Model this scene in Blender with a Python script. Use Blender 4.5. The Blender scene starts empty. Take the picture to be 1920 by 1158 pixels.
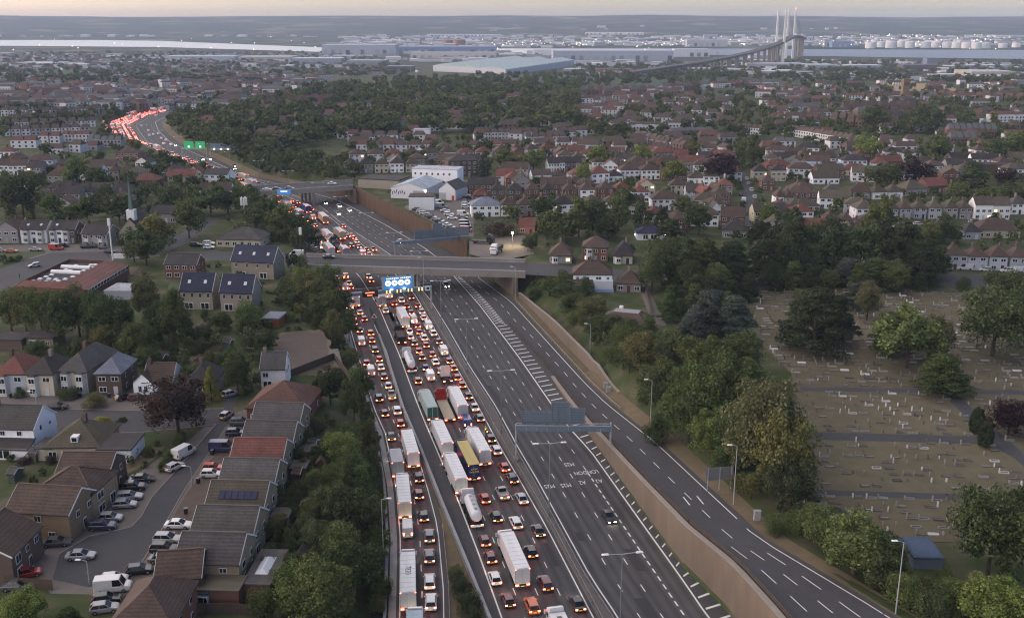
import bpy, math, random
import numpy as np
from mathutils import Vector, Matrix, noise
R = random.Random(11)
SC = bpy.context.scene
COL = SC.collection
# ------------------------------------------------------------------ camera
F = 1900.0; TH = math.atan(544 / F); H = 91.0
S_, C_ = math.sin(TH), math.cos(TH)
cam = bpy.data.cameras.new('camera'); cam.sensor_width = 36; cam.lens = 36 * F / 1920
cam.clip_start = 1; cam.clip_end = 40000
camo = bpy.data.objects.new('camera', cam); COL.objects.link(camo)
camo.location = (0, 0, H); camo.rotation_euler = (math.pi / 2 - TH, 0, 0)
SC.camera = camo
# ------------------------------------------------------------------ sky and light (dusk)
W = bpy.data.worlds.new('World'); SC.world = W; W.use_nodes = True
wn = W.node_tree; bg = wn.nodes['Background']
sky = wn.nodes.new('ShaderNodeTexSky'); sky.sky_type = 'NISHITA'; sky.sun_disc = False
SUN_EL, SUN_AZ = math.radians(11.0), math.radians(-84)
sky.sun_elevation = SUN_EL; sky.sun_rotation = SUN_AZ
sky.altitude = 0; sky.air_density = 0.6; sky.dust_density = 1.0; sky.ozone_density = 2.0
wb = wn.nodes.new('ShaderNodeMix'); wb.data_type = 'RGBA'; wb.blend_type = 'MULTIPLY'; wb.inputs[0].default_value = 1
wb.inputs[7].default_value = (1.17, .895, .80, 1)   # white balance of the evening sky
wn.links.new(sky.outputs[0], wb.inputs[6]); wn.links.new(wb.outputs[2], bg.inputs[0]); bg.inputs[1].default_value = 0.15
sl = bpy.data.lights.new('sun', 'SUN'); sl.energy = 2.2; sl.angle = math.radians(170); sl.color = (1, .88, .79)
so = bpy.data.objects.new('sun', sl); COL.objects.link(so)
sd = Vector((math.sin(SUN_AZ) * math.cos(SUN_EL), math.cos(SUN_AZ) * math.cos(SUN_EL), math.sin(SUN_EL)))
so.rotation_euler = sd.to_track_quat('Z', 'Y').to_euler()
vs = SC.view_settings; vs.view_transform = 'Standard'; vs.look = 'None'; vs.gamma = 1; vs.use_curve_mapping = False
vs.exposure = 0.98
SC.cycles.max_bounces = 4; SC.cycles.diffuse_bounces = 2; SC.cycles.glossy_bounces = 2; SC.cycles.transmission_bounces = 2
SC.cycles.volume_bounces = 0; SC.cycles.sample_clamp_indirect = 3.0; SC.cycles.sample_clamp_direct = 0
SC.cycles.caustics_reflective = False; SC.cycles.caustics_refractive = False
SC.cycles.filter_width = 1.15; SC.cycles.use_denoising = True; SC.cycles.use_adaptive_sampling = True; SC.cycles.adaptive_threshold = .025
# ------------------------------------------------------------------ pixel of the photo -> place on the ground
def at(px, py, z=0.0):
    u = (px - 960) / F; v = (py - 579) / F
    t = (H - z) / (S_ + v * C_)
    return Vector((u * t, (C_ - v * S_) * t, z))
def scr(p):
    X, Y, Z = p[0], p[1], p[2] - H
    zc = Y * C_ - Z * S_; yc = -(Y * S_ + Z * C_)
    return (960 + F * X / zc, 579 + F * yc / zc, F / zc)
def ip(tab, y):
    if y <= tab[0][0]: a, b = tab[0], tab[1]
    elif y >= tab[-1][0]: a, b = tab[-2], tab[-1]
    else:
        for i in range(len(tab) - 1):
            if y <= tab[i + 1][0]: a, b = tab[i], tab[i + 1]; break
    return a[1] + (b[1] - a[1]) * (y - a[0]) / (b[0] - a[0])
def sm(x, a, b):
    t = min(1, max(0, (x - a) / (b - a))); return t * t * (3 - 2 * t)
XL = [(90,-16.5),(140,-19.7),(165,-22.2),(187,-25.4),(215,-31),(229,-35.2),(253,-41),(304,-53.3),(376,-70.2),(394,-78),(460,-104),(550,-143),(600,-172),(740,-262),(825,-317),(890,-350),(960,-366),(1030,-368),(1100,-355),(1160,-330)]
SLIPL = [(90,-14),(140,-17.7),(165,-20.2),(187,-23.4),(215,-29),(229,-33.2),(253,-39.1),(304,-51.3),(376,-68.2)]
SLIPR = [(90,-7),(149,-11.3),(170,-13.7),(183,-16.2),(200,-19.8),(221,-24.4),(274,-35.6),(296,-41.5),(363,-58.1)]
JAML = [(90,9),(141,-1.7),(161,-6),(182.5,-10.9),(205,-16.4),(229,-22.3),(272,-32),(320,-43.7),(363,-56.5),(383,-66),(470,-101),(508,-121),(577,-163),(654,-217),(722,-266),(787,-306),(909,-358),(1000,-368),(1060,-362)]
JAMR = [(90,24),(141,12.9),(170,6.6),(191.5,1.4),(206.6,-2.4),(230,-7.8),(274,-18.2),(336.5,-33.4),(383,-49.7),(470,-84),(508,-103),(577,-145.5),(654,-198),(722,-247),(787,-287),(909,-339),(1000,-355),(1060,-352)]
RL = [(90,28.5),(141,16.6),(152.6,13.3),(190.5,5.1),(207,1.2),(231,-3.9),(261,-11.6),(296,-19.6),(328,-27.4),(385,-44.1),(404,-52),(462,-79),(508,-97.4),(577,-140.5),(654,-193),(722,-242),(787,-282),(909,-334),(1000,-351),(1060,-349)]
RR = [(90,44),(142,30.8),(152,28.8),(171,24.6),(205,17.2),(217,13.5),(231,10.1),(269,1.9),(322,-10.6),(360,-20.9),(390,-29),(409,-36),(460,-59),(524,-91),(564,-122),(608,-161),(693,-210),(780,-261),(865,-299),(940,-327),(1013,-337),(1060,-336)]
WALL = [(90,46),(142.5,34.7),(156.6,29.6),(182.5,24),(217.8,16.9),(230,14.6),(257,9.6),(303,-2.8)]
S2R = [(90,74),(127,54),(153,40.9),(202,31),(234.5,22.4),(276,12.2),(326,0),(360,-12.3),(376,-14.2)]
XR = [(90,76),(127,55.5),(153,42.4),(202,32.5),(234.5,24),(276,13.6),(326,1.5),(360,-10),(376,-13),(409,-28.6),(460,-54),(524,-83.5),(564,-112),(608,-156),(693,-204),(780,-255),(865,-293),(940,-321),(1013,-331),(1100,-325),(1160,-310)]
ZS = [(90,9.4),(130,8.8),(158,7.3),(200,3.5),(230,.8),(248,0),(300,0)]
def zs(y): return 0.0 if y >= 255 else max(0.0, ip(ZS, y))
ZN0 = 7.5
def zn(x, y):
    z = ZN0 - 33 * sm(y, 950, 2600)
    if y > 5600:
        k = sm(y, 5600, 9800)
        z += k * (138 + 22 * noise.noise((x / 2600, y / 5200, 3.1)) + 9 * noise.noise((x / 700, y / 1500, 7.7)))
    return z
def gz(x, y):
    n = zn(x, y)
    if y > 1130: 
        return n
    l, r = ip(XL, y), ip(XR, y)
    base = -0.08
    if y < 255 and x > ip(WALL, y) - .2: base = zs(y) - 0.08
    if l <= x <= r: z = base
    elif x < l:
        z = n * sm(l - x, 0.3, 13) if y < 560 else n * sm(l - x, .3, 18)
    else:
        d = x - r
        if y < 255: z = zs(y) - .08 + (n - zs(y)) * sm(d, .5, 10)
        elif y < 385: z = n * sm(d, 3.4, 17)
        elif y < 555: z = n * sm(d, .2, 1.0)
        else: z = n * sm(d, .5, 16)
    return z + (n - z) * sm(y, 1050, 1130)
def atg(px, py):
    z = ZN0
    p = at(px, py, z)
    for _ in range(14):
        z = z * .3 + gz(p.x, p.y) * .7; p = at(px, py, z)
    return p
# ------------------------------------------------------------------ materials
MAT = {}
def mat(name, col=None, rough=.7, obj=False, nscale=0, namt=0.0, emit=0, spec=.3, coat=0, bump=0, bscale=8, island=0, metal=0, transl=0, coords='Object', big=0, bands=0, streak=0):
    m = bpy.data.materials.new(name); m.use_nodes = True; MAT[name] = m
    nt = m.node_tree; b = nt.nodes['Principled BSDF']; L = nt.links.new
    b.inputs['Roughness'].default_value = rough; b.inputs['Specular IOR Level'].default_value = spec
    b.inputs['Metallic'].default_value = metal; b.inputs['Coat Weight'].default_value = coat
    if obj:
        oi = nt.nodes.new('ShaderNodeObjectInfo'); c = oi.outputs['Color']
    else:
        rgb = nt.nodes.new('ShaderNodeRGB'); rgb.outputs[0].default_value = (*col, 1); c = rgb.outputs[0]
    tc = nt.nodes.new('ShaderNodeTexCoord')
    src = tc.outputs[coords]
    if streak:
        mp = nt.nodes.new('ShaderNodeMapping'); mp.inputs['Scale'].default_value = (1, 1, streak); L(src, mp.inputs[0]); src = mp.outputs[0]
    def mul(c, fac, lo, hi):
        mr = nt.nodes.new('ShaderNodeMapRange'); mr.inputs['To Min'].default_value = lo; mr.inputs['To Max'].default_value = hi
        L(fac, mr.inputs['Value'])
        mx = nt.nodes.new('ShaderNodeMix'); mx.data_type = 'RGBA'; mx.blend_type = 'MULTIPLY'; mx.inputs['Factor'].default_value = 1
        L(c, mx.inputs[6]); L(mr.outputs[0], mx.inputs[7]); return mx.outputs[2]
    if namt:
        n = nt.nodes.new('ShaderNodeTexNoise'); n.inputs['Scale'].default_value = nscale; n.inputs['Detail'].default_value = 4
        L(src, n.inputs['Vector']); c = mul(c, n.outputs['Fac'], 1 - namt, 1 + namt)
    if big:
        n = nt.nodes.new('ShaderNodeTexNoise'); n.inputs['Scale'].default_value = nscale / 9; n.inputs['Detail'].default_value = 2
        L(src, n.inputs['Vector']); c = mul(c, n.outputs['Fac'], 1 - big, 1 + big)
    if bands:
        wv = nt.nodes.new('ShaderNodeTexWave'); wv.bands_direction = 'Z'; wv.inputs['Scale'].default_value = bands; wv.inputs['Distortion'].default_value = 1.6
        L(src, wv.inputs['Vector']); c = mul(c, wv.outputs['Fac'], .82, 1.12)
    if island:
        g = nt.nodes.new('ShaderNodeNewGeometry'); c = mul(c, g.outputs['Random Per Island'], 1 - island, 1 + island)
    L(c, b.inputs['Base Color'])
    if bump:
        n = nt.nodes.new('ShaderNodeTexNoise'); n.inputs['Scale'].default_value = bscale; L(src, n.inputs['Vector'])
        bp = nt.nodes.new('ShaderNodeBump'); bp.inputs['Strength'].default_value = bump; L(n.outputs['Fac'], bp.inputs['Height']); L(bp.outputs[0], b.inputs['Normal'])
    if emit:
        L(c, b.inputs['Emission Color']); b.inputs['Emission Strength'].default_value = emit
    if transl:
        out = nt.nodes['Material Output']; tr = nt.nodes.new('ShaderNodeBsdfTranslucent'); L(c, tr.inputs['Color'])
        ms = nt.nodes.new('ShaderNodeMixShader'); ms.inputs[0].default_value = transl
        L(b.outputs[0], ms.inputs[1]); L(tr.outputs[0], ms.inputs[2]); L(ms.outputs[0], out.inputs['Surface'])
    return m
mat('trailer', obj=True, rough=.5, nscale=1.4, namt=.2, big=.12, streak=.15)
mat('dark_deck', (.09, .085, .082), rough=.9, nscale=.05, namt=.2)
mat('paint', obj=True, rough=.3, coat=.5, spec=.5)
mat('flat', obj=True, rough=.75, nscale=1.2, namt=.12)
mat('plain', obj=True, rough=.6)
mat('roof', obj=True, rough=.85, nscale=2.6, namt=.5, big=.45, bands=.95, bump=.3, bscale=5)
mat('wall', obj=True, rough=.9, nscale=1.6, namt=.16, big=.12)
mat('leaf', obj=True, rough=.8, spec=.15, island=.5, nscale=.3, namt=.4, transl=.26)
mat('bark', (.06, .045, .033), rough=.95, nscale=3, namt=.3)
mat('glass', (.012, .015, .02), rough=.08, spec=.6)
mat('carglass', (.01, .012, .014), rough=.08, spec=.6)
mat('white', (.72, .72, .70), rough=.5)
mat('tyre', (.012, .012, .012), rough=.9)
mat('alloy', (.4, .4, .42), rough=.35, metal=.8)
mat('chassis', (.02, .02, .022), rough=.8)
mat('tail', (1, .085, .035), emit=19)
mat('tail_off', (.25, .01, .012), rough=.25)
mat('amber', (1, .33, .04), emit=9)
mat('head', (1, .9, .7), emit=50)
mat('head_off', (.55, .57, .6), rough=.15)
mat('plate_y', (.75, .55, .06), emit=.35)
mat('lampglow', (1, .8, .45), emit=28)
mat('lampwhite', (.95, .97, 1), emit=14)
mat('winlit', (1, .72, .4), emit=.8)
mat('asphalt', (.056, .054, .056), rough=.82, nscale=.9, namt=.14, big=.26, bump=.1, bscale=20)
mat('patch_dark', (.036, .035, .037), rough=.85, nscale=1.5, namt=.25)
mat('patch_light', (.068, .066, .066), rough=.85, nscale=1.5, namt=.25)
mat('asphalt2', (.054, .054, .058), rough=.85, nscale=.8, namt=.2, big=.25)
mat('asphalt3', (.075, .065, .058), rough=.85, nscale=.8, namt=.2, big=.3)
mat('line', (.62, .62, .60), rough=.7, nscale=3, namt=.22)
mat('concrete', (.25, .225, .195), rough=.9, nscale=.7, namt=.2, big=.2)
mat('concrete_grey', (.27, .27, .28), rough=.9, nscale=.7, namt=.2, big=.2)
mat('wall_tan', (.165, .13, .097), rough=.9, nscale=.4, namt=.26, big=.25, streak=.25)
mat('corten', (.092, .056, .036), rough=.9, nscale=1.2, namt=.4, big=.3, streak=.1)
mat('steel', (.20, .21, .22), rough=.5, metal=.3)
mat('galv', (.38, .39, .40), rough=.5, metal=.3)
mat('signback', (.125, .17, .225), rough=.5, nscale=.6, namt=.15)
mat('signblue', (.05, .19, .45), emit=.35)
mat('signwhite', (.9, .92, .95), emit=.7)
mat('signgreen', (.03, .32, .12), emit=.3)
mat('ledred', (1, .16, .06), emit=2.2)
mat('ledamber', (1, .5, .1), emit=4)
mat('cemgrass', (.11, .094, .055), rough=.95, nscale=.35, namt=.35, big=.35)
mat('grass', (.055, .075, .03), rough=.95, nscale=.6, namt=.35, big=.3)
mat('drygrass', (.125, .098, .058), rough=.95, nscale=.35, namt=.3, big=.3)
mat('lawn', (.028, .07, .02), rough=.95, nscale=.8, namt=.2)
mat('soil', (.095, .073, .06), rough=.95, nscale=.4, namt=.25, big=.2)
mat('paving', (.13, .115, .103), rough=.9, nscale=.9, namt=.2, big=.15)
mat('stone', obj=True, rough=.85, nscale=5, namt=.25)
mat('solar', (.012, .016, .05), rough=.4, spec=.25)
mat('fence', (.075, .055, .042), rough=.95, nscale=1.5, namt=.3)
mat('field', (.30, .22, .12), rough=.95, nscale=.02, namt=.2)
m = mat('water', (.15, .15, .165), rough=.3, spec=.3)
# worn lanes: wheel tracks and streaks along the traffic
m = bpy.data.materials.new('lane'); m.use_nodes = True; MAT['lane'] = m; nt = m.node_tree; b = nt.nodes['Principled BSDF']; b.inputs['Roughness'].default_value = .8; b.inputs['Specular IOR Level'].default_value = .3
tc = nt.nodes.new('ShaderNodeTexCoord'); sp = nt.nodes.new('ShaderNodeSeparateXYZ'); nt.links.new(tc.outputs['UV'], sp.inputs[0])
def _math(op, a, b_=None):
    n = nt.nodes.new('ShaderNodeMath'); n.operation = op
    for i, q in enumerate((a, b_)):
        if q is None: continue
        if isinstance(q, (int, float)): n.inputs[i].default_value = q
        else: nt.links.new(q, n.inputs[i])
    return n.outputs[0]
tr_ = _math('COSINE', _math('MULTIPLY', sp.outputs[0], 4 * math.pi))           # two tracks in each lane
mp = nt.nodes.new('ShaderNodeMapping'); mp.inputs['Scale'].default_value = (5, .03, 1); nt.links.new(tc.outputs['UV'], mp.inputs[0])
n1 = nt.nodes.new('ShaderNodeTexNoise'); n1.inputs['Scale'].default_value = 1; n1.inputs['Detail'].default_value = 5; nt.links.new(mp.outputs[0], n1.inputs['Vector'])
n2 = nt.nodes.new('ShaderNodeTexNoise'); n2.inputs['Scale'].default_value = .12; n2.inputs['Detail'].default_value = 6; nt.links.new(tc.outputs['Object'], n2.inputs['Vector'])
f_ = _math('ADD', _math('MULTIPLY', tr_, .11), _math('ADD', _math('MULTIPLY', n1.outputs['Fac'], .55), _math('MULTIPLY', n2.outputs['Fac'], .5)))
rp = nt.nodes.new('ShaderNodeValToRGB'); rp.color_ramp.elements[0].position = .28; rp.color_ramp.elements[0].color = (.03, .029, .0305, 1); rp.color_ramp.elements[1].position = .78; rp.color_ramp.elements[1].color = (.084, .081, .082, 1)
nt.links.new(f_, rp.inputs[0]); nt.links.new(rp.outputs[0], b.inputs['Base Color'])
# ground: gardens near, a patchwork of woods and fields far away
m = bpy.data.materials.new('ground'); m.use_nodes = True; MAT['ground'] = m
nt = m.node_tree; b = nt.nodes['Principled BSDF']; b.inputs['Roughness'].default_value = .95; b.inputs['Specular IOR Level'].default_value = .1
geo = nt.nodes.new('ShaderNodeNewGeometry')
def _noise(s, d=4):
    n = nt.nodes.new('ShaderNodeTexNoise'); n.inputs['Scale'].default_value = s; n.inputs['Detail'].default_value = d
    nt.links.new(geo.outputs['Position'], n.inputs['Vector']); return n.outputs['Fac']
def _ramp(f, stops):
    r = nt.nodes.new('ShaderNodeValToRGB'); e = r.color_ramp.elements
    e[0].position, e[0].color = stops[0][0], (*stops[0][1], 1); e[1].position, e[1].color = stops[-1][0], (*stops[-1][1], 1)
    for p, c in stops[1:-1]:
        k = e.new(p); k.color = (*c, 1)
    nt.links.new(f, r.inputs[0]); return r.outputs[0]
near = _ramp(_noise(.13, 6), [(.3, (.035, .052, .02)), (.46, (.05, .068, .026)), (.56, (.075, .075, .04)), (.7, (.12, .105, .075))])
vor = nt.nodes.new('ShaderNodeTexVoronoi'); vor.inputs['Scale'].default_value = .0042
nt.links.new(geo.outputs['Position'], vor.inputs['Vector'])
sep = nt.nodes.new('ShaderNodeSeparateColor'); nt.links.new(vor.outputs['Color'], sep.inputs[0])
far0 = _ramp(sep.outputs[0], [(.25, (.03, .042, .024)), (.5, (.055, .07, .035)), (.68, (.035, .05, .026)), (.84, (.24, .2, .12)), (.93, (.09, .10, .05))])
mf = nt.nodes.new('ShaderNodeMix'); mf.data_type = 'RGBA'; fr0 = _ramp(_noise(.0035, 8), [(.46, (0, 0, 0)), (.54, (1, 1, 1))]); nt.links.new(fr0, mf.inputs[0]); nt.links.new(far0, mf.inputs[6]); mf.inputs[7].default_value = (.022, .032, .02, 1); far = mf.outputs[2]
sx = nt.nodes.new('ShaderNodeSeparateXYZ'); nt.links.new(geo.outputs['Position'], sx.inputs[0])
mr = nt.nodes.new('ShaderNodeMapRange'); mr.inputs[1].default_value = 2500; mr.inputs[2].default_value = 4200
nt.links.new(sx.outputs['Y'], mr.inputs[0])
mx = nt.nodes.new('ShaderNodeMix'); mx.data_type = 'RGBA'; nt.links.new(mr.outputs[0], mx.inputs[0]); nt.links.new(near, mx.inputs[6]); nt.links.new(far, mx.inputs[7])
nt.links.new(mx.outputs[2], b.inputs['Base Color'])
# ------------------------------------------------------------------ builders
class MB:
    def __init__(s): s.v = []; s.f = []; s.m = []
    def face(s, pts, m=0):
        i = len(s.v); s.v += [tuple(p) for p in pts]; s.f.append(tuple(range(i, i + len(pts)))); s.m.append(m); return s
    def box(s, c, d, m=0, rz=0, top=None):
        # top: (sx, sy) scale of the upper face
        hx, hy, hz = d[0] / 2, d[1] / 2, d[2] / 2; tx, ty = top or (1, 1)
        P = [(-hx, -hy, -hz), (hx, -hy, -hz), (hx, hy, -hz), (-hx, hy, -hz), (-hx * tx, -hy * ty, hz), (hx * tx, -hy * ty, hz), (hx * tx, hy * ty, hz), (-hx * tx, hy * ty, hz)]
        if rz:
            cs, sn = math.cos(rz), math.sin(rz); P = [(x * cs - y * sn, x * sn + y * cs, z) for x, y, z in P]
        i = len(s.v); s.v += [(x + c[0], y + c[1], z + c[2]) for x, y, z in P]
        for q in ((0, 3, 2, 1), (4, 5, 6, 7), (0, 1, 5, 4), (1, 2, 6, 5), (2, 3, 7, 6), (3, 0, 4, 7)):
            s.f.append(tuple(i + k for k in q)); s.m.append(m)
        return s
    def tube(s, a, b, r0, r1=None, n=8, m=0, caps=True):
        a, b = Vector(a), Vector(b); r1 = r0 if r1 is None else r1
        d = (b - a).normalized(); u = d.orthogonal().normalized(); w = d.cross(u); i = len(s.v)
        for p, r in ((a, r0), (b, r1)):
            for k in range(n):
                t = 2 * math.pi * k / n; s.v.append(tuple(p + (u * math.cos(t) + w * math.sin(t)) * r))
        for k in range(n):
            s.f.append((i + k, i + (k + 1) % n, i + n + (k + 1) % n, i + n + k)); s.m.append(m)
        if caps:
            s.f.append(tuple(i + k for k in reversed(range(n)))); s.m.append(m); s.f.append(tuple(i + n + k for k in range(n))); s.m.append(m)
        return s
    def loft(s, rings, m=0, caps=True):
        n = len(rings[0]); i = len(s.v)
        for r in rings: s.v += [tuple(p) for p in r]
        for a in range(len(rings) - 1):
            for k in range(n):
                s.f.append((i + a * n + k, i + a * n + (k + 1) % n, i + (a + 1) * n + (k + 1) % n, i + (a + 1) * n + k)); s.m.append(m)
        if caps:
            s.f.append(tuple(i + k for k in reversed(range(n)))); s.m.append(m)
            e = i + (len(rings) - 1) * n; s.f.append(tuple(e + k for k in range(n))); s.m.append(m)
        return s
    def prism(s, poly, z0, z1, m=0, mtop=None):
        n = len(poly); i = len(s.v)
        s.v += [(p[0], p[1], z0) for p in poly] + [(p[0], p[1], z1) for p in poly]
        for k in range(n): s.f.append((i + k, i + (k + 1) % n, i + n + (k + 1) % n, i + n + k)); s.m.append(m)
        s.f.append(tuple(i + n + k for k in range(n))); s.m.append(m if mtop is None else mtop)
        s.f.append(tuple(i + k for k in reversed(range(n)))); s.m.append(m); return s
    def mesh(s, name, mats):
        me = bpy.data.meshes.new(name); me.from_pydata(s.v, [], s.f)
        for x in mats: me.materials.append(MAT[x])
        if len(mats) > 1: me.polygons.foreach_set('material_index', s.m)
        return me
def ob(name, me, parent=None, loc=(0, 0, 0), rz=0, col=None, scale=None, kind=None):
    o = bpy.data.objects.new(name, me); COL.objects.link(o)
    o.location = loc
    if rz: o.rotation_euler = (0, 0, rz)
    if scale is not None: o.scale = scale
    if col is not None: o.color = (*col[:3], 1)
    if parent is not None: o.parent = parent
    if kind: o['kind'] = kind
    return o
THINGS = []
def tag(o, label, cat, group=None, key='x', pos=None):
    o['label'] = label; o['category'] = cat
    if group: o['group'] = group
    THINGS.append((o, label, key, pos)); return o
def thing(name, label, cat, loc=(0, 0, 0), rz=0, group=None, key='x', pos=None):
    o = ob(name, None, None, loc, rz); o.empty_display_size = .5
    return tag(o, label, cat, group, key, Vector(pos or loc))
def struct(name, me, col=None): return ob(name, me, col=col, kind='structure')
def setpos(t, p):
    for i, x in enumerate(THINGS):
        if x[0] == t: THINGS[i] = (x[0], x[1], x[2], p)
UNIT = MB().box((0, 0, 0), (1, 1, 1))
_cache = {}
def cached(key, fn):
    if key not in _cache: _cache[key] = fn()
    return _cache[key]
def ubox(matname): return cached(('ubox', matname), lambda: MB().box((0, 0, 0), (1, 1, 1)).mesh('box_' + matname, [matname]))
def part(name, matname, parent, c, d, col=None, rz=0): return ob(name, ubox(matname), parent, c, rz, col, d)
# ------------------------------------------------------------------ lettering, as meshes
TXT = {}
def _txt(body, size):
    c = bpy.data.curves.new('lettering', 'FONT'); c.body = body; c.size = size; c.align_x = 'CENTER'; c.align_y = 'CENTER'
    o = bpy.data.objects.new('lettering', c); COL.objects.link(o); bpy.context.view_layer.update()
    TXT[body] = bpy.data.meshes.new_from_object(o.evaluated_get(bpy.context.evaluated_depsgraph_get())); bpy.data.objects.remove(o)
for body in ('M25', 'A2', 'LONDON', 'LKW', 'WALTER', '7820'): _txt(body, 1.0)
# ------------------------------------------------------------------ ground
ys = [60 + 4 * i for i in range(160)]
while ys[-1] < 5700: ys.append(ys[-1] * 1.012 + 1)
LO = [-7000, -4500, -3000, -2000, -1300, -850, -560, -380, -260, -180, -120, -80, -50, -30, -20, -15, -12, -9.5, -7, -4.5, -2.2, -.3]
RO = [.2, .5, 1.0, 2.0, 3.4, 5, 7, 9.5, 12, 15, 17, 22, 32, 50, 80, 120, 180, 260, 380, 560, 850, 1300, 2000, 3000, 4500, 7000]
V = []; n = 0
for y in ys:
    l, r = ip(XL, min(y, 1160)), ip(XR, min(y, 1160))
    w = min(ip(WALL, min(y, 303)), r - 1.2) if y < 303 else r - 1.2
    xs = [l + d for d in LO] + [l, l + (w - l) * .5, w - .3, w + .1] + [r] + [r + d for d in RO]
    n = len(xs); V += [(x, y, gz(x, y)) for x in xs]
Fc = [(j * n + i, j * n + i + 1, (j + 1) * n + i + 1, (j + 1) * n + i) for j in range(len(ys) - 1) for i in range(n - 1)]
me = bpy.data.meshes.new('ground'); me.from_pydata(V, [], Fc); me.materials.append(MAT['ground'])
me.polygons.foreach_set('use_smooth', [True] * len(Fc)); struct('ground', me)
V = []; xs = [-7400 + 130 * i for i in range(115)]; ysh = [5600 + 150 * i for i in range(32)]
for y in ysh: V += [(x, y, zn(x, y) - (6 if y < 5620 else 0)) for x in xs]
n = len(xs); Fc = [(j * n + i, j * n + i + 1, (j + 1) * n + i + 1, (j + 1) * n + i) for j in range(len(ysh) - 1) for i in range(n - 1)]
me = bpy.data.meshes.new('hills'); me.from_pydata(V, [], Fc); me.materials.append(MAT['ground'])
me.polygons.foreach_set('use_smooth', [True] * len(Fc)); struct('hills', me)
def pxpoly(pts, z): return [at(x, y, z) for x, y in pts]
def sheet(name, pts, m, kind='structure'):
    o = ob(name, MB().face(pts).mesh(name, [m]), kind=kind); return o
def patch(name, px, m, dz=.012): return sheet(name, pxpoly(px, ZN0 + dz), m)
WZ = -24.2
river = pxpoly([(-500, 70), (0, 73), (300, 77), (600, 89), (900, 91.5), (1200, 90.5), (1500, 92.5), (2400, 96), (2400, 113), (1920, 111), (1700, 108), (1500, 105), (1250, 102.5), (1000, 101), (600, 97.5), (300, 88.5), (0, 86), (-500, 85)], WZ)
sheet('river', river, 'water')
# ------------------------------------------------------------------ motorway sheets
def strip(name, fl, fr, y0, y1, zf, m, step=4, parent=None, kind='structure'):
    mb = MB(); y = y0; rows = []
    while True:
        rows.append((fl(y), fr(y), y)); 
        if y >= y1: break
        y = min(y1, y + step)
    for a, b_, yy in rows: mb.v += [(a, yy, zf(yy, a)), (b_, yy, zf(yy, b_))]
    for i in range(len(rows) - 1): mb.f.append((2 * i, 2 * i + 1, 2 * i + 3, 2 * i + 2)); mb.m.append(0)
    return ob(name, mb.mesh(name, [m]), parent, kind=None if parent else kind)
fn = lambda tab: (lambda y: ip(tab, y))
WALLB = [(90, 9), (158.4, -8.4), (179.5, -13.8), (203.8, -19.8), (227.8, -26.1), (296, -41.2)]
def redge(y): return ip(WALL, y) - .2 if y < 255 else (ip(XR, y) - .3)
road = strip('motorway', lambda y: ip(XL, y) + .3, redge, 92, 1130, lambda y, x: 0.0, 'asphalt')
ramp = strip('slip_road', lambda y: ip(WALL, y) + .2, lambda y: ip(XR, y) - .4, 92, 285, lambda y, x: zs(y) + .012, 'asphalt2')
def lanes(name, A, B, n, y0, y1):
    o = strip(name, fn(A), fn(B), y0, y1, lambda y, x: .007, 'lane'); me = o.data; uv = me.uv_layers.new(name='UVMap')
    for l in me.loops:
        uv.data[l.index].uv = ((l.vertex_index % 2) * n, me.vertices[l.vertex_index].co.y)
lanes('jam_carriageway', JAML, JAMR, 4, 92, 1060); lanes('open_carriageway', RL, RR, 4, 92, 1060); lanes('slip_lanes', SLIPL, SLIPR, 2, 92, 362)
for k in range(46):   # repair patches in the tarmac
    A, B, y = (RL, RR, R.uniform(110, 520)) if k % 2 else (JAML, JAMR, R.uniform(110, 520)); li = R.randrange(4); ln, w0 = R.uniform(3, 22), R.uniform(.3, .9)
    u0 = (li + R.uniform(.08, .9 - w0 * .25)) / 4; f0 = lambda y: ip(A, y) * (1 - u0) + ip(B, y) * u0
    ob('tarmac_patch', MB().face([(f0(y), y, .0115), (f0(y) + w0 * 2.4, y, .0115), (f0(y + ln) + w0 * 2.4, y + ln, .0115), (f0(y + ln), y + ln, .0115)]).mesh('tarmac_patch', [R.choice(['patch_dark', 'patch_light', 'patch_dark'])]), road)
strip('central_reservation', lambda y: ip(JAMR, y) + .55, lambda y: ip(RL, y) - .55, 92, 1060, lambda y, x: .06, 'paving')
strip('hard_shoulder', lambda y: ip(WALLB, y) + .5, lambda y: ip(JAML, y) - .4, 92, 296, lambda y, x: .006, 'asphalt2')
strip('nose_paving', lambda y: ip(SLIPR, y) + .25, lambda y: ip(WALLB, y) - .3 if y < 296 else ip(JAML, y) - 3.5, 172, 345, lambda y, x: .01, 'asphalt3')
strip('grass_verge', lambda y: ip(SLIPR, y) + 1.0, lambda y: ip(WALLB, y) - .35, 92, 178, lambda y, x: .15, 'drygrass')
strip('ramp_verge', lambda y: ip(XR, y) - .45, lambda y: ip(XR, y) + 3.2, 92, 250, lambda y, x: gz(x, y) + .05, 'drygrass')
strip('bank_verge', lambda y: ip(XR, y) - .35, lambda y: ip(XR, y) + 2.6, 250, 345, lambda y, x: gz(x, y) + .06, 'drygrass')
strip('bend_verge', lambda y: ip(XR, y) - .3, lambda y: ip(XR, y) + 5, 556, 1000, lambda y, x: gz(x, y) + .08, 'drygrass')
strip('left_kerb', lambda y: ip(SLIPL, y) - 1.8, lambda y: ip(SLIPL, y) - .6, 92, 376, lambda y, x: .03, 'concrete_grey')
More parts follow.
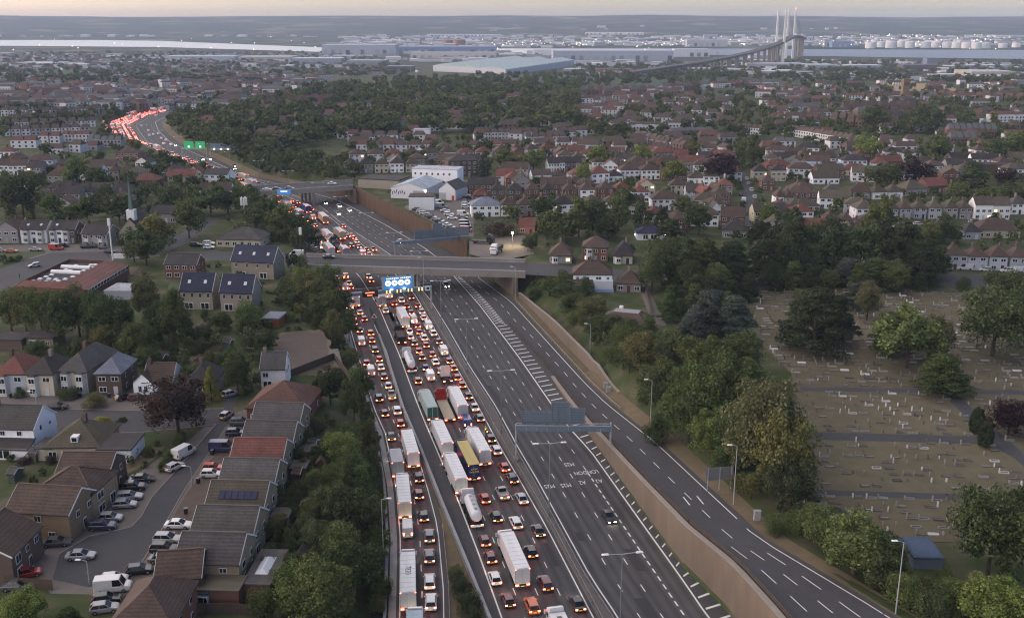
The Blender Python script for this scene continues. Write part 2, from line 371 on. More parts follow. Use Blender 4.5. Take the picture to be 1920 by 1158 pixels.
# markings, each painted line a part of its road
def painted(name, f, y0, y1, dash, gap, w, zf=lambda y: .017, parent=road):
    mb = MB(); y = y0
    while y < y1:
        e = min(y1, y + dash) if gap else min(y1, y + 6)
        sl_ = (f(e) - f(y)) / max(.01, e - y); k = math.hypot(1, sl_)
        if gap: e = y + dash / k
        mb.face([(f(y) - w / 2 * k, y, zf(y)), (f(y) + w / 2 * k, y, zf(y)), (f(e) + w / 2 * k, e, zf(e)), (f(e) - w / 2 * k, e, zf(e))])
        y = e + (gap / k if gap else 0)
    return ob(name, mb.mesh(name, ['line']), parent)
fr_ = lambda A, B, t: (lambda y: ip(A, y) * (1 - t) + ip(B, y) * t)
off = lambda A, d: (lambda y: ip(A, y) + d)
painted('edge_line', off(SLIPL, 0), 95, 376, 6, 0, .22)
painted('edge_line', off(SLIPR, -.1), 95, 300, 6, 0, .18)
painted('lane_line', fr_(SLIPL, SLIPR, .5), 96, 370, 2.2, 6.2, .17)
painted('edge_line', off(JAML, 0), 95, 1060, 6, 0, .26); painted('edge_line', off(JAMR, -.1), 95, 1060, 6, 0, .24)
painted('edge_line', off(RL, .1), 95, 1060, 6, 0, .26); painted('edge_line', off(RR, 0), 95, 1060, 6, 0, .3)
for t in (.25, .5, .75):
    painted('lane_line', fr_(JAML, JAMR, t), 95.5, 1060, 2.2, 6.6, .17)
    painted('lane_line', fr_(RL, RR, t), (195 if t == .75 else 97), 1060, 2.2, 6.6, .17)
painted('lane_line', fr_(RL, RR, .75), 96, 193, 1.5, 1.1, .26)
painted('edge_line', off(S2R, -.2), 95, 376, 6, 0, .2, lambda y: zs(y) + .03)
painted('lane_line', lambda y: (ip(WALL, min(y, 300)) + 1.2 + ip(S2R, y)) / 2 if y < 300 else ip(S2R, y) - 4.3, 96, 372, 3.6, 5, .16, lambda y: zs(y) + .03)
painted('lane_line', lambda y: (ip(WALL, y) * .75 + ip(S2R, y) * .25) + 1.0, 96, 150, 4.5, 4, .16, lambda y: zs(y) + .03)
painted('lane_line', lambda y: (ip(WALL, y) * .3 + ip(S2R, y) * .7) + .6, 96, 150, 4.5, 4, .16, lambda y: zs(y) + .03)
y = 100
while y < 372:
    x = ip(RR, y)
    if y < 300:
        wr = min(3.4, ip(WALL, y) - x - .5) if y < 255 else min(3.6, ip(WALL, y) - x)
        mb = MB().face([(x + .5, y, .019), (x + .5, y + .55, .019), (x + wr, y + 2.0, .019), (x + wr, y + 1.45, .019)])
        y += 3.3
    else:
        wr = ip([(300, 3.6), (340, 3.4), (372, 1.2)], y)
        mb = MB().face([(x + .4, y, .019), (x + .4, y + .55, .019), (x + wr / 2, y + 1.75, .019), (x + wr / 2, y + 1.2, .019)])
        mb.face([(x + wr / 2, y + 1.2, .019), (x + wr / 2, y + 1.75, .019), (x + wr, y + .1, .019), (x + wr, y - .45, .019)])
        y += 2.2
    ob('hatch_bar', mb.mesh('hatch_bar', ['line']), road)
for y in range(384, 452, 4):   # hatching at the merge between the two bridges
    x = ip(JAML, y) - 1.0
    ob('hatch_bar', MB().face([(x, y, .019), (x, y + .7, .019), (x - 4, y - 1.4, .019), (x - 4, y - 2.1, .019)]).mesh('hatch_bar', ['line']), road)
def text(txt, size, loc, rot, m, name='lettering', parent=None, sy=1.0, ext=.0, sx=1.0):
    me = TXT[txt].copy(); me.name = name; me.materials.clear(); me.materials.append(MAT[m])
    o = ob(name, me, parent, loc); o.rotation_euler = rot; o.scale = (sx * size, sy * size, 1); return o
def roadtext(txt, px, py, z=.024, size=1.25, sy=1.9):
    p = at(px, py, 0); s = (ip(RR, p.y + 5) - ip(RR, p.y - 5)) / 10
    text(txt, size, (p.x, p.y, z), (0, 0, math.pi - math.atan(s)), 'line', 'road_lettering', road, sy)
roadtext('M25', 1030, 911); roadtext('M25', 1061, 909); roadtext('A2', 1092, 904); roadtext('A2', 1123, 901); roadtext('M25', 1067, 870)
roadtext('LONDON', 1099, 885, size=1.2, sy=1.9)
def arrow(px, py, z):
    p = at(px, py, z); s = (ip(S2R, p.y + 5) - ip(S2R, p.y - 5)) / 10
    mb = MB().face([(-.12, -3, 0), (.12, -3, 0), (.12, 1.2, 0), (-.12, 1.2, 0)]).face([(-.5, 1.2, 0), (.5, 1.2, 0), (0, 3, 0)])
    ob('road_arrow', mb.mesh('road_arrow', ['line']), ramp, (p.x, p.y, zs(p.y) + .035), math.pi - math.atan(s))
arrow(1318, 945, 6.3); arrow(1292, 950, 6.0); arrow(812, 484, 0)
# ------------------------------------------------------------------ walls, rails, barriers
def ribbon_wall(name, f, y0, y1, zb, zt, thick, m, step=4):
    mb = MB(); rings = []; y = y0
    while True:
        x = f(y); rings.append([(x, y, zb(y)), (x, y, zt(y)), (x + thick, y, zt(y)), (x + thick, y, zb(y))])
        if y >= y1: break
        y = min(y1, y + step)
    return mb.loft(rings).mesh(name, [m])
o = thing('retaining_wall', 'long tan concrete retaining wall below the empty slip road', 'wall', pos=(25, 180, 3))
y = 92.0
while y < 252:
    q = R.uniform(-.01, .01); ob('panel', ribbon_wall('panel', off(WALL, -.25 + q), y, min(252, y + 7.97), lambda y: -.3, lambda y: zs(y) + .38, .5, 'wall_tan'), o); y += 8
ob('coping', ribbon_wall('coping', off(WALL, -.32), 92, 252, lambda y: zs(y) + .38, lambda y: zs(y) + .52, 1.0, 'concrete'), o)
def railing(name, label, f, zf, y0, y1, h, spacing, rails, m, cat='railing', rr=.045):
    t = thing(name, label, cat, pos=(f((y0 + y1) / 2), (y0 + y1) / 2, 1))
    pm = cached(('post', m, h), lambda: MB().box((0, 0, h / 2), (.12, .12, h)).mesh('post', [m]))
    y = y0
    while y < y1:
        ob('post', pm, t, (f(y), y, zf(y))); y += spacing
    for k in range(rails):
        zz = h * (1 - k / max(1, rails)) - .05; rings = []; y = y0
        while y <= y1:
            x, z = f(y), zf(y) + zz; rings.append([(x - rr, y, z - rr * 2.4), (x + rr, y, z - rr * 2.4), (x + rr, y, z + rr * 2.4), (x - rr, y, z + rr * 2.4)]); y += 5
        ob('rail', MB().loft(rings).mesh('rail', [m]), t)
    return t
railing('parapet_railing', 'rusty steel railing along the top of the tan retaining wall', off(WALL, 1.0), lambda y: zs(y), 100, 300, 1.2, 3.2, 3, 'fence')
railing('crash_barrier', 'steel crash barrier on the jam side of the central reservation', off(JAMR, 1.0), lambda y: 0, 100, 340, .75, 3.2, 1, 'steel', 'barrier', .05)
railing('crash_barrier', 'steel crash barrier beside the empty carriageway of the central reservation', off(RL, -1.0), lambda y: 0, 100, 340, .75, 3.2, 1, 'steel', 'barrier', .05)
railing('crash_barrier', 'far crash barrier along the central reservation beyond the near bridge', off(JAMR, 2.4), lambda y: 0, 372, 1000, .8, 12, 1, 'steel', 'barrier', .06)
railing('crash_barrier', 'pale crash barrier along the verge of the empty slip road', off(S2R, 1.3), lambda y: zs(y), 226, 330, .75, 3.2, 1, 'concrete', 'barrier', .05)
railing('crash_barrier', 'short barrier between the crowded slip road and its dry grass verge', off(SLIPR, .8), lambda y: 0, 100, 172, .75, 3.2, 1, 'concrete', 'barrier', .05)
o = thing('dividing_wall', 'grey concrete wall between the crowded slip road and main jam', 'wall', pos=(-20, 205, 1))
ob('face', ribbon_wall('face', off(WALLB, -.3), 92, 290, lambda y: -.2, lambda y: 1.25 - .9 * sm(y, 268, 290), .55, 'concrete_grey'), o)
ob('nose_kerb', ribbon_wall('nose_kerb', lambda y: ip(WALLB, y) + .1 if y < 296 else ip(JAML, y) - 3.3, 290, 318, lambda y: -.1, lambda y: .5, .35, 'chassis'), o)
o = thing('parapet_wall', 'grey low parapet wall along the outer edge of the crowded slip road', 'wall', pos=(-30, 205, 1))
ob('face', ribbon_wall('face', off(XL, -.6), 92, 330, lambda y: -.3, lambda y: .9, .5, 'concrete_grey'), o)
o = thing('bank_wall', 'tan retaining wall with sloping ends at the foot of the wooded bank', 'wall', pos=(12, 285, 2))
ob('face', ribbon_wall('face', off(XR, 2.7), 236, 332, lambda y: -.2, lambda y: gz(ip(XR, y) + 2.7, y) + .5 + 3.3 * sm(y, 236, 262) * (1 - .65 * sm(y, 285, 332)), .5, 'wall_tan'), o)
ob('coping', ribbon_wall('coping', off(XR, 2.62), 236, 332, lambda y: gz(ip(XR, y) + 2.7, y) + .5 + 3.3 * sm(y, 236, 262) * (1 - .65 * sm(y, 285, 332)), lambda y: gz(ip(XR, y) + 2.7, y) + .7 + 3.3 * sm(y, 236, 262) * (1 - .65 * sm(y, 285, 332)), .7, 'concrete'), o)
o = thing('rusty_wall', 'high rust brown panelled retaining wall below the car yard', 'wall', pos=(-40, 450, 4))
y = 386.0
while y < 548:
    x0, x1 = ip(XR, y) + .1, ip(XR, y + 3) + .1; q = R.uniform(-.06, .06)
    mb = MB(); mb.loft([[(x0 + q, y, -.3), (x0 + q, y, 8.2), (x0 + .35 + q, y, 8.2), (x0 + .35 + q, y, -.3)], [(x1 + q, y + 2.97, -.3), (x1 + q, y + 2.97, 8.2), (x1 + .35 + q, y + 2.97, 8.2), (x1 + .35 + q, y + 2.97, -.3)]])
    ob('panel', mb.mesh('panel', ['corten']), o); y += 3
# ------------------------------------------------------------------ bridges over the motorway
def overbridge(name, label, nl, nr, fr2, fl_, zt, abut, pier_px, depth=1.2):
    a, b_, c, d = at(*nl, zt), at(*nr, zt), at(*fr2, zt), at(*fl_, zt)
    t = thing(name, label, 'bridge', pos=(a + b_) / 2)
    mb = MB().prism([a, b_, c, d], zt - depth, zt); ob('deck', mb.mesh('deck', ['concrete']), t)
    def inset(p, q, r, s, k): return p.lerp(s, k)
    k0, k1 = .07, .93
    q = [a.lerp(d, k0), b_.lerp(c, k0), b_.lerp(c, k1), a.lerp(d, k1)]
    ob('carriageway', MB().face([(p.x, p.y, zt + .02) for p in q]).mesh('carriageway', ['asphalt2']), t)
    for e0, e1, s in ((a, b_, 1), (d, c, -1)):
        n_ = (e1 - e0).normalized(); w = Vector((-n_.y, n_.x, 0)) * .3 * s
        ob('parapet', MB().prism([e0 - w * .2, e1 - w * .2, e1 + w, e0 + w] if s > 0 else [e0 + w, e1 + w, e1 - w * .2, e0 - w * .2], zt - depth - .15, zt + .95).mesh('parapet', ['concrete']), t)
        ob('hand_rail', MB().prism([e0 + w * .2, e1 + w * .2, e1 + w * .8, e0 + w * .8], zt + .95, zt + 1.2).mesh('hand_rail', ['galv']), t)
    for e0, e1 in ((a, b_), (d, c)):
        n = int((e1 - e0).length / 4)
        for k in range(n + 1): q = e0.lerp(e1, k / n); part('rail_post', 'galv', t, (q.x - t.location.x, q.y - t.location.y, zt + 1.1 - t.location.z), (.14, .14, .5))
    def cross(e0, e1, fx):
        k = min(range(401), key=lambda i: abs(e0.lerp(e1, i / 400).x - fx(e0.lerp(e1, i / 400).y))); return e0.lerp(e1, k / 400)
    for tab, o_, th in ((XL, -1.2, -1.6), (XR, 1.6, 1.6)):   # abutments follow the skew of the motorway
        f = lambda y: ip(tab, y) + o_
        p, q2 = cross(a, b_, f), cross(d, c, f); w = Vector((th, 0, 0)); P_ = [p, q2, q2 + w, p + w]
        ob('abutment', MB().prism(P_ if th < 0 else P_[::-1], -.2, zt - depth - .01).mesh('abutment', ['wall_tan']), t)
    for fx in (lambda y: (ip(JAMR, y) + ip(RL, y)) / 2,):
        p, q2 = cross(a, b_, fx), cross(d, c, fx)
        for s in (.06, .35, .65, .94):
            r = p.lerp(q2, s); ob('pier', MB().tube((r.x, r.y, -.2), (r.x, r.y, zt - depth), .55, n=10).mesh('pier', ['concrete']), t)
    return t, a, b_, c, d
br1 = overbridge('road_bridge', 'wide grey concrete road bridge across the whole motorway, nearer one', (575, 501.5), (985, 514), (985, 491), (575, 480), 7.7, (.095, .905), (.46,))
br2 = overbridge('road_bridge', 'farther concrete road bridge with a small blue sign on it', (470, 364), (662, 351), (662, 340), (470, 352), 8.2, (.12, .97), (.5,))
p = at(533, 361, 8.4) + Vector((0, -.6, 0))
t = thing('direction_sign', 'small blue sign on the parapet of the farther bridge', 'sign', p)
part('panel', 'signblue', t, (0, 0, .3), (6.6, .2, 2.4)); part('legend', 'signwhite', t, (0, -.14, .7), (3.4, .06, .4)); part('frame', 'galv', t, (0, .15, .3), (6.9, .1, 2.7))
# ------------------------------------------------------------------ gantries
def frame2(P0, P1):
    d = P1 - P0; d.z = 0; return math.atan2(d.y, d.x), d.length
def gantry_back(name, label, P0, P1, zb, panels, posts=(True, True)):
    rz, Ln = frame2(P0, P1); t = thing(name, label, 'gantry', P0, rz)
    z0 = zb - P0.z
    for i, (x, base) in enumerate(((0, 0), (Ln, P1.z - P0.z))):
        if posts[i]:
            ob('post', MB().box((x, -.45, (z0 + 1 + base) / 2), (.3, .25, z0 + 1 - base)).box((x, .45, (z0 + 1 + base) / 2), (.3, .25, z0 + 1 - base)).box((x, 0, base + 2.5), (.2, .9, .2)).box((x, 0, base + 5), (.2, .9, .2)).mesh('post', ['galv']), t)
            part('footing', 'concrete', t, (x, 0, base + .15), (1.2, 1.8, .5))
    n = int(Ln / 2.2)
    for k in range(n):
        part('beam_panel', 'signback', t, ((k + .5) * Ln / n, -.75, z0 + .5), (Ln / n - .05, .12, 1.15 + .05 * (k % 2)))
    ob('truss', MB().box((Ln / 2, 0, z0), (Ln, 1.3, .15)).box((Ln / 2, .6, z0 + 1.15), (Ln, .15, .15)).box((Ln / 2, -.6, z0 + 1.15), (Ln, .15, .15)).mesh('truss', ['galv']), t)
    for k in range(n): ob('brace', MB().tube((k * Ln / n, -.6, z0 + 1.15), ((k + 1) * Ln / n, .6, z0 + 1.15), .06, n=5).mesh('brace', ['steel']), t)
    for f0, f1, h in panels:
        x0, x1 = f0 * Ln, f1 * Ln
        pn = part('sign_panel', 'signback', t, ((x0 + x1) / 2, .5, z0 + 1.2 + h / 2), (x1 - x0 - .05, .1, h))
        m2 = max(2, round((x1 - x0) / 1.6))
        for k in range(m2 + 1): part('upright', 'steel', t, (x0 + .1 + (x1 - x0 - .2) * k / m2, .36, z0 + 1.2 + h / 2), (.14, .16, h))
        for k in range(int(h / .55) + 1): part('slat', 'steel', t, ((x0 + x1) / 2, .42, z0 + 1.3 + k * .55), (x1 - x0 - .1, .07, .08))
    return t
P0 = at(967, 861, 0); P1 = Vector((ip(WALL, 200) + .5, 200, 3.5))
gantry_back('sign_gantry', 'near blue grey sign gantry over the empty carriageway, seen from behind', P0, P1, 7.0, [(.06, .37, 2.7), (.37, .57, 4.9), (.57, .73, 3.6)])
P0 = Vector((ip(JAMR, 378) + 2.5, 384, 0)); P1 = Vector((ip(XR, 396) + 6, 396, 7.5))
gantry_back('sign_gantry', 'wide blue grey sign gantry just beyond the nearer bridge', P0, P1, 7.0, [(.26, .5, 3.4), (.5, .63, 5.6), (.63, .98, 3.4)])
P0 = at(636, 596, 0); P0 = Vector((ip(XL, 308) - .5, 308, 0)); P1 = Vector((ip(JAMR, 318) + 2.6, 318, 0))
rz, Ln = frame2(P0, P1)
t = thing('message_gantry', 'gantry over the jam with lit blue panel and amber lane lamps', 'gantry', P0, rz); GZ = 6.6
for x in (0, Ln):
    ob('post', MB().box((x, -.4, 3.9), (.35, .3, 7.8)).box((x, .4, 3.9), (.35, .3, 7.8)).mesh('post', ['galv']), t)
n = 16
for k in range(n): part('beam_panel', 'signback', t, ((k + .5) * Ln / n, 0, GZ + .55), (Ln / n - .04, 1.2 + .03 * (k % 2), 1.1))
ob('walkway_rail', MB().box((Ln / 2, .6, GZ + 2.0), (Ln, .08, .08)).mesh('walkway_rail', ['galv']), t)
def gx(px): return (px - 630) / (804 - 630) * Ln
sgn = part('message_panel', 'chassis', t, (gx(688), -.75, GZ + .45), (5.0, .25, 2.1))
for k, w in ((0, 3.4), (1, 2.0)):
    for j in range(int(w / .34)): part('message_character', 'ledred', sgn, ((-w / 2 + j * .34 + .15) / 5, -.56, (.2 - k * .4)), (.24 / 5, .1, .32 / 2.1))
bp = part('blue_panel', 'signblue', t, (gx(741), -.5, GZ + 3.2), (9.3, .2, 4.0))
part('panel_frame', 'galv', t, (gx(741), -.35, GZ + 3.2), (10.6, .16, 4.3))
for k in range(4):
    o = ob('white_disc', MB().tube((0, 0, 0), (0, -.06, 0), .95, n=20).mesh('white_disc', ['signwhite']), t, (gx(741) - 3.3 + 2.1 * k, -.62, GZ + 3.3))
    part('symbol', 'signblue' if k < 2 else 'chassis', t, (gx(741) - 3.3 + 2.1 * k, -.7, GZ + 3.3), (.7, .05, .35))
for k in range(13): part('legend_bar', 'signwhite', t, (gx(741) - 3.6 + k * .6 + (.3 if k > 6 else 0), -.62, GZ + 4.8), (.42, .05, .3))
for px in (728, 752): part('sign_lamp', 'lampwhite', t, (gx(px), -.9, GZ + 1.25), (.7, .25, .12))
for px in (722, 742, 763, 783):
    for s in (-.55, .55):
        for zz in (.25, .8): part('lane_lamp', 'ledamber', t, (gx(px) + s, -.66, GZ + zz), (.26, .1, .3))
part('camera_sign', 'white', t, (gx(797), -.68, GZ + .6), (1.7, .1, 1.6)); part('camera_symbol', 'chassis', t, (gx(797), -.75, GZ + .6), (.9, .06, .7))
for (px, lab, m_) in ((342, 'pair of lit green direction signs over the far bend', 'signgreen'), (395, 'blue grey back of a sign gantry beside the green signs', 'signback')):
    p = at(px, 296 if m_ == 'signgreen' else 297, 0); t = thing('direction_gantry', lab, 'gantry', p)
    Ln = 17 if m_ == 'signgreen' else 20
    for x in (0, Ln): part('post', 'galv', t, (x, 0, 3.3), (.5, .5, 6.6))
    part('beam', 'galv', t, (Ln / 2, 0, 6.2), (Ln, .8, .8))
    if m_ == 'signgreen':
        for x in (5.2, 13):
            s = part('green_panel', m_, t, (x, -.5, 8.6), (6.4, .3, 5)); part('panel_symbol', 'signwhite', s, (0, -.6, -.2), (.2, .2, .22))
    else:
        for k in range(5): part('sign_panel', m_, t, (2 + 4 * k, 0, 8.2), (3.9, .3, 4.0 if k < 3 else 5.2))
        for k in range(4): part('sign_lamp', 'lampwhite', t, (3 + 4.6 * k, -.6, 6.3), (.5, .3, .4))
# ------------------------------------------------------------------ lamp posts
def lamp2(p, h, rz, label, grp):
    t = thing('lamp_post', label, 'lamp post', p, rz, grp, key='y')
    ob('pole', cached(('pole2', h), lambda: MB().tube((0, 0, 0), (0, 0, h), .12, .07, 8).mesh('pole', ['steel'])), t)
    for s in (-1, 1):
        a = ob('arm', cached(('arm2', h, s), lambda: MB().tube((0, 0, h), (s * 2.2, 0, h + .15), .07, .05, 6).mesh('arm', ['galv'])), t)
        ob('lantern', cached(('lan2', h, s), lambda: MB().box((s * 2.6, 0, h + .16), (1.1, .42, .16), top=(.8, .7)).mesh('lantern', ['white'])), a)
    ob('base_plate', cached('lampbase', lambda: MB().box((0, 0, .5), (.34, .34, 1.0)).mesh('base_plate', ['steel'])), t)
y = 134.0; k = 0
while y < 900:
    if abs(y - 349) > 9:
        x = (ip(JAMR, y) + ip(RL, y)) / 2; s = (ip(RL, y + 5) - ip(RL, y - 5)) / 10
        lamp2((x, y, 0), 15 if y < 345 else 13, -math.atan(s) * .6, 'twin armed lamp post in the central reservation', 'lamp posts along the central reservation')
    y += 40.5; k += 1
def lamp1(foot, top, side, label, lit=False, ground=True, h=None):
    p = atg(*foot) if ground else at(*foot, 0)
    u, v = (top[0] - 960) / F, (top[1] - 579) / F
    tt = p.y / (C_ - v * S_); h = h or max(4, H - tt * (S_ + v * C_) - p.z); h = min(h, 17)
    t = thing('lamp_post', label, 'lamp post', p)
    ob('pole', MB().tube((0, 0, 0), (0, 0, h), .11, .06, 8).mesh('pole', ['galv']), t)
    a = ob('arm', MB().tube((0, 0, h), (side * .9, 0, h + .25), .05, .04, 6).mesh('arm', ['galv']), t)
    ob('lantern', MB().box((side * 1.3, 0, h + .28), (.9, .36, .14), top=(.8, .7)).mesh('lantern', ['lampglow' if lit else 'white']), a)
for f, tp, s, lab in (((1219, 806), (1220, 713), -1, 'lamp post on the wooded bank above the empty slip road'), ((1106, 668), (1110, 608), -1, 'lamp post in the bushes above the tan bank wall'),
        ((1375, 946), (1380, 836), -1, 'lamp post beside the back of the roadside sign board'), ((1679, 1150), (1695, 1016), -1, 'tall cream lamp post at the lower edge of the wooded verge'),
        ((966, 562), (967, 501), -1, 'lamp post at the end of the nearer bridge'), ((720, 1062), (717, 936), 1, 'curved lamp post beside the crowded slip road'),
        ((361, 912), (359, 876), -1, 'short street lamp in the cul-de-sac by white parked cars'), ((168, 1095), (167, 1052), -1, 'street lamp at the turning head of the cul-de-sac'),
        ((795, 556), (793, 484), -1, 'slim lamp post standing in front of the nearer bridge'), ((70, 770), (67, 735), -1, 'street lamp on the street of bay windowed houses')):
    lamp1(f, tp, s, lab)
# ------------------------------------------------------------------ vehicles
CC = dict(w=(.62, .62, .62), s=(.3, .31, .33), g=(.1, .105, .11), k=(.014, .014, .016), r=(.36, .02, .018), d=(.11, .014, .018), b=(.03, .055, .2), n=(.018, .022, .07), o=(.5, .11, .025), e=(.4, .34, .25), m=(.42, .5, .48), y=(.5, .4, .12))
CN = dict(w='white', s='silver', g='grey', k='black', r='red', d='dark red', b='blue', n='navy', o='orange', e='beige', m='pale green', y='yellow')
DIM = dict(hatch=(4.1, .89, .95, 1.47), saloon=(4.6, .91, .93, 1.43), suv=(4.55, .95, 1.08, 1.68), estate=(4.7, .92, .96, 1.5), van=(5.3, 1.0, 1.2, 2.25), mini=(3.6, .83, .92, 1.5), pickup=(5.2, .95, 1.1, 1.78))
NM = dict(hatch='hatchback', saloon='saloon car', suv='tall car', estate='estate car', van='van', mini='small car', pickup='pickup truck')
def headmesh(w, h):
    mb = MB().box((0, 0, 0), (.06, w, h)); mb.m = [0, 0, 0, 1, 0, 0]; return mb.mesh('headlight', ['chassis', 'head'])
def car_meshes(kind):
    L, w, zb, zt = DIM[kind]; h = L / 2
    def ring(x, ww, z0, z1): return [(x, -ww * .93, z0), (x, -ww, z0 + .2), (x, -ww, z1 - .12), (x, -ww * .92, z1), (x, ww * .92, z1), (x, ww, z1 - .12), (x, ww, z0 + .2), (x, ww * .93, z0)]
    hood = {'van': .98, 'suv': .9}.get(kind, .84)
    st = [(-h, .9, .42, zb * .86), (-h + .1, .97, .3, zb * .97), (-h + .7, 1, .25, zb), (h * .32, 1, .25, zb * .98), (h * .52, 1, .25, zb * .95), (h * .86, .97, .26, zb * hood * .95), (h - .08, .9, .32, zb * hood * .82), (h, .84, .42, zb * hood * .72)]
    mb = MB().loft([ring(x, k * w, a, c) for x, k, a, c in st])
    if kind == 'van': bx = (-h + .04, -h + .12, h * .42, h * .66)
    elif kind == 'saloon': bx = (-h + .55, -h + 1.25, h * .1, h * .48)
    elif kind == 'pickup': bx = (-h * .15, -h * .08, h * .22, h * .52)
    elif kind in ('estate', 'suv'): bx = (-h + .08, -h + .4, h * .08, h * .46)
    else: bx = (-h + .08, -h + .55, h * .08, h * .46)
    b0, b1, wb, wt = zb - .03, zt, w * .9, w * .74
    if kind == 'van': wb, wt = w * .97, w * .88
    C = [(bx[0], -wb, b0), (bx[3], -wb, b0), (bx[3], wb, b0), (bx[0], wb, b0), (bx[1], -wt, b1), (bx[2], -wt, b1), (bx[2], wt, b1), (bx[1], wt, b1)]
    g = MB(); g.v = list(C)
    for q in ((0, 1, 5, 4), (1, 2, 6, 5), (2, 3, 7, 6), (3, 0, 4, 7), (4, 5, 6, 7)): g.f.append(q); g.m.append(0)
    mb.box(((bx[1] + bx[2]) / 2, 0, zt + .01), (bx[2] - bx[1] + .1, 2 * wt + .06, .07), top=(.94, .9))
    for i, j in ((0, 4), (1, 5), (2, 6), (3, 7)): mb.tube(C[i], C[j], .06, .05, 5)
    for s in (-1, 1):
        xm = (bx[1] + bx[2]) / 2 + .05; mb.tube((xm, s * wb * 1.0, b0), (xm, s * wt * 1.0, b1), .05, .05, 5)
        mb.box((bx[3] - .35, s * (w + .07), zb + .04), (.16, .2, .13))
    if kind == 'van':
        x0, x1 = bx[0] - .01, bx[0] + (bx[3] - bx[0]) * .62
        mb.loft([[(x0, -w * .98, zb - .1), (x0, -w * .91, zt + .02), (x0, w * .91, zt + .02), (x0, w * .98, zb - .1)], [(x1, -w * .98, zb - .1), (x1, -w * .91, zt + .02), (x1, w * .91, zt + .02), (x1, w * .98, zb - .1)]])
    if kind == 'pickup':
        for s in (-1, 1): mb.box((-h * .58, s * w * .9, zb + .12), (h * .78, .1, .3))
        mb.box((-h + .1, 0, zb + .12), (.1, w * 1.8, .3))
    wl = MB().tube((0, -.11, 0), (0, .11, 0), .33, n=12)
    rim = MB().tube((0, -.13, 0), (0, .13, 0), .19, n=8)
    rear = MB().box((0, 0, 0), (.12, .36 if kind != 'van' else .2, .2 if kind != 'van' else .5))
    return dict(body=mb.mesh('body', ['paint']), win=g.mesh('window_glass', ['carglass']), wheel=wl.mesh('wheel', ['tyre']), rim=rim.mesh('rim', ['alloy']),
                tl=rear.mesh('tail_light', ['tail']), tlo=rear.mesh('tail_light', ['tail_off']),
                hl=headmesh(.36, .13), hlo=MB().box((0, 0, 0), (.06, .36, .13)).mesh('headlight', ['head_off']),
                plate=MB().box((0, 0, 0), (.03, .52, .12)).mesh('number_plate', ['plate_y']),
                chev=None, bx=bx)
ALLV = []
def car(kind, p, rz, col, lights, label, grp, key='x', lod=0, name=None):
    M = cached(('car', kind), lambda: car_meshes(kind)); L, w, zb, zt = DIM[kind]; h = L / 2
    nm = 'van' if kind == 'van' else 'pickup_truck' if kind == 'pickup' else 'car'
    cat = nm.replace('_', ' ')
    t = thing(nm, label, cat, p, rz, grp, key)
    bd = ob('body', M['body'], t, col=col); ob('window_glass', M['win'], t)
    tz = zb * .8 if kind != 'van' else 1.05; hz = zb * .68
    for s in (-1, 1):
        if lod < 2 or lights == 'tail': ob('tail_light', M['tl' if lights == 'tail' else 'tlo'], t, (-h + .03, s * w * .72, tz), scale=(.7, .7, .7) if lod == 2 else None)
        if lod < 2 or lights: ob('headlight', M['hl' if lights else 'hlo'], t, (h + .0, s * w * .6, zb * .5))
        if lod < 2:
            for x in (-h * .62, h * .62):
                q = ob('wheel', M['wheel'], t, (x, s * w * .9, .33))
                if lod == 0: ob('rim', M['rim'], q)
    if lod == 0: ob('number_plate', M['plate'], t, (-h - .01, 0, zb * .62 if kind != 'van' else .75))
    return t, bd
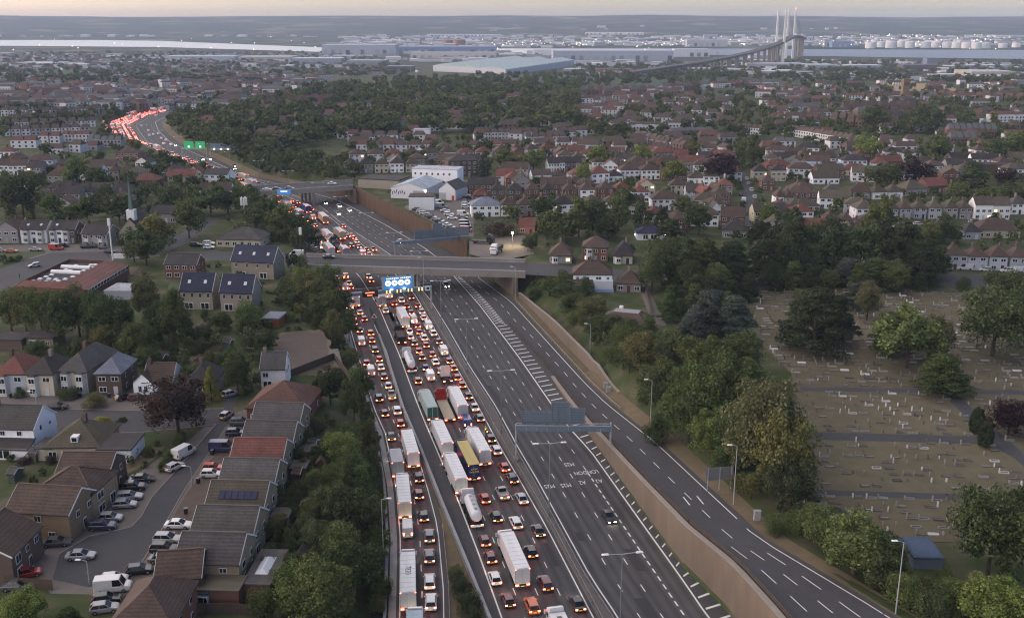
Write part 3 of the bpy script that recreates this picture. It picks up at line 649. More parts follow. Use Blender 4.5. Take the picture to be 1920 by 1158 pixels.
def lorry(kind, rear, rz, L, cabc, boxc, label, grp, key='x', lights=True, roofc=None, rearc=None, lod=0):
    nm = {'tank': 'tanker_lorry', 'bus': 'coach', 'tractor': 'lorry_tractor'}.get(kind, 'lorry')
    t = thing(nm, label, 'lorry' if kind != 'bus' else 'coach', rear, rz, grp, key)
    rigid = L < 11; cl = 2.2; x0 = L - cl; bl = x0 - (.25 if rigid else .7)
    W_ = 2.5
    def cab():
        mb = MB()
        def rg(x, w, z0, z1): return [(x, -w, z0), (x, -w, z1 - .15), (x, -w * .9, z1), (x, w * .9, z1), (x, w, z1 - .15), (x, w, z0)]
        mb.loft([rg(0, 1.22, .9, 3.35), (rg(1.5, 1.22, .5, 3.3)), rg(1.95, 1.2, .45, 2.6), rg(2.2, 1.14, .45, 1.75)])
        mb.loft([rg(0, 1.15, 3.3, 3.95), rg(.5, 1.15, 3.3, 3.85), rg(1.4, .95, 3.2, 3.35)])
        for s in (-1, 1): mb.box((2.0, s * 1.4, 2.2), (.18, .2, .7))
        return mb.mesh('cab', ['paint'])
    ob('cab', cached('cab', cab), t, (x0, 0, 0), col=cabc)
    ob('windscreen', cached('cabglass', lambda: MB().face([(1.70, -1.08, 3.1), (2.16, -1.06, 1.9), (2.16, 1.06, 1.9), (1.70, 1.08, 3.1)]).box((1.1, 0, 2.35), (.9, 2.5, .75)).mesh('windscreen', ['carglass'])), t, (x0 + .02, 0, 0))
    ob('chassis', ubox('chassis'), t, (x0 / 2 + .6, 0, .85), scale=(x0 + 1.0, 1.1, .3))
    wm = cached('lwheel', lambda: MB().tube((0, -.16, 0), (0, .16, 0), .5, n=14).mesh('wheel', ['tyre']))
    axles = ([1.5, L - 1.3] if rigid else [1.6, 2.9, 4.2, L - 4.2, L - 1.3]) if kind != 'tractor' else [.9, L - 1.3]
    if lod < 2:
        for x in axles:
            for s in (-1, 1): ob('wheel', wm, t, (x, s * 1.08, .5))
    tlm = cached('ltail', lambda: MB().box((0, 0, 0), (.1, .5, .16)).mesh('tail_light', ['tail'])); hlm = cached('lhead', lambda: headmesh(.4, .2))
    if kind in ('box', 'glass', 'lkw', 'caravan'):
        z0, z1 = 1.15, 4.0
        if kind == 'caravan': z0, z1 = .6, 3.2
        bm = ob('trailer_box', ubox('trailer'), t, (bl / 2, 0, (z0 + z1) / 2), scale=(bl, W_, z1 - z0), col=boxc)
        ob('roof', ubox('trailer'), t, (bl / 2, 0, z1 + .03), scale=(bl - .1, W_ - .12, .06), col=roofc or tuple(min(.8, c * 1.05) for c in boxc))
        if lod < 2:
            if L > 11 and kind == 'box':
                for k in range(1, 9): ob('roof_rib', ubox('plain'), t, (bl * k / 9, 0, z1 + .065), scale=(.06, W_ - .16, .03), col=(.42, .43, .45))
            rc = rearc or tuple(c * .75 for c in boxc)
            for s in (-1, 1): ob('rear_door', ubox('flat'), t, (-.025, s * .6, (z0 + z1) / 2), scale=(.05, 1.14, z1 - z0 - .25), col=rc)
            for s in (-1, 1): ob('rear_post', ubox('plain'), t, (-.03, s * 1.22, (z0 + z1) / 2), scale=(.09, .1, z1 - z0 + .02), col=tuple(c * .6 for c in boxc))
            ob('door_bar', ubox('galv'), t, (-.07, .08, (z0 + z1) / 2), scale=(.04, .05, z1 - z0 - .3))
            ob('rear_bumper', ubox('steel'), t, (-.02, 0, .75), scale=(.12, 2.4, .18))
        if kind == 'lkw':
            text('LKW', .62, (-.09, 0, 3.05), (math.pi / 2, 0, -math.pi / 2), 'lkw_y', 'lettering', t)
            text('WALTER', .52, (-.09, 0, 2.45), (math.pi / 2, 0, -math.pi / 2), 'lkw_y', 'lettering', t)
    elif kind == 'flat':
        ob('load_bed', ubox('flat'), t, (bl / 2, 0, 1.2), scale=(bl, W_, .22), col=boxc)
        ob('headboard', ubox('flat'), t, (bl - .1, 0, 2.0), scale=(.2, W_, 1.5), col=cabc)
    elif kind == 'tank':
        rings = []
        for f, r in ((0, .15), (.02, .8), (.06, 1.05), (.3, 1.12), (.7, 1.12), (.94, 1.05), (.98, .8), (1, .2)):
            rings.append([(bl * f, r * math.cos(a * math.pi / 8), 2.45 + r * math.sin(a * math.pi / 8)) for a in range(16)])
        ob('tank', MB().loft(rings).mesh('tank', ['plain']), t, col=boxc)
        ob('walkway', ubox('galv'), t, (bl / 2, 0, 3.62), scale=(bl * .7, .5, .08))
        for k in range(4): ob('hatch', cached('hatch', lambda: MB().tube((0, 0, 0), (0, 0, .25), .28, n=10).mesh('hatch', ['galv'])), t, (bl * (.2 + .2 * k), 0, 3.55))
        ob('rear_bumper', ubox('white'), t, (-.05, 0, .85), scale=(.15, 2.4, .4))
    elif kind == 'tractor':
        ob('fifth_wheel', ubox('chassis'), t, (1.2, 0, 1.1), scale=(1.2, .9, .15))
    elif kind == 'skip':
        ob('load_body', MB().box((bl / 2, 0, 1.9), (bl, 2.4, 1.5), top=(1.02, 1.04)).mesh('load_body', ['flat']), t, col=boxc)
        ob('load', ubox('soil'), t, (bl / 2, 0, 2.6), scale=(bl * .9, 2.1, .15))
    for s in (-1, 1):
        if lights:
            ob('tail_light', tlm, t, (-.06, s * .95, .98)); ob('headlight', hlm, t, (L + .02, s * .9, .8))
        else: ob('tail_light', ubox('tail_off'), t, (-.06, s * .95, .98), scale=(.1, .5, .16))
    if lights and kind in ('box', 'lkw'):
        for s in (-1, 1): ob('marker_light', cached('mark', lambda: MB().box((0, 0, 0), (.06, .14, .1)).mesh('marker_light', ['tail'])), t, (-.08, s * 1.18, 3.9))
        ob('number_plate', ubox('plate_y'), t, (-.09, 0, .78), scale=(.03, .52, .12))
    return t
mat('lkw_y', (.85, .7, .06))
def slope(tab, y): return math.atan2(10, ip(tab, y + 5) - ip(tab, y - 5))
LANES = {}
def lane(nm, tab, data):
    for px, py, kind, c in data:
        p = at(px, py, 0); rz = slope(tab, p.y); L = DIM[kind][0]
        q = Vector((p.x + math.cos(rz) * L / 2, p.y + math.sin(rz) * L / 2, .0))
        q.z = .02
        ALLV.append(('car', kind, q, rz, c, 'tail', f'{CN[c]} {NM[kind]} in {nm}', 'vehicles queuing in the jam'))
D = lambda s: [(int(a[0]), int(a[1]), a[2], a[3]) for a in (x.split(',') for x in s.split())]
lane('the outside lane of the crowded slip road', SLIPL, D('765,1011,van,w 697,707,van,w 712,756,suv,k 723,784,hatch,d 735,829,saloon,k 627,514,hatch,s 632,526,hatch,g 637,536,hatch,s 648,546,van,w 660,591,suv,w 664,601,hatch,w 665,612,hatch,r 675,626,hatch,d 679,650,van,w 688,688,hatch,r'))
lane('the inner lane of the crowded slip road', SLIPR, D('787,908,suv,k 787,939,hatch,d 796,981,hatch,k 806,1021,suv,g 806,1060,suv,g 806,1108,estate,w 808,1148,suv,w 715,696,hatch,w 721,714,hatch,d 729,731,mini,w 736,752,pickup,e 746,780,suv,w 752,803,hatch,r 649,525,van,o 655,536,hatch,w 659,544,hatch,r 670,577,suv,r 676,592,hatch,w 684,604,hatch,r 696,632,suv,o 698,645,hatch,r 704,664,suv,k 712,681,hatch,r'))
lane('the jam lane beside the hard shoulder', JAML, D('692,524,suv,d 697,531,hatch,r 724,589,suv,w 785,722,hatch,o 912,1028,hatch,d 923,1060,hatch,d 932,1100,hatch,w 957,1142,hatch,d'))
lane('the second jam lane', JAML, D('731,561,van,w 740,575,hatch,r 769,627,hatch,w 771,638,hatch,w 778,650,hatch,d 786,665,hatch,r 792,677,hatch,d 799,697,mini,b 809,716,van,w 912,947,hatch,r 934,982,hatch,k 1003,1155,suv,o'))
lane('the third jam lane', JAMR, D('754,569,suv,w 763,580,hatch,r 772,592,hatch,d 777,608,van,w 784,617,hatch,r 787,629,hatch,r 797,641,suv,w 800,654,hatch,r 812,672,hatch,r 818,686,hatch,w 827,703,hatch,d 878,804,van,b 947,940,pickup,s 972,995,estate,w 1000,1049,hatch,k 1028,1112,suv,d'))
lane('the outer jam lane', JAMR, D('772,563,hatch,d 784,579,hatch,r 792,591,suv,s 796,602,hatch,w 805,619,van,w 814,632,suv,w 824,647,hatch,k 834,668,van,w 844,684,hatch,d 852,698,hatch,o 859,716,hatch,r 868,730,hatch,r 880,751,hatch,k 892,773,saloon,w 902,793,hatch,g 923,832,hatch,k 934,855,estate,w 949,887,hatch,r 965,910,suv,k 983,948,saloon,s 1014,1010,saloon,k 1089,1150,saloon,k'))
lane('the jam between the two bridges', JAMR, D('589,413,van,w 580,417,hatch,r 592,427,hatch,d 570,428,hatch,w 583,437,van,w 590,443,hatch,w 595,450,hatch,s 600,457,hatch,w 605,468,van,w 653,447,hatch,b 660,445,hatch,r 665,450,hatch,r 670,457,hatch,w 660,465,suv,k 674,467,hatch,b 680,474,hatch,n 682,482,van,w 688,472,hatch,r 694,481,hatch,w 703,473,pickup,e 645,428,hatch,r 636,462,hatch,o 643,470,hatch,o 545,400,hatch,r 552,391,hatch,d 570,388,suv,o 560,383,hatch,r 585,396,hatch,r 600,402,hatch,d 548,380,hatch,o 512,383,van,w'))
# empty carriageway: a few cars coming towards the viewer
for px, py, kind, c, lab in ((1141, 972, 'saloon', 'k', 'lone black car with headlights driving on the empty carriageway'), (836, 537, 'suv', 's', 'silver car with headlights just coming out from under the nearer bridge'),
        (751, 455, 'saloon', 'w', 'white car about to pass under the nearer bridge'), (608, 382, 'hatch', 'k', 'black car with headlights just past the farther bridge'), (636, 388, 'hatch', 'w', 'white car in the middle of the carriageway near the farther bridge'),
        (634, 402, 'hatch', 's', 'pale car beside the central barrier between the bridges'), (655, 396, 'saloon', 'w', 'white saloon near the rusty wall side between the bridges')):
    p = at(px, py, 0); p.z = .012; ALLV.append(('car', kind, p, slope(RL, p.y) + math.pi, c, 'head', lab, None))
for i, (zx, zy) in enumerate(((515, 345), (590, 395), (600, 450), (645, 440), (735, 485), (790, 505), (765, 545), (850, 555), (890, 560), (1560, 795), (1550, 825), (700, 430), (675, 225), (755, 185), (1190, 720), (1260, 700), (1280, 718), (1830, 1000))):
    p = at(180 + zx / 6, 180 + zy / 6, 0); p.z = .012
    ALLV.append(('car', R.choice(['hatch', 'saloon', 'suv']), p, slope(RL, p.y) + math.pi, R.choice('wswgk'), 'head', 'car with headlights on coming round the far bend', 'cars coming round the far bend'))
# the jam on the far bend
y = 545.0
for li, t_ in enumerate((-.18, .12, .38, .62, .87)):
    y = 548 + li * 3
    while y < 1060:
        s = (ip(JAMR, y + 5) - ip(JAMR, y - 5)) / 10; k = math.hypot(1, s)
        x = ip(JAML, y) * (1 - t_) + ip(JAMR, y) * t_
        big = R.random() < (.2 if li < 3 else .06)
        rz = slope(JAMR, y)
        if big:
            ALLV.append(('lorry', 'box', Vector((x, y, .012)), rz, R.choice('wwwsbr'), R.choice('wwwse'), 13.5)); y += 17 / k
        else:
            ALLV.append(('car', R.choice(['hatch', 'suv', 'hatch', 'saloon', 'van']), Vector((x, y + 2, .012)), rz, R.choice('wsgkrdwb'), 'tail', 'car in the red tail light queue on the far bend', 'queue on the far bend')); y += R.uniform(7.5, 12) / k
# lorries: pixel of the rear roof edge (or of the rear at road level), lane, kind, length, colours
JG = 'lorries queuing in the jam'
def LR(px, py, tab, kind, L, cc, bc, lab, z=4.0, **kw):
    p = at(px, py, z); p.z = .012; lorry(kind, p, slope(tab, p.y + 4), L, CC[cc], CC[bc], lab, JG, 'y', lod=0 if p.y < 400 else 1, **kw)
LR(775, 848, SLIPR, 'box', 15.5, 'r', 'w', 'white box lorry with red framed rear in the inner slip lane', rearc=(.6, .5, .5))
LR(746, 866, SLIPL, 'box', 9, 'w', 's', 'short grey white box lorry between two long ones on the slip road')
LR(759, 941, SLIPL, 'box', 15, 'w', 'w', 'long white lorry with cords across its roof ahead of a white van', rearc=(.6, .5, .4))
LR(765, 1109, SLIPL, 'box', 15.5, 'w', 'w', 'long white lorry with 7820 on its roof')
LR(775, 1225, SLIPL, 'box', 14, 'w', 'm', 'pale blue roofed lorry cut by the lower frame edge on the slip road', roofc=(.32, .42, .47))
LR(655, 560, SLIPL, 'box', 8, 'w', 'w', 'small white box lorry half hidden by trees under the message gantry')
LR(667, 556, SLIPR, 'box', 8, 's', 'w', 'white box lorry beside the tree hidden one below the message gantry')
LR(717, 556, JAML, 'box', 10.5, 's', 's', 'silver grey box lorry under the message panel in the jam')
LR(754, 648, JAML, 'skip', 9.5, 'k', 'k', 'black open topped lorry ahead of the shiny tanker', z=0)
LR(773, 701, JAML, 'tank', 13.5, 'w', 'w', 'long silver white tanker behind the black open lorry', z=0)
LR(811, 763, JAML, 'glass', 14.5, 'w', 'm', 'pale green roofed lorry with dark glazed rear doors', roofc=(.3, .37, .36), rearc=(.03, .09, .08))
LR(839, 829, JAML, 'box', 15.5, 'w', 'w', 'white ribbed lorry directly behind the pale green lorry')
LR(865, 896, JAML, 'box', 15, 'w', 'w', 'white lorry squeezed between another lorry and the white round tanker')
LR(895, 993, JAML, 'tank', 11.5, 'w', 'w', 'stubby round white tanker lorry in front of dark red cars', z=0)
LR(760, 594, JAML, 'box', 14.5, 'r', 'w', 'white box lorry in the middle of the jam near the message gantry', rearc=(.5, .47, .45))
LR(844, 794, JAMR, 'flat', 15.5, 'r', 'e', 'empty flatbed lorry with bright red cab and brown bed', z=0)
LR(889, 871, JAMR, 'lkw', 15.5, 'n', 'n', 'yellow roofed lorry with navy lettered rear', roofc=(.42, .33, .1), rearc=(.012, .025, .1))
LR(980, 1065, JAMR, 'box', 15.5, 'w', 'w', 'largest white lorry low in the jam with plain grey doors')
LR(840, 721, JAMR, 'tractor', 6, 'w', 'k', 'white lorry cab without a trailer in the third jam lane', z=0)
LR(868, 759, JAMR, 'box', 15.5, 'w', 'w', 'white ribbed lorry beside the empty flatbed')
LR(910, 844, JAMR, 'box', 15.5, 'w', 'w', 'white ribbed lorry beside the yellow roofed one')
LR(1064, 1190, JAMR, 'caravan', 8.5, 'w', 'w', 'white motorhome with roof hatches at the lower frame edge', z=3.2)
for px, py, k_, L, cc, bc, lab in ((618, 438, 'box', 14, 'r', 'w', 'white lorry beside the hatched merge between the bridges'), (642, 434, 'box', 13, 'w', 'e', 'beige lorry between the bridges near the central barrier'), (622, 464, 'box', 14, 'w', 'w', 'white lorry on the joining lane just before the nearer bridge'),
        (649, 465, 'box', 8.5, 'w', 's', 'short grey white box lorry just before the nearer bridge'), (610, 405, 'box', 14, 'r', 'e', 'pale roofed lorry with pink side below the farther bridge'), (560, 406, 'box', 13.5, 'k', 'k', 'black sided lorry with white roof beside the trees'),
        (564, 395, 'box', 10, 's', 's', 'grey lorry between a black lorry and a blue one'), (578, 386, 'box', 9, 'b', 'b', 'blue lorry with white roof below the farther bridge'), (542, 380, 'box', 14, 'w', 'w', 'white lorry coming from under the farther bridge'),
        (532, 390, 'box', 14, 'w', 's', 'pale lorry by the trees below the farther bridge'), (525, 367, 'box', 11, 'e', 'e', 'brown lorry under the small blue bridge sign'), (630, 448, 'skip', 8, 'n', 'n', 'navy lorry behind the beige one'), (437, 328, 'box', 14, 'n', 'n', 'navy lorry with white roof past the roadside houses'),
        (637, 457, 'skip', 9, 'g', 'k', 'dark green open truck in the jam between the bridges')):
    LR(px, py, JAMR, k_, L, cc, bc, lab, roofc=(.6, .6, .6) if k_ == 'box' else None)
t = [o for o in bpy.data.objects if o.get('label', '').startswith('long white lorry with 7820')][0]
text('7820', 1.35, (6.5, 0, 4.075), (0, 0, math.pi / 2 + math.pi / 2 * 0 + math.pi / 2), 'chassis', 'roof_number', t, sx=1.0)
t = [o for o in bpy.data.objects if o.get('label', '').startswith('white motorhome')][0]
for x in (2.0, 4.5): part('roof_hatch', 'glass', t, (x, 0, 3.3), (.7, .7, .12))
# motorcycle with rider
p = at(912, 812, 0); t = thing('motorcycle', 'motorcycle with a rider in a yellow vest between the outer jam lanes', 'motorcycle', p, slope(JAMR, p.y))
ob('frame', MB().loft([[(-.7, -.12, .5), (-.7, .12, .5), (-.7, .1, .85), (-.7, -.1, .85)], [(.1, -.2, .35), (.1, .2, .35), (.1, .18, .95), (.1, -.18, .95)], [(.7, -.12, .6), (.7, .12, .6), (.6, .1, 1.05), (.6, -.1, 1.05)]]).mesh('frame', ['chassis']), t)
for x in (-.7, .75): ob('wheel', MB().tube((x, -.07, .32), (x, .07, .32), .32, n=14).mesh('wheel', ['tyre']), t)
ob('handlebar', MB().tube((.5, -.4, 1.1), (.5, .4, 1.1), .03, n=6).mesh('handlebar', ['galv']), t)
ob('tail_light', ubox('tail'), t, (-.92, 0, .8), scale=(.1, .2, .14)); ob('headlight', ubox('head'), t, (.8, 0, .9), scale=(.1, .2, .18))
mat('hivis', (.6, .62, .05))
def person(loc, rz, label, top, seated=False, legs=(.03, .03, .04)):
    v = [(0, 0, .92), (0, 0, 1.2), (.02, 0, 1.45), (.03, 0, 1.56), (.04, 0, 1.68), (.04, 0, 1.78)]
    e = [(0, 1), (1, 2), (2, 3), (3, 4), (4, 5)]; r = [(.17, .15), (.15, .13), (.19, .12), (.065, .065), (.1, .095), (.085, .08)]
    for s in (-1, 1):
        i = len(v); v += [(.02, s * .2, 1.44), (.06, s * .26, 1.18), (.28 if seated else .08, s * .25, 1.0 if seated else .92), (0, s * .1, .86)]
        if seated: v += [(.42, s * .22, .8), (.25, s * .2, .42), (.4, s * .2, .36)]
        else: v += [(.03, s * .1, .48), (0, s * .1, .08), (.16, s * .1, .04)]
        e += [(2, i), (i, i + 1), (i + 1, i + 2), (0, i + 3), (i + 3, i + 4), (i + 4, i + 5), (i + 5, i + 6)]
        r += [(.07, .07), (.05, .05), (.04, .04), (.1, .1), (.075, .075), (.05, .05), (.045, .045)]
    me = bpy.data.meshes.new('person'); me.from_pydata(v, e, []); me.materials.append(MAT[top])
    o = ob('person', me, None, loc, rz); sk = o.modifiers.new('skin', 'SKIN'); o.modifiers.new('sub', 'SUBSURF').render_levels = 1
    for k, x in enumerate(r): me.skin_vertices[0].data[k].radius = x
    me.skin_vertices[0].data[0].use_root = True
    tag(o, label, 'person', None, 'x', Vector(loc)); return o
q = Vector((p.x - .1, p.y, p.z)); person((q.x, q.y, 0.02), slope(JAMR, p.y), 'rider in a bright yellow vest sitting on the motorcycle', 'hivis', True)
person(at(37, 522, ZN0), .4, 'person in dark clothes walking beside the red roofed school', 'chassis')
person(at(203, 483, ZN0), .4, 'person in dark clothes standing near the tall white mast', 'chassis')
# parked cars
PG = 'cars parked in the streets'
def park(s, grp, where):
    for x in s.split():
        a = x.split(','); p = at(float(a[0]), float(a[1]), ZN0 + .03); kind, c = a[2], a[3]
        ALLV.append(('car', kind, p, math.radians(float(a[4])), c, None, f'{CN[c]} {NM[kind]} parked {where}', grp))
park('425,782,hatch,s,75 452,796,suv,g,5 442,815,hatch,n,5 418,845,van,n,2 346,854,van,w,66 328,879,hatch,w,62 397,893,hatch,w,3 400,881,hatch,r,3 335,988,saloon,w,0 315,1016,suv,s,0 309,1034,suv,k,0 307,1052,saloon,g,0', PG, 'beside the row of gabled houses')
park('267,902,saloon,k,8 250,917,suv,k,8 243,935,estate,s,8 235,950,hatch,s,8 208,975,hatch,s,5 193,991,suv,n,5 107,1021,saloon,g,10 152,1046,saloon,s,6 53,1079,hatch,r,25', PG, 'by the brown houses of the cul-de-sac')
park('262,1073,hatch,k,15 215,1090,hatch,w,10 213,1106,van,w,10 200,1128,hatch,k,15 197,1145,hatch,s,15 33,1103,saloon,g,5', PG, 'at the low end of the cul-de-sac')
park('108,766,saloon,k,5 233,748,hatch,k,50 257,749,hatch,d,15 432,742,hatch,s,50', PG, 'on the street of bay windowed houses')
park('67,470,saloon,s,0 22,473,saloon,o,5 65,500,hatch,s,215 163,465,suv,k,0 178,464,hatch,k,5 195,466,hatch,g,0 207,474,hatch,n,0 3,472,hatch,s,0 120,463,hatch,k,0', PG, 'or waiting on the road before the white terrace')
p = at(106, 468, ZN0 + .03); ALLV.append(('car', 'van', p, -.12, 'r', None, 'red and white delivery van on the road before the white terrace', None))
park('392,459,suv,w,5 392,466,hatch,w,5 368,462,suv,k,5', PG, 'behind the brick wall near the navy roofed houses')
p = at(556, 480, ZN0 + .03); ALLV.append(('car', 'van', p, math.pi, 'w', None, 'white minibus on the road near the nearer bridge', None))
p = at(617, 484, 7.74); ALLV.append(('car', 'saloon', p, 0, 'k', None, 'black car with silver roof on the nearer bridge', None))
for px, py, c in ((501, 357, 'w'), (519, 356, 'k'), (543, 354.5, 'g'), (623, 346, 'w')):
    p = at(px, py, 8.23); ALLV.append(('car', 'saloon', p, 0, c, None, f'{CN[c]} saloon car crossing the farther bridge', 'cars on the farther bridge'))
YG = 'cars in the car yard'
s = ''
for i in range(13): s += f'{775 + 7.1 * i:.0f},{391 + 3.7 * i:.1f},{R.choice(["hatch", "saloon", "suv"])},{R.choice("wskgwws")},{R.uniform(-12, 2):.0f} '
for i in range(5): s += f'{822 + 6.5 * i:.0f},{383 + 7 * i:.1f},{R.choice(["van", "saloon", "suv"])},{R.choice("wsw")},{R.uniform(-12, 2):.0f} '
for i in range(6): s += f'{868 + 1.2 * i:.0f},{404 + 6 * i:.1f},{R.choice(["hatch", "van", "suv"])},{R.choice("wswg" if i < 5 else "r")},{R.uniform(-8, 8):.0f} '
for i in range(9): s += f'{874 + R.uniform(-1, 1):.0f},{346 + 5.5 * i:.1f},{R.choice(["hatch", "suv"])},{R.choice("wswkg")},{R.uniform(-8, 8):.0f} '
park(s, YG, 'in the car yard above the rusty wall')
park('1400,337,hatch,w,80 1403,346,hatch,s,80 1409,358,suv,w,80 1415,372,suv,w,80 1394,379,van,w,82 1419,392,hatch,s,78 1389,367,hatch,k,80 1402,430,hatch,w,5 1404,434,saloon,w,5', PG, 'on the steep side street')
park('1808,505,van,w,175 1847,508,hatch,w,170 1888,510,suv,w,175 1915,512,van,w,0 1825,418,hatch,w,0 1860,412,hatch,k,5 1752,416,hatch,s,5 1722,422,hatch,w,0', PG, 'before the semi-detached houses beyond the cemetery')
ALLV.sort(key=lambda a: a[2].y)
ncar = {}; FARV = []
for a in ALLV:
    if a[0] == 'car':
        cat = 'van' if a[1] == 'van' else 'car'
        ncar[cat] = ncar.get(cat, 0) + 1
        if ncar[cat] > 290: FARV.append(a); continue
        _, kind, p, rz, c, li, lab, grp = a
        lod = 0 if p.y < 300 else 1 if p.y < 520 else 2
        r_ = car(kind, p, rz, (lambda k: tuple(min(1, x * k) for x in CC[c]))(R.uniform(.82, 1.1)), li, lab, grp, 'y' if li else 'x', lod)
        if 'red and white delivery' in lab: ob('roof', ubox('paint'), r_[0], (-.6, 0, 2.3), scale=(3.6, 1.7, .08), col=(.6, .6, .6))
    else:
        _, kind, p, rz, cc, bc, L = a
        lorry(kind, p, rz, L, CC[cc], CC[bc], f'{CN[bc]} box lorry with {CN[cc]} cab in the far bend queue', 'lorries in the queue on the far bend', 'y', lod=2)
if FARV:
    mb = MB()
    for a in FARV:
        p, rz = a[2], a[3]; mb.box((p.x, p.y, .8), (4.3, 1.8, 1.2), 0, rz, (.8, .8)); 
        b_ = Vector((math.cos(rz), math.sin(rz), 0)); n_ = Vector((-b_.y, b_.x, 0))
        for s in (-1, 1): q = p - b_ * 2.2 + n_ * .6 * s; mb.box((q.x, q.y, .9), (.12, .36, .18), 1, rz)
    o = ob('queue_of_cars', mb.mesh('queue_of_cars', ['white', 'tail']), kind='stuff'); o['label'] = 'farthest red tail lights of the queue on the bend'
# warning triangle sign on the nose of the slip road
p = at(702, 602, 0); t = thing('warning_sign', 'white triangular warning sign on the paved nose of the slip road', 'sign', p)
part('post', 'galv', t, (0, 0, .6), (.1, .1, 1.2)); ob('plate', MB().loft([[(-.9, 0, 1.1), (.9, 0, 1.1), (0, 0, 2.6)], [(-.9, .06, 1.1), (.9, .06, 1.1), (0, .06, 2.6)]]).mesh('plate', ['white']), t)
ob('border', MB().loft([[(-.55, -.03, 1.3), (.55, -.03, 1.3), (0, -.03, 2.2)], [(-.55, 0, 1.3), (.55, 0, 1.3), (0, 0, 2.2)]]).mesh('border', ['tail_off']), t)
# ------------------------------------------------------------------ houses
WC = dict(W=(.76, .77, .78), C=(.46, .41, .31), B=(.15, .07, .048), K=(.10, .07, .055), P=(.26, .245, .235), Y=(.25, .19, .125), T=(.30, .262, .21), S=(.36, .38, .42), R=(.27, .13, .11))
RC = dict(b=(.074, .05, .04), g=(.07, .065, .061), r=(.135, .055, .043), n=(.03, .036, .066), d=(.042, .038, .037), o=(.082, .07, .05), s=(.14, .16, .2), l=(.2, .25, .32), w=(.4, .41, .43))
WN = dict(W='white', C='cream', B='red brick', K='dark brick', P='pebble grey', Y='yellow brick', T='sandy brick', S='pale grey', R='pink')
RN = dict(b='brown', g='grey', r='red', n='navy', d='dark', o='mossy brown', s='slate blue', l='light blue', w='pale')
TN = dict(x='gabled', y='front gabled', h='hipped', f='flat', p='hipped')
def roof_mesh(w, d, he, rise, kind, ov=.35):
    mb = MB(); X, Y0, Y1 = w / 2 + ov, -ov, d + ov; t = .16
    if kind == 'f':
        return mb.box((0, d / 2, he + .15), (w + .3, d + .3, .3)).box((0, d / 2, he + .33), (w - .2, d - .2, .08)).mesh('roof', ['roof'])
    e = he - ov * rise / (d / 2 if kind == 'x' else w / 2)
    if kind == 'x':
        yr = d / 2; ex = .18; X = w / 2 + ex
        P = lambda s: [(s * X, Y0, e), (s * X, yr, he + rise), (s * X, Y1, e), (s * X, Y1, e + t), (s * X, yr, he + rise + t), (s * X, Y0, e + t)]
        return mb.loft([P(-1), P(1)]).mesh('roof', ['roof'])
    if kind == 'y':
        X = w / 2 + ov
        P = lambda y: [(X, y, e), (0, y, he + rise), (-X, y, e), (-X, y, e + t), (0, y, he + rise + t), (X, y, e + t)]
        return mb.loft([P(-.2), P(d + .2)]).mesh('roof', ['roof'])
    e = he - .1
    i = min(w, d) / 2
    if w >= d: r0, r1 = (-w / 2 + i, d / 2), (w / 2 - i, d / 2)
    else: r0, r1 = (0, i), (0, d - i)
    a, b_, c, dd = (-X, Y0), (X, Y0), (X, Y1), (-X, Y1); z2 = he + rise
    for q in ((a, b_), (b_, c), (c, dd), (dd, a)): mb.face([(*q[0], e), (*q[1], e), (*q[1], e + t), (*q[0], e + t)])
    E = e + t; R0, R1 = (*r0, z2), (*r1, z2); a, b_, c, dd = [(*k, E) for k in (a, b_, c, dd)]
    if w >= d: mb.face([a, b_, R1, R0]); mb.face([c, dd, R0, R1]); mb.face([b_, c, R1]); mb.face([dd, a, R0])
    else: mb.face([a, b_, R0]); mb.face([c, dd, R1]); mb.face([b_, c, R1, R0]); mb.face([dd, a, R0, R1])
    mb.face([(-X, Y0, e), (-X, Y1, e), (X, Y1, e), (X, Y0, e)])
    return mb.mesh('roof', ['roof'])
def wall_mesh(w, d, he, rise, kind):
    mb = MB(); x = w / 2; z0 = -.6
    if kind == 'x':
        s = lambda k: [(k * x, 0, z0), (k * x, d, z0), (k * x, d, he), (k * x, d / 2, he + rise - .02), (k * x, 0, he)]
        return mb.loft([s(-1), s(1)]).mesh('wall', ['wall'])
    if kind == 'y':
        s = lambda y: [(x, y, z0), (-x, y, z0), (-x, y, he), (0, y, he + rise - .02), (x, y, he)]
        return mb.loft([s(0), s(d)]).mesh('wall', ['wall'])
    return mb.box((0, d / 2, (he + z0) / 2), (w, d, he - z0)).mesh('wall', ['wall'])
def win_meshes():
    fr = MB().box((0, 0, 0), (1, 1, 1)).mesh('window', ['white'])
    pn = MB().box((-.235, -.2, 0), (.40, .9, .82)).box((.235, -.2, 0), (.40, .9, .82)).mesh('pane', ['glass'])
    mb = MB().box((0, 0, 0), (1, 1, 1), 0).box((-.235, -.2, 0), (.40, .9, .82), 1).box((.235, -.2, 0), (.40, .9, .82), 1)
    both = mb.mesh('window', ['white', 'glass'])
    lit = MB().box((0, 0, 0), (1, 1, 1), 0).box((0, -.2, 0), (.86, .9, .84), 1).mesh('window', ['white', 'winlit'])
    return fr, pn, both, lit
FR, PN, BOTH, LIT = win_meshes()
def window(t, x, y, z, w, h, face, lod, lit=False):
    rz = {'f': 0, 'r': math.pi / 2, 'l': -math.pi / 2}[face]
    o = ob('window', LIT if lit else (FR if lod == 0 else BOTH), t, (x, y, z), rz, scale=(w, .12, h))
    if lod == 0 and not lit: ob('pane', PN, o)
    return o
HOUSES = []; AVOID = []
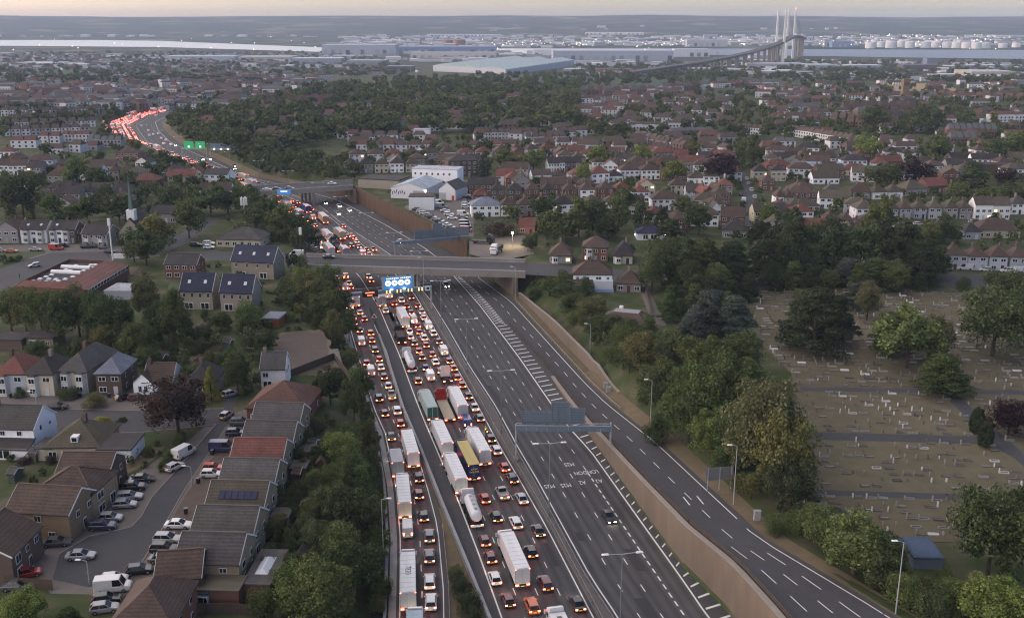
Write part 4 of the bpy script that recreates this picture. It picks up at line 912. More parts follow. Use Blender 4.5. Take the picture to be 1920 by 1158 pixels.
def house(A, B, d, he, kind, rise, wc, rc, label, grp=None, lod=0, chim=1, win=True, door=True, bays=0, skyl=0, name='house', cat='house', wins=None):
    A, B = Vector(A), Vector(B); rz = math.atan2(B.y - A.y, B.x - A.x); w = (B - A).length
    M = (A + B) / 2; n = Vector((-math.sin(rz), math.cos(rz), 0))
    AVOID.append((M.x + n.x * d / 2, M.y + n.y * d / 2, max(w, d) * .55))
    HOUSES.append(dict(M=M, rz=rz, w=w, d=d, he=he, kind=kind, rise=rise, wc=wc, rc=rc, label=label, grp=grp, lod=lod, chim=chim, win=win, door=door, bays=bays, skyl=skyl, name=name, cat=cat, wins=wins))
def build_house(h):
    w, d, he, kind, rise, lod = h['w'], h['d'], h['he'], h['kind'], h['rise'], h['lod']
    t = thing(h['name'], h['label'], h['cat'], h['M'], h['rz'], h['grp'])
    def j(c):
        k = R.uniform(.82, 1.18); return tuple(x * k * R.uniform(.97, 1.03) for x in c)
    wc = WC[h['wc']] if isinstance(h['wc'], str) else h['wc']; rc = RC[h['rc']] if isinstance(h['rc'], str) else h['rc']
    wo = ob('wall', wall_mesh(w, d, he, rise, kind), t, col=j(wc))
    ro = ob('roof', roof_mesh(w, d, he, rise, kind), t, col=j(rc))
    if lod == 0 and kind in 'xh':
        ob('gutter', ubox('chassis'), ro, (0, -.42, he - .12), scale=(w + .6, .12, .1))
    if lod == 0 and kind == 'x':
        ob('ridge_tiles', ubox('roof'), ro, (0, d / 2, he + rise + .2), scale=(w + .3, .3, .14), col=tuple(x * 1.35 for x in rc))
        for s in (-1, 1):
            for e in (0, 1):
                a_ = math.atan2(rise, d / 2); ln = math.hypot(d / 2 + .35, rise + .35 * rise / (d / 2))
                o_ = ob('bargeboard', ubox('white'), ro, (s * (w / 2 + .2), d * .25 - .17 if e == 0 else d * .75 + .17, he + rise / 2 - .12), scale=(.06, ln, .26)); o_.rotation_euler = (a_ if e == 0 else -a_, 0, 0)
    if lod == 0 and kind in 'hp' and w >= d:
        X, i_ = w / 2 + .35, d / 2; z0, z1 = he + .1, he + rise + .05
        mbr = MB().tube((-w / 2 + i_, d / 2, z1), (w / 2 - i_ + .01, d / 2, z1), .13, n=5)
        for cx in (-1, 1):
            for cy in (-.35, d + .35): mbr.tube((cx * X, cy, z0), (cx * (w / 2 - i_), d / 2, z1), .12, n=5)
        ob('hip_tiles', mbr.mesh('hip_tiles', ['roof']), ro, col=tuple(x * 1.4 for x in rc))
    if h['chim'] and kind != 'f':
        for k in range(h['chim']):
            x = (w / 2 - .6) * (1 if k else -1) if kind == 'x' else R.uniform(-.2, .2) * w
            y = d / 2 if kind != 'y' else d * .6
            c = ob('chimney', ubox('wall'), ro, (x, y, he + rise + .35), scale=(.7, 1.0, 1.7), col=R.choice([(.13, .085, .065), (.1, .075, .06), (.2, .17, .14)]))
            if lod == 0:
                for s in (-.28, .28): ob('chimney_pot', cached('pot', lambda: MB().tube((0, 0, 0), (0, 0, .45), .13, .1, 8).mesh('chimney_pot', ['corten'])), ro, (x, y + s, he + rise + 1.33))
    if h['wins'] is not None:
        for fc, u, z, ww, hh in h['wins']:
            if fc == 'f': window(t, u * w / 2, -.03, z, ww, hh, 'f', lod)
            else: window(t, (w / 2 + .03) * (1 if fc == 'r' else -1), u * d, z, ww, hh, fc, lod)
    elif h['win']:
        fl = 2 if he > 4.2 else 1; n = max(2, round(w / 2.9))
        if lod == 2: n = min(n, 4)
        for f in range(fl):
            for k in range(n):
                x = -w / 2 + w * (k + .5) / n
                if f == 0 and h['door'] and k == n // 2: continue
                window(t, x, -.03, 1.35 + 2.55 * f, min(1.7, w / n * .62), 1.2 if f else 1.35, 'f', lod, R.random() < .018)
            sd = 'r' if h['M'].x < 0 else 'l'; s = 1 if sd == 'r' else -1
            if lod < 2 and kind != 'y' or lod == 0:
                for k in range(2 if lod == 0 else 1): window(t, s * (w / 2 + .03), d * (.3 + .42 * k), 1.4 + 2.5 * f, .9, 1.1, sd, lod)
        if h['door']:
            k = n // 2; x = -w / 2 + w * (k + .5) / n
            part('door', 'flat', t, (x, -.03, 1.03), (1.0, .1, 2.1), col=R.choice([(.3, .3, .3), (.1, .02, .02), (.02, .03, .08), (.5, .5, .5)]))
    for k in range(h['bays']):
        x = (-.27 + .54 * k) * w if h['bays'] > 1 else -.22 * w
        hb = he - .35
        b_ = ob('bay', MB().prism([(x - 1.35, 0, 0), (x - .8, -.9, 0), (x + .8, -.9, 0), (x + 1.35, 0, 0)], 0, hb).mesh('bay', ['wall']), t, col=(.5, .5, .48))
        ob('bay_roof', MB().face([(x - 1.5, .2, hb), (x - .9, -1.05, hb), (x, .3, hb + .9)]).face([(x - .9, -1.05, hb), (x + .9, -1.05, hb), (x, .3, hb + .9)]).face([(x + .9, -1.05, hb), (x + 1.5, .2, hb), (x, .3, hb + .9)]).mesh('bay_roof', ['roof']), b_, col=rc)
        for f in range(2 if he > 4.2 else 1): window(t, x, -.93, 1.4 + 2.4 * f, 1.45, 1.3, 'f', 0)
    if h['skyl'] and kind == 'x':
        ang = math.atan2(rise, d / 2)
        for k in range(h['skyl']):
            x = -w / 2 + w * (k + .5) / h['skyl']
            o = ob('skylight', cached('skyl', lambda: MB().box((0, 0, 0), (.85, 1.1, .12)).mesh('skylight', ['white'])), ro, (x, d * .24, he + rise * .48 + .22)); o.rotation_euler = (ang, 0, 0)
            q = ob('skylight_pane', cached('skylp', lambda: MB().box((0, 0, .04), (.68, .9, .1)).mesh('skylight_pane', ['head_off'])), o)
    return t
def hs(xl, yl, xr, yr, he, d, kind, rise, wc, rc, label, **kw):
    A, B = at(xl, yl, ZN0 + he), at(xr, yr, ZN0 + he); A.z = B.z = ZN0
    house(A, B, d, he, kind, rise, wc, rc, label, **kw)
GG = 'gabled houses in the row beside the cul-de-sac'
# row of gabled houses beside the cul-de-sac, roofs seen from behind the ridge
for i, (a, b_, rc, lab) in enumerate((((327, 1053), (447, 1056), 'g', 'gabled house with glass roof lantern extension, nearest of the row'), ((357, 999), (473, 1002), 'g', 'plain gabled house beside the small artificial lawn'), ((385, 949), (493, 951), 'o', 'gabled house with solar panels on its roof'),
        ((410, 904), (513, 906), 'g', 'gabled house between the red roof and the solar panels'), ((431, 864), (528, 865), 'r', 'gabled house with the bright red tiled roof'), ((452, 828), (547, 830), 'g', 'gabled house just above the bright red roof'), ((471, 792), (560, 794), 'g', 'gabled house at the top end of the row'))):
    hs(*a, *b_, 5.0, 8.6, 'x', 2.7, 'Y', rc, lab, grp=GG, door=False, win=False, chim=0, wins=[('r', .25, 3.7, 1.5, 1.2), ('r', .7, 3.7, 1.1, 1.1), ('r', .25, 1.3, 1.8, 1.6), ('r', .7, 1.2, .9, 2.0), ('f', .5, 3.8, 1.2, .8)])
SOLAR = HOUSES[2]
hs(462, 764, 572, 768, 3.4, 13, 'h', 4.2, 'B', (.115, .058, .044), 'large red brown hipped roof building behind the gabled row', chim=0)
hs(205, 1172, 322, 1172, 5, 11, 'h', 3.6, 'B', 'b', 'big brown hipped house at the lower frame edge', chim=0)
hs(290, 1086, 376, 1080, 4.6, 8, 'x', 2.3, 'B', 'b', 'brown tiled wing house behind the big hipped one', chim=0, wins=[('f', .4, 3.2, 1.2, 1.0), ('r', .5, 3.4, .9, 1.0)])
hs(-28, 802, 62, 804, 5.3, 9, 'x', 3.2, 'W', 'g', 'white gabled house with slate roof at the frame edge', wins=[('f', -.3, 4.3, 1.0, 1.0), ('f', .4, 4.3, 1.0, 1.0), ('f', .1, 1.3, 2.0, 1.6), ('r', .3, 4.6, .7, 1.2), ('r', .7, 4.2, .7, .7)])
hs(84, 838, 186, 837, 2.9, 11, 'h', 3.8, 'C', 'o', 'mossy hipped bungalow with one white dormer')
hs(104, 889, 202, 889, 5, 8.5, 'x', 2.4, 'K', 'b', 'dark brown gabled house by the grassy garden', chim=0, wins=[('r', .3, 3.8, 1.2, 1.2), ('r', .7, 3.8, 1.0, 1.2), ('r', .6, 1.2, 1.0, 2.0)])
hs(66, 921, 172, 926, 5, 9, 'h', 2.9, 'Y', 'b', 'brown hipped house with white bay windows facing the parked cars', chim=0, wins=[('r', .3, 3.6, 2.2, 1.5), ('r', .3, 1.2, 2.2, 1.5), ('r', .75, 1.2, 1.8, 2.0), ('f', .5, 3.6, 1.0, 1.0)])
hs(10, 957, 128, 964, 5, 9, 'x', 2.7, 'Y', 'b', 'brown gabled house with sandy brick wall in the cul-de-sac', chim=0, wins=[('r', .3, 3.8, 1.1, 1.2), ('r', .7, 3.8, 1.1, 1.2), ('r', .5, 1.2, 1.0, 2.0), ('f', .0, 3.9, 1.2, 1.2), ('f', .4, 1.2, 1.2, .9)])
hs(20, 1042, 76, 985, 5, 11, 'x', 3.0, 'K', 'b', 'brown house with white windows set at an angle by the red car', chim=0, wins=[('f', -.6, 3.6, 1.6, 1.6), ('f', .0, 3.7, 1.0, 1.0), ('f', .6, 3.7, 1.3, 1.1), ('f', -.6, 1.2, 1.6, 1.8), ('f', .1, 1.1, 1.0, 2.1)])
hs(-12, 701, 46, 701, 5.2, 10, 'h', 3.3, 'S', 'r', 'grey walled half of a pair under the red roof', bays=1)
hs(46.5, 701, 98, 702, 5.2, 10, 'h', 3.3, 'C', 'd', 'cream half of a pair under the dark roof', bays=1)
hs(110, 695, 162, 697, 5.3, 15, 'h', 3.6, 'C', 'g', 'cream house with two tall slate capped bay windows', bays=2)
hs(178, 700, 226, 700, 5.2, 10, 'h', 3.0, 'K', 's', 'brick house with a pale slate hipped roof and skylight', chim=0)
hs(249, 717, 285, 718, 2.9, 9, 'y', 2.2, 'W', 'b', 'small white bungalow with a front gable', chim=0, wins=[('f', -.3, 1.4, .8, 1.6), ('f', .3, 1.4, .8, 1.6)], door=False)
hs(268, 716, 322, 715, 3.0, 9, 'x', 3.0, 'W', 'b', 'brown tiled bungalow roof behind the copper tree', chim=1)
hs(345, 720, 398, 720, 3.2, 10, 'h', 3.6, 'P', 'd', 'dark roofed house between the copper tree and the yellow conifer')
hs(488, 692, 534, 691, 5, 8, 'x', 2.8, 'W', 'g', 'white gabled house with slate roof beside the bare yard', wins=[('f', -.6, 3.6, 1.3, 1.2), ('r', .3, 3.8, .8, 1.1), ('r', .6, 3.8, .8, 1.1), ('f', -.5, 1.3, 2.0, 1.6)])
NB = [('f', -.75, 4.5, .75, 1.6), ('f', -.25, 4.5, .75, 1.6), ('f', .25, 4.5, .75, 1.6), ('f', .75, 4.5, .75, 1.6), ('f', -.5, 1.2, 2.6, 2.1), ('f', .5, 1.2, 2.6, 2.1)]
hs(337, 544.5, 397, 545.5, 5.8, 8, 'x', 4.4, 'T', 'n', 'pair of new sandy houses with navy roof, nearest the brick house', chim=0, skyl=2, wins=NB)
hs(412, 547.5, 472, 549, 5.8, 8, 'x', 4.4, 'T', 'n', 'pair of new sandy houses with navy roof, nearest the round tree', chim=0, skyl=2, wins=NB)
hs(433, 488.5, 512, 492.5, 5.8, 8.5, 'x', 4.4, 'T', 'n', 'row of three new sandy houses with navy roof and pale gable end', chim=0, skyl=3, wins=NB + [('r', .5, 4.5, .7, 1.3)])
hs(308, 495, 368, 496, 5, 8, 'x', 2.6, 'B', 'd', 'red brick house behind the new navy roofed houses', chim=0)
hs(405, 448, 488, 450, 3.0, 14, 'h', 3.6, 'C', 'g', 'wide grey hipped bungalow behind the row of three new houses', chim=1)
hs(37, 430, 86, 430, 5.4, 9, 'x', 2.6, 'W', 'd', 'white terraced pair with two bay windows before the park trees', bays=2, skyl=2)
hs(91.5, 430, 116, 430, 5.4, 9, 'x', 2.6, 'W', 'd', 'white half of the terrace end behind the red van', bays=1, skyl=1)
hs(116.5, 430, 140, 430, 5.4, 9, 'x', 2.6, 'K', 'd', 'dark brick half of the terrace with white gable side wall', bays=1)
hs(-10, 430, 32, 430, 5.4, 9, 'y', 3.0, 'P', 'b', 'timber framed house with front gable at the frame edge')
hs(152, 438, 200, 440, 4.8, 9, 'x', 3.2, 'P', 'd', 'brown house with small white front bays beside the white mast', bays=2)
# houses beyond the motorway
hs(1075, 514, 1148, 515, 5.2, 9, 'h', 3.6, 'W', 'b', 'big white house with brown hipped roof and blue glazed rear', chim=1, wins=[('f', -.78, 3.9, .9, 1.1), ('f', -.32, 3.9, 1.8, 1.2), ('f', .3, 3.9, 1.8, 1.2), ('f', .78, 3.9, .9, 1.1), ('f', .35, 2.3, 2.6, 1.5), ('f', -.3, 1.1, 1.6, 2.0), ('f', .25, 1.0, 1.4, 2.0)])
hs(1093, 463, 1140, 464, 5.2, 9, 'h', 3.6, 'B', 'b', 'red brick house with arched white bay window', bays=1)
hs(1030, 478, 1072, 479, 2.9, 10, 'h', 4.0, 'P', 'b', 'brown bungalow with a dormer beside the lorry yard', bays=1)
hs(1150, 479, 1186, 480, 2.9, 11, 'h', 4.2, 'C', 'd', 'dark roofed bungalow with a round white bay', bays=1)
hs(1156, 530, 1202, 532, 2.9, 8, 'h', 3.4, 'P', 'b', 'small brown chalet bungalow behind the blue glazed house')
hs(1132, 602, 1206, 609, 2.8, 9, 'h', 3.0, 'W', 'b', 'white bungalow with brown hipped roof among the bank trees', chim=0, bays=1)
hs(1195, 437, 1247, 437, 2.9, 8, 'h', 2.2, 'W', 'n', 'navy roofed garden bungalow with lit white wall lamps', chim=0, wins=[('f', -.4, 1.4, 2.0, 2.0), ('f', .2, 1.4, 2.6, 2.0)], door=False)
def rowh(s, where, grp, lod=1):
    for x in s.split():
        a = x.split(','); x0, y0, x1, y1 = map(float, a[:4]); kind, he, rise, wc, rc = a[4], float(a[5]), float(a[6]), a[7], a[8]
        u = int(a[9]) if len(a) > 9 else 1
        P, Q = atg(x0, y0), atg(x1, y1)
        P.z = Q.z = (P.z + Q.z) / 2
        for i in range(u):
            A, B = P.lerp(Q, i / u), P.lerp(Q, (i + (1 if u > 1 and kind == 'x' else .86 if u > 1 else 1)) / u)
            wcc = R.choice(wc); rcc = R.choice(rc); k = R.choice(kind)
            w = (B - A).length; d = min(10, max(7, w * .8))
            house(A, B, d, he * R.uniform(.95, 1.05), k, rise * R.uniform(.9, 1.1), wcc, rcc, f'{WN[wcc]} house with {RN[rcc]} {TN[k]} roof {where}', grp=grp, lod=lod, chim=1)
G1 = 'houses on the near side of the motorway'
rowh('20,278,68,278,x,5,2.8,W,r,2 72,269,115,269,h,5,2.8,W,r,2 115,266,168,266,x,5,2.6,W,r,4 162,277,227,277,x,5,2.8,T,n,5 217,302,260,302,h,5,3,R,b 0,328,52,328,x,5.2,3,W,b,3 90,348,137,348,h,5,4.4,P,b 105,382,152,383,x,5,3,P,d,2 153,380,176,380,h,5,3,W,d 197,374,253,374,h,3.2,4,P,d 252,356,296,356,h,5,3,B,r 205,338,250,338,h,5,3,P,b,2 305,340,348,340,h,5,3.4,P,d 350,340,379,340,y,5,3,C,r 383,345,427,346,x,5.2,2.8,W,d 255,320,280,321,y,5,2.6,W,d 0,300,28,300,h,5,3,W,r 215,410,255,410,h,3,3.6,P,d 282,418,330,418,x,4,3,P,d 20,372,60,372,y,4,3,W,d,2', 'behind the white mast', G1)
rowh('0,256,168,251,hx,4.8,2.8,WPC,bbo,9 0,243,178,238,hx,4.8,2.8,WPK,bdo,10 20,231,176,226,hx,4.8,2.8,WPK,bbo,9 60,219,190,214,hx,4.8,2.8,WPC,bdb,8 0,208,60,206,hx,5,2.8,WP,bd,4 0,218,50,217,hx,5,2.8,WP,bg,3 60,200,118,199,x,5,2.6,P,g,5', 'in the estate before the bend', 'houses of the brown roofed estate', 2)
G2 = 'houses beyond the motorway in the middle distance'
rowh('652,266,800,267,h,5,2.8,WWP,bbr,6 668,287,815,286,h,5,2.8,WWC,brb,6 655,305,960,299,h,5,3,WWWP,bbbr,9 645,325,790,323,h,5,3.2,PWC,bbd,5 930,298,1045,293,h,5,3,W,br,4 895,263,1010,261,xy,5,3,WC,bbr,9 985,271,1062,270,y,5,3,W,b,6', 'behind the white workshop', G2)
rowh('1028,323,1090,321,x,5.2,2.6,WWPK,d,6 1138,314,1188,314,x,5.2,2.6,WP,g,5 930,347,965,347,x,5,3.2,W,r 967,347,990,346,y,4,2.8,P,g 998,348,1034,347,x,5.4,2.6,W,b 1037,347,1062,346,h,5,2.6,P,b 1070,346,1148,343,h,5.2,3.2,WW,r,2 1163,338,1243,336,h,5.2,3.2,WW,b,2 884,407,938,406,h,5.2,3,W,s 940,406,1035,404,h,5.2,3,WP,b,3 1038,406,1078,404,h,5,3,W,d 1098,402,1130,400,h,5,3,W,b 920,376,982,376,h,5,3.4,K,d,2 986,376,1046,375,h,5,3.4,KB,db,2 1056,376,1120,375,h,5,3.4,BW,bd,2 1124,374,1186,372,h,5,3.4,BW,rb,2 888,378,914,378,h,3.2,3,B,r 972,438,1003,439,x,3.2,2.4,R,r 1195,366,1228,366,y,5,3,C,r 1256,366,1288,366,h,5,3,C,b 1286,376,1316,376,x,4.6,3,S,g 1318,380,1362,376,hy,5,3,WB,br,2 1332,414,1352,414,y,5,3,W,g 1350,428,1396,430,x,5,3,B,b 1354,446,1402,448,h,3.2,3.6,P,d', 'near the car yard', G2)
rowh('1412,340,1478,340,h,5.8,3,C,d,2 1428,357,1452,357,h,4.6,3,B,b 1453,390,1490,390,h,5,3,W,b,2 1490,372,1526,370,h,4.6,3,C,b 1450,310,1495,310,x,4.6,2.8,S,d,2 1453,279,1492,279,x,4.6,2.6,W,g,2 1374,250,1432,254,x,5,2.6,WC,b,6 1475,253,1540,264,x,5,2.6,WWC,b,7 1195,265,1290,287,x,5,2.6,WYC,b,9 1257,264,1335,260,x,6.5,2,BY,g,6 1248,246,1298,246,x,6.5,2,W,b,4 1180,250,1240,250,x,6.5,2,W,d,5 1290,298,1322,298,y,5,2.8,W,d,2 1225,276,1258,281,x,5,2.6,P,d,4 1330,284,1376,292,h,4,2.6,W,d,2 1540,264,1622,279,x,5.2,2.8,WWC,b,9 1660,302,1688,302,h,5.4,2.6,W,d 1692,304,1712,304,h,5.4,2.6,W,d 1714,302,1738,302,h,5.4,2.6,W,d 1543,307,1565,307,h,5.2,3,B,b 1567,307,1600,307,y,5.2,2.6,S,d,2', 'above the side street', G2)
rowh('1778,260,1870,260,y,7,3.6,Y,g,8 1782,274,1832,274,y,6,3.4,Y,g,4 1543,374,1582,374,h,3.2,3.6,W,g 1590,372,1630,374,h,3.4,3.2,P,b 1637,374,1696,372,h,3.4,3.6,W,o,2 1698,368,1738,366,h,3.4,3.6,P,o 1738,362,1776,360,x,3.6,3,B,r 1582,402,1627,404,h,4.8,2.8,S,o 1662,412,1710,412,h,4.8,3,S,b,2 1712,410,1768,411,h,4.8,3,S,o,2 1772,411,1824,411,h,4.8,3,P,o,2 1826,412,1892,412,x,6.4,3,W,o,2 1895,402,1928,402,h,5,3,W,g 1545,431,1603,432,h,4.4,3,C,b,2 1832,446,1912,447,h,3.2,4,C,b 1808,449,1838,449,h,3.2,3.4,S,d 1768,505,1812,506,h,5,3.2,S,b 1813,506,1850,507,h,5,3.2,S,b 1854,508,1930,510,h,5.2,3.6,SW,b,2 1602,495,1645,495,x,3.4,2.8,W,d 1683,443,1706,443,h,4.6,2.6,S,g', 'behind the cemetery trees', 'houses behind the cemetery')
rowh('1560,238,1690,246,yx,7,4.5,YYB,bdb,8 1580,215,1720,214,yx,7,5,YBB,bbd,8 1640,232,1760,225,x,6,4,YK,db,7 1460,232,1550,232,hy,6,3.4,BYW,bbr,7', 'in the old hospital quarter', 'buildings of the old hospital quarter', 2)
rowh('1085,178,1230,177,hy,6,4,RWB,rbg,9 1240,172,1330,168,hx,6,3.6,WR,rgb,7 1335,165,1460,163,hx,6,3.2,WCR,rgb,9 1445,172,1500,174,hy,5,3,W,gb,5 1760,184,1925,190,h,5,3,BR,r,9 1480,212,1540,208,x,5,3,WK,g,4', 'on the rise before the green pitch', 'houses on the rise before the green pitch', 2)
rowh('20,190,110,186,hx,5,2.8,WP,bd,6 85,170,160,168,hx,5,2.8,WWC,bd,6 170,164,250,168,hx,5,2.8,WC,bg,6 245,172,310,178,hx,5,2.8,WC,bg,5 130,188,230,190,x,5,2.6,PK,b,8 230,150,340,148,x,5,2.6,B,b,9 330,150,420,146,x,5,2.6,B,rb,9 400,166,520,160,x,5,3,KB,b,10 380,155,500,150,x,5,3,KB,bd,9 490,205,560,200,x,7,3,B,b,5 560,200,625,196,x,7,3.4,B,r,5 490,192,545,190,x,7,3,B,r,5 395,215,500,214,hx,6,3,KB,b,7', 'among the far rows round the bend', 'far houses round the bend', 2)
FH = ([(330, 245), (480, 215), (640, 185), (1050, 182), (1060, 235), (700, 255), (480, 280)], 130), ([(1060, 172), (1560, 168), (1560, 240), (1100, 245)], 130), ([(880, 320), (1330, 300), (1375, 380), (1250, 420), (880, 425)], 24), ([(660, 240), (1080, 235), (1180, 300), (900, 320), (640, 330)], 40), ([(1060, 275), (1400, 262), (1560, 300), (1560, 345), (1250, 345), (1060, 320)], 55), ([(1480, 225), (1920, 240), (1920, 345), (1560, 345)], 50), ([(0, 285), (200, 280), (300, 330), (420, 380), (200, 400), (0, 400)], 18), ([(1240, 385), (1545, 375), (1700, 430), (1500, 460), (1280, 440)], 20)
for poly, n in FH:
    xs, ys_ = [q[0] for q in poly], [q[1] for q in poly]; k = 0
    for _ in range(n * 30):
        if k >= n: break
        x, y = R.uniform(min(xs), max(xs)), R.uniform(min(ys_), max(ys_)); c = False; j = len(poly) - 1
        for i in range(len(poly)):
            if (poly[i][1] > y) != (poly[j][1] > y) and x < (poly[j][0] - poly[i][0]) * (y - poly[i][1]) / (poly[j][1] - poly[i][1]) + poly[i][0]: c = not c
            j = i
        if not c or 1375 < x < 1440: continue
        p = atg(x, y); w = R.choice([8, 9, 14, 15]); 
        if ip(XL, p.y) - 16 < p.x < ip(XR, p.y) + 22: continue
        if any((p.x - a) ** 2 + (p.y + 4 - b_) ** 2 < (r * .9 + w * .5) ** 2 for a, b_, r in AVOID): continue
        wcc, rcc, kk = R.choice('WWPCB'), R.choice('bbdor'), R.choice('hhhxy' if w < 10 else 'hx'); rz = R.uniform(-.2, .2); e = Vector((math.cos(rz), math.sin(rz), 0)) * w / 2
        house(p - e, p + e, 8.5, R.choice([5, 5, 3.2]), kk, 3.0, wcc, rcc, f'{WN[wcc]} house with {RN[rcc]} {TN[kk]} roof in the loose streets', grp='houses in the loose streets', lod=1); k += 1
HOUSES.sort(key=lambda h: h['M'].y)
FARH = HOUSES[298:]
for h in HOUSES[:298]:
    if h['lod'] == 1 and h['M'].y > 640: h['lod'] = 2
    build_house(h)
# solar panels and extensions that belong to single houses
h = SOLAR; root = [o for o in bpy.data.objects if o.get('label') == h['label']][0]; ang = math.atan2(h['rise'], h['d'] / 2)
for k in range(6):
    o = ob('solar_panel', cached('solarp', lambda: MB().box((0, 0, 0), (1.02, 1.65, .08)).mesh('solar_panel', ['solar'])), root, (-2.5 + 1.1 * k, h['d'] * .2, h['he'] + h['rise'] * .44 + .22)); o.rotation_euler = (ang, 0, 0)
def sub(label): return [o for o in bpy.data.objects if o.get('label', '').startswith(label)][0]
r_ = sub('gabled house with glass roof lantern')
part('extension', 'wall', r_, (0, -2.2, 1.3), (12, 4.0, 3.0), WC['B']); part('extension_roof', 'roof', r_, (0, -2.1, 2.95), (12.3, 4.4, .25), (.1, .085, .06))
part('side_extension', 'wall', r_, (8.0, 3.0, 1.2), (4.0, 10, 2.9), WC['B']); part('side_roof', 'roof', r_, (8.0, 3.0, 2.8), (4.4, 10.4, .3), RC['g'])
ob('roof_lantern', MB().loft([[(-1, -2.6, 0), (1, -2.6, 0), (1, 2.6, 0), (-1, 2.6, 0)], [(-.1, -1.8, .5), (.1, -1.8, .5), (.1, 1.8, .5), (-.1, 1.8, .5)]]).mesh('roof_lantern', ['head_off']), r_, (8.0, 3.2, 2.95))
for nm_, dy in (('gabled house with solar', 1.2), ('gabled house with the bright', 2.5), ('gabled house just above', 1.5)):
    r_ = sub(nm_); part('extension', 'wall', r_, (7.0, dy + 2, 1.1), (3.0, 3.6, 2.4), WC['B']); part('extension_roof', 'roof', r_, (7.0, dy + 2, 2.4), (3.3, 3.9, .2), RC['g'])
r_ = sub('mossy hipped bungalow'); part('garage', 'wall', r_, (8.6, 2.5, 1.2), (6.5, 8, 3.0), WC['W']); part('garage_roof', 'roof', r_, (8.6, 2.5, 2.85), (6.9, 8.4, .3), RC['d'])
part('dormer', 'white', r_, (.3, 1.4, 4.1), (1.4, 1.6, 1.3)); part('dormer_pane', 'glass', r_, (.3, .57, 4.15), (.9, .1, .8)); part('side_wing', 'wall', r_, (-5.6, 2.5, 1.1), (3.2, 5, 2.8), WC['C']); part('wing_roof', 'roof', r_, (-5.6, 2.5, 2.65), (3.6, 5.4, .3), RC['g'])
r_ = sub('white gabled house with slate roof at'); part('lean_to', 'wall', r_, (1, -1.6, 1.1), (8, 3.2, 2.6), WC['W']); o = part('lean_to_roof', 'roof', r_, (1, -1.7, 2.75), (8.4, 3.8, .2), RC['d']); o.rotation_euler = (.3, 0, 0)
window(r_, 0, -3.25, 1.2, 3, 1.9, 'f', 0)
r_ = sub('big white house with brown hipped'); o = part('rear_extension', 'wall', r_, (-3.2, -1.6, 1.2), (6, 3.2, 2.6), WC['C']); o = part('extension_roof', 'roof', r_, (-3.2, -1.7, 2.8), (6.5, 3.9, .25), RC['b']); o.rotation_euler = (.35, 0, 0)
part('glazed_front', 'head_off', r_, (3.4, -1.1, 2.0), (6.0, 2.2, 3.4)); part('glazed_wall', 'wall', r_, (3.6, -1.1, .2), (6.2, 2.3, 1.6), (.25, .35, .55))
window(r_, -4.5, -3.25, 1.2, 1.2, 1.2, 'f', 0); window(r_, -2.2, -3.25, 1.1, 2.0, 2.0, 'f', 0)
r_ = sub('white bungalow with brown hipped'); ro = [q for q in r_.children if q.name.startswith('roof')][0]
ro.data = MB().loft([[(-6.9, -.4, 2.75), (6.9, -.4, 2.75), (6.9, 9.4, 2.75), (-6.9, 9.4, 2.75)], [(-3.6, 2.9, 5.0), (3.6, 2.9, 5.0), (3.6, 6.4, 5.0), (-3.6, 6.4, 5.0)]]).mesh('roof', ['roof'])
for q in list(r_.children) + list(ro.children):
    if q.name.startswith('hip_tiles'): bpy.data.objects.remove(q)
part('flat_top', 'concrete_grey', r_, (0, 4.65, 5.06), (7.1, 3.4, .1)); part('white_flue', 'white', r_, (-2.2, 6.9, 5.0), (1.0, 1.0, 1.4))
for x in (-6.4, 5.6):
    r_ = sub('navy roofed garden bungalow'); part('wall_lamp', 'lampwhite', r_, (x, -.2, 2.3), (.25, .2, .3))
# ------------------------------------------------------------------ streets, yards, lawns (flat sheets on the natural ground)
PATCH = []
def inpoly(x, y, P):
    c = False; j = len(P) - 1
    for i in range(len(P)):
        if (P[i][1] > y) != (P[j][1] > y) and x < (P[j][0] - P[i][0]) * (y - P[i][1]) / (P[j][1] - P[i][1]) + P[i][0]: c = not c
        j = i
    return c
def pt(name, px, m, dz=.02, avoid=True):
    if avoid: PATCH.append(px)
    return patch(name, px, m, dz)
CEM = [(1425, 545), (1560, 548), (1800, 548), (2060, 562), (2060, 1010), (1760, 1015), (1545, 1010), (1505, 950), (1484, 700), (1405, 622)]
patch('cemetery_lawn', CEM, 'cemgrass', .01)
pt('forecourt', [(-90, 482), (-90, 462), (110, 457), (250, 460), (300, 455), (300, 480), (200, 490), (110, 486)], 'paving', .015)
pt('main_street', [(-90, 572), (-90, 536), (20, 498), (95, 474), (250, 470), (330, 442), (398, 408), (412, 412), (352, 455), (300, 478), (200, 489), (125, 487), (40, 527), (-30, 572)], 'asphalt2', .024)
patch('grass_island', [(-90, 505), (-90, 478), (84, 469), (86, 474), (20, 494)], 'grass', .03)
patch('paving_skirt', [(95, 1112), (60, 1060), (110, 1005), (250, 895), (330, 845), (400, 786), (475, 762), (476, 800), (440, 845), (402, 905), (352, 1066), (250, 1115)], 'paving', .010)
pt('bridge_street', [(330, 470), (560, 474), (582, 479), (582, 502), (545, 500), (515, 490), (330, 486)], 'asphalt2', .024)
pt('cross_street', [(978, 491), (1040, 497), (1200, 508), (1300, 515), (1480, 522), (1480, 537), (1300, 531), (1180, 525), (1040, 518), (978, 514)], 'asphalt2')
pt('far_street', [(1740, 512), (1980, 521), (1980, 548), (1760, 535)], 'asphalt2', .03)
pt('side_street', [(1382, 318), (1398, 318), (1425, 395), (1434, 448), (1392, 446), (1398, 395)], 'asphalt2')
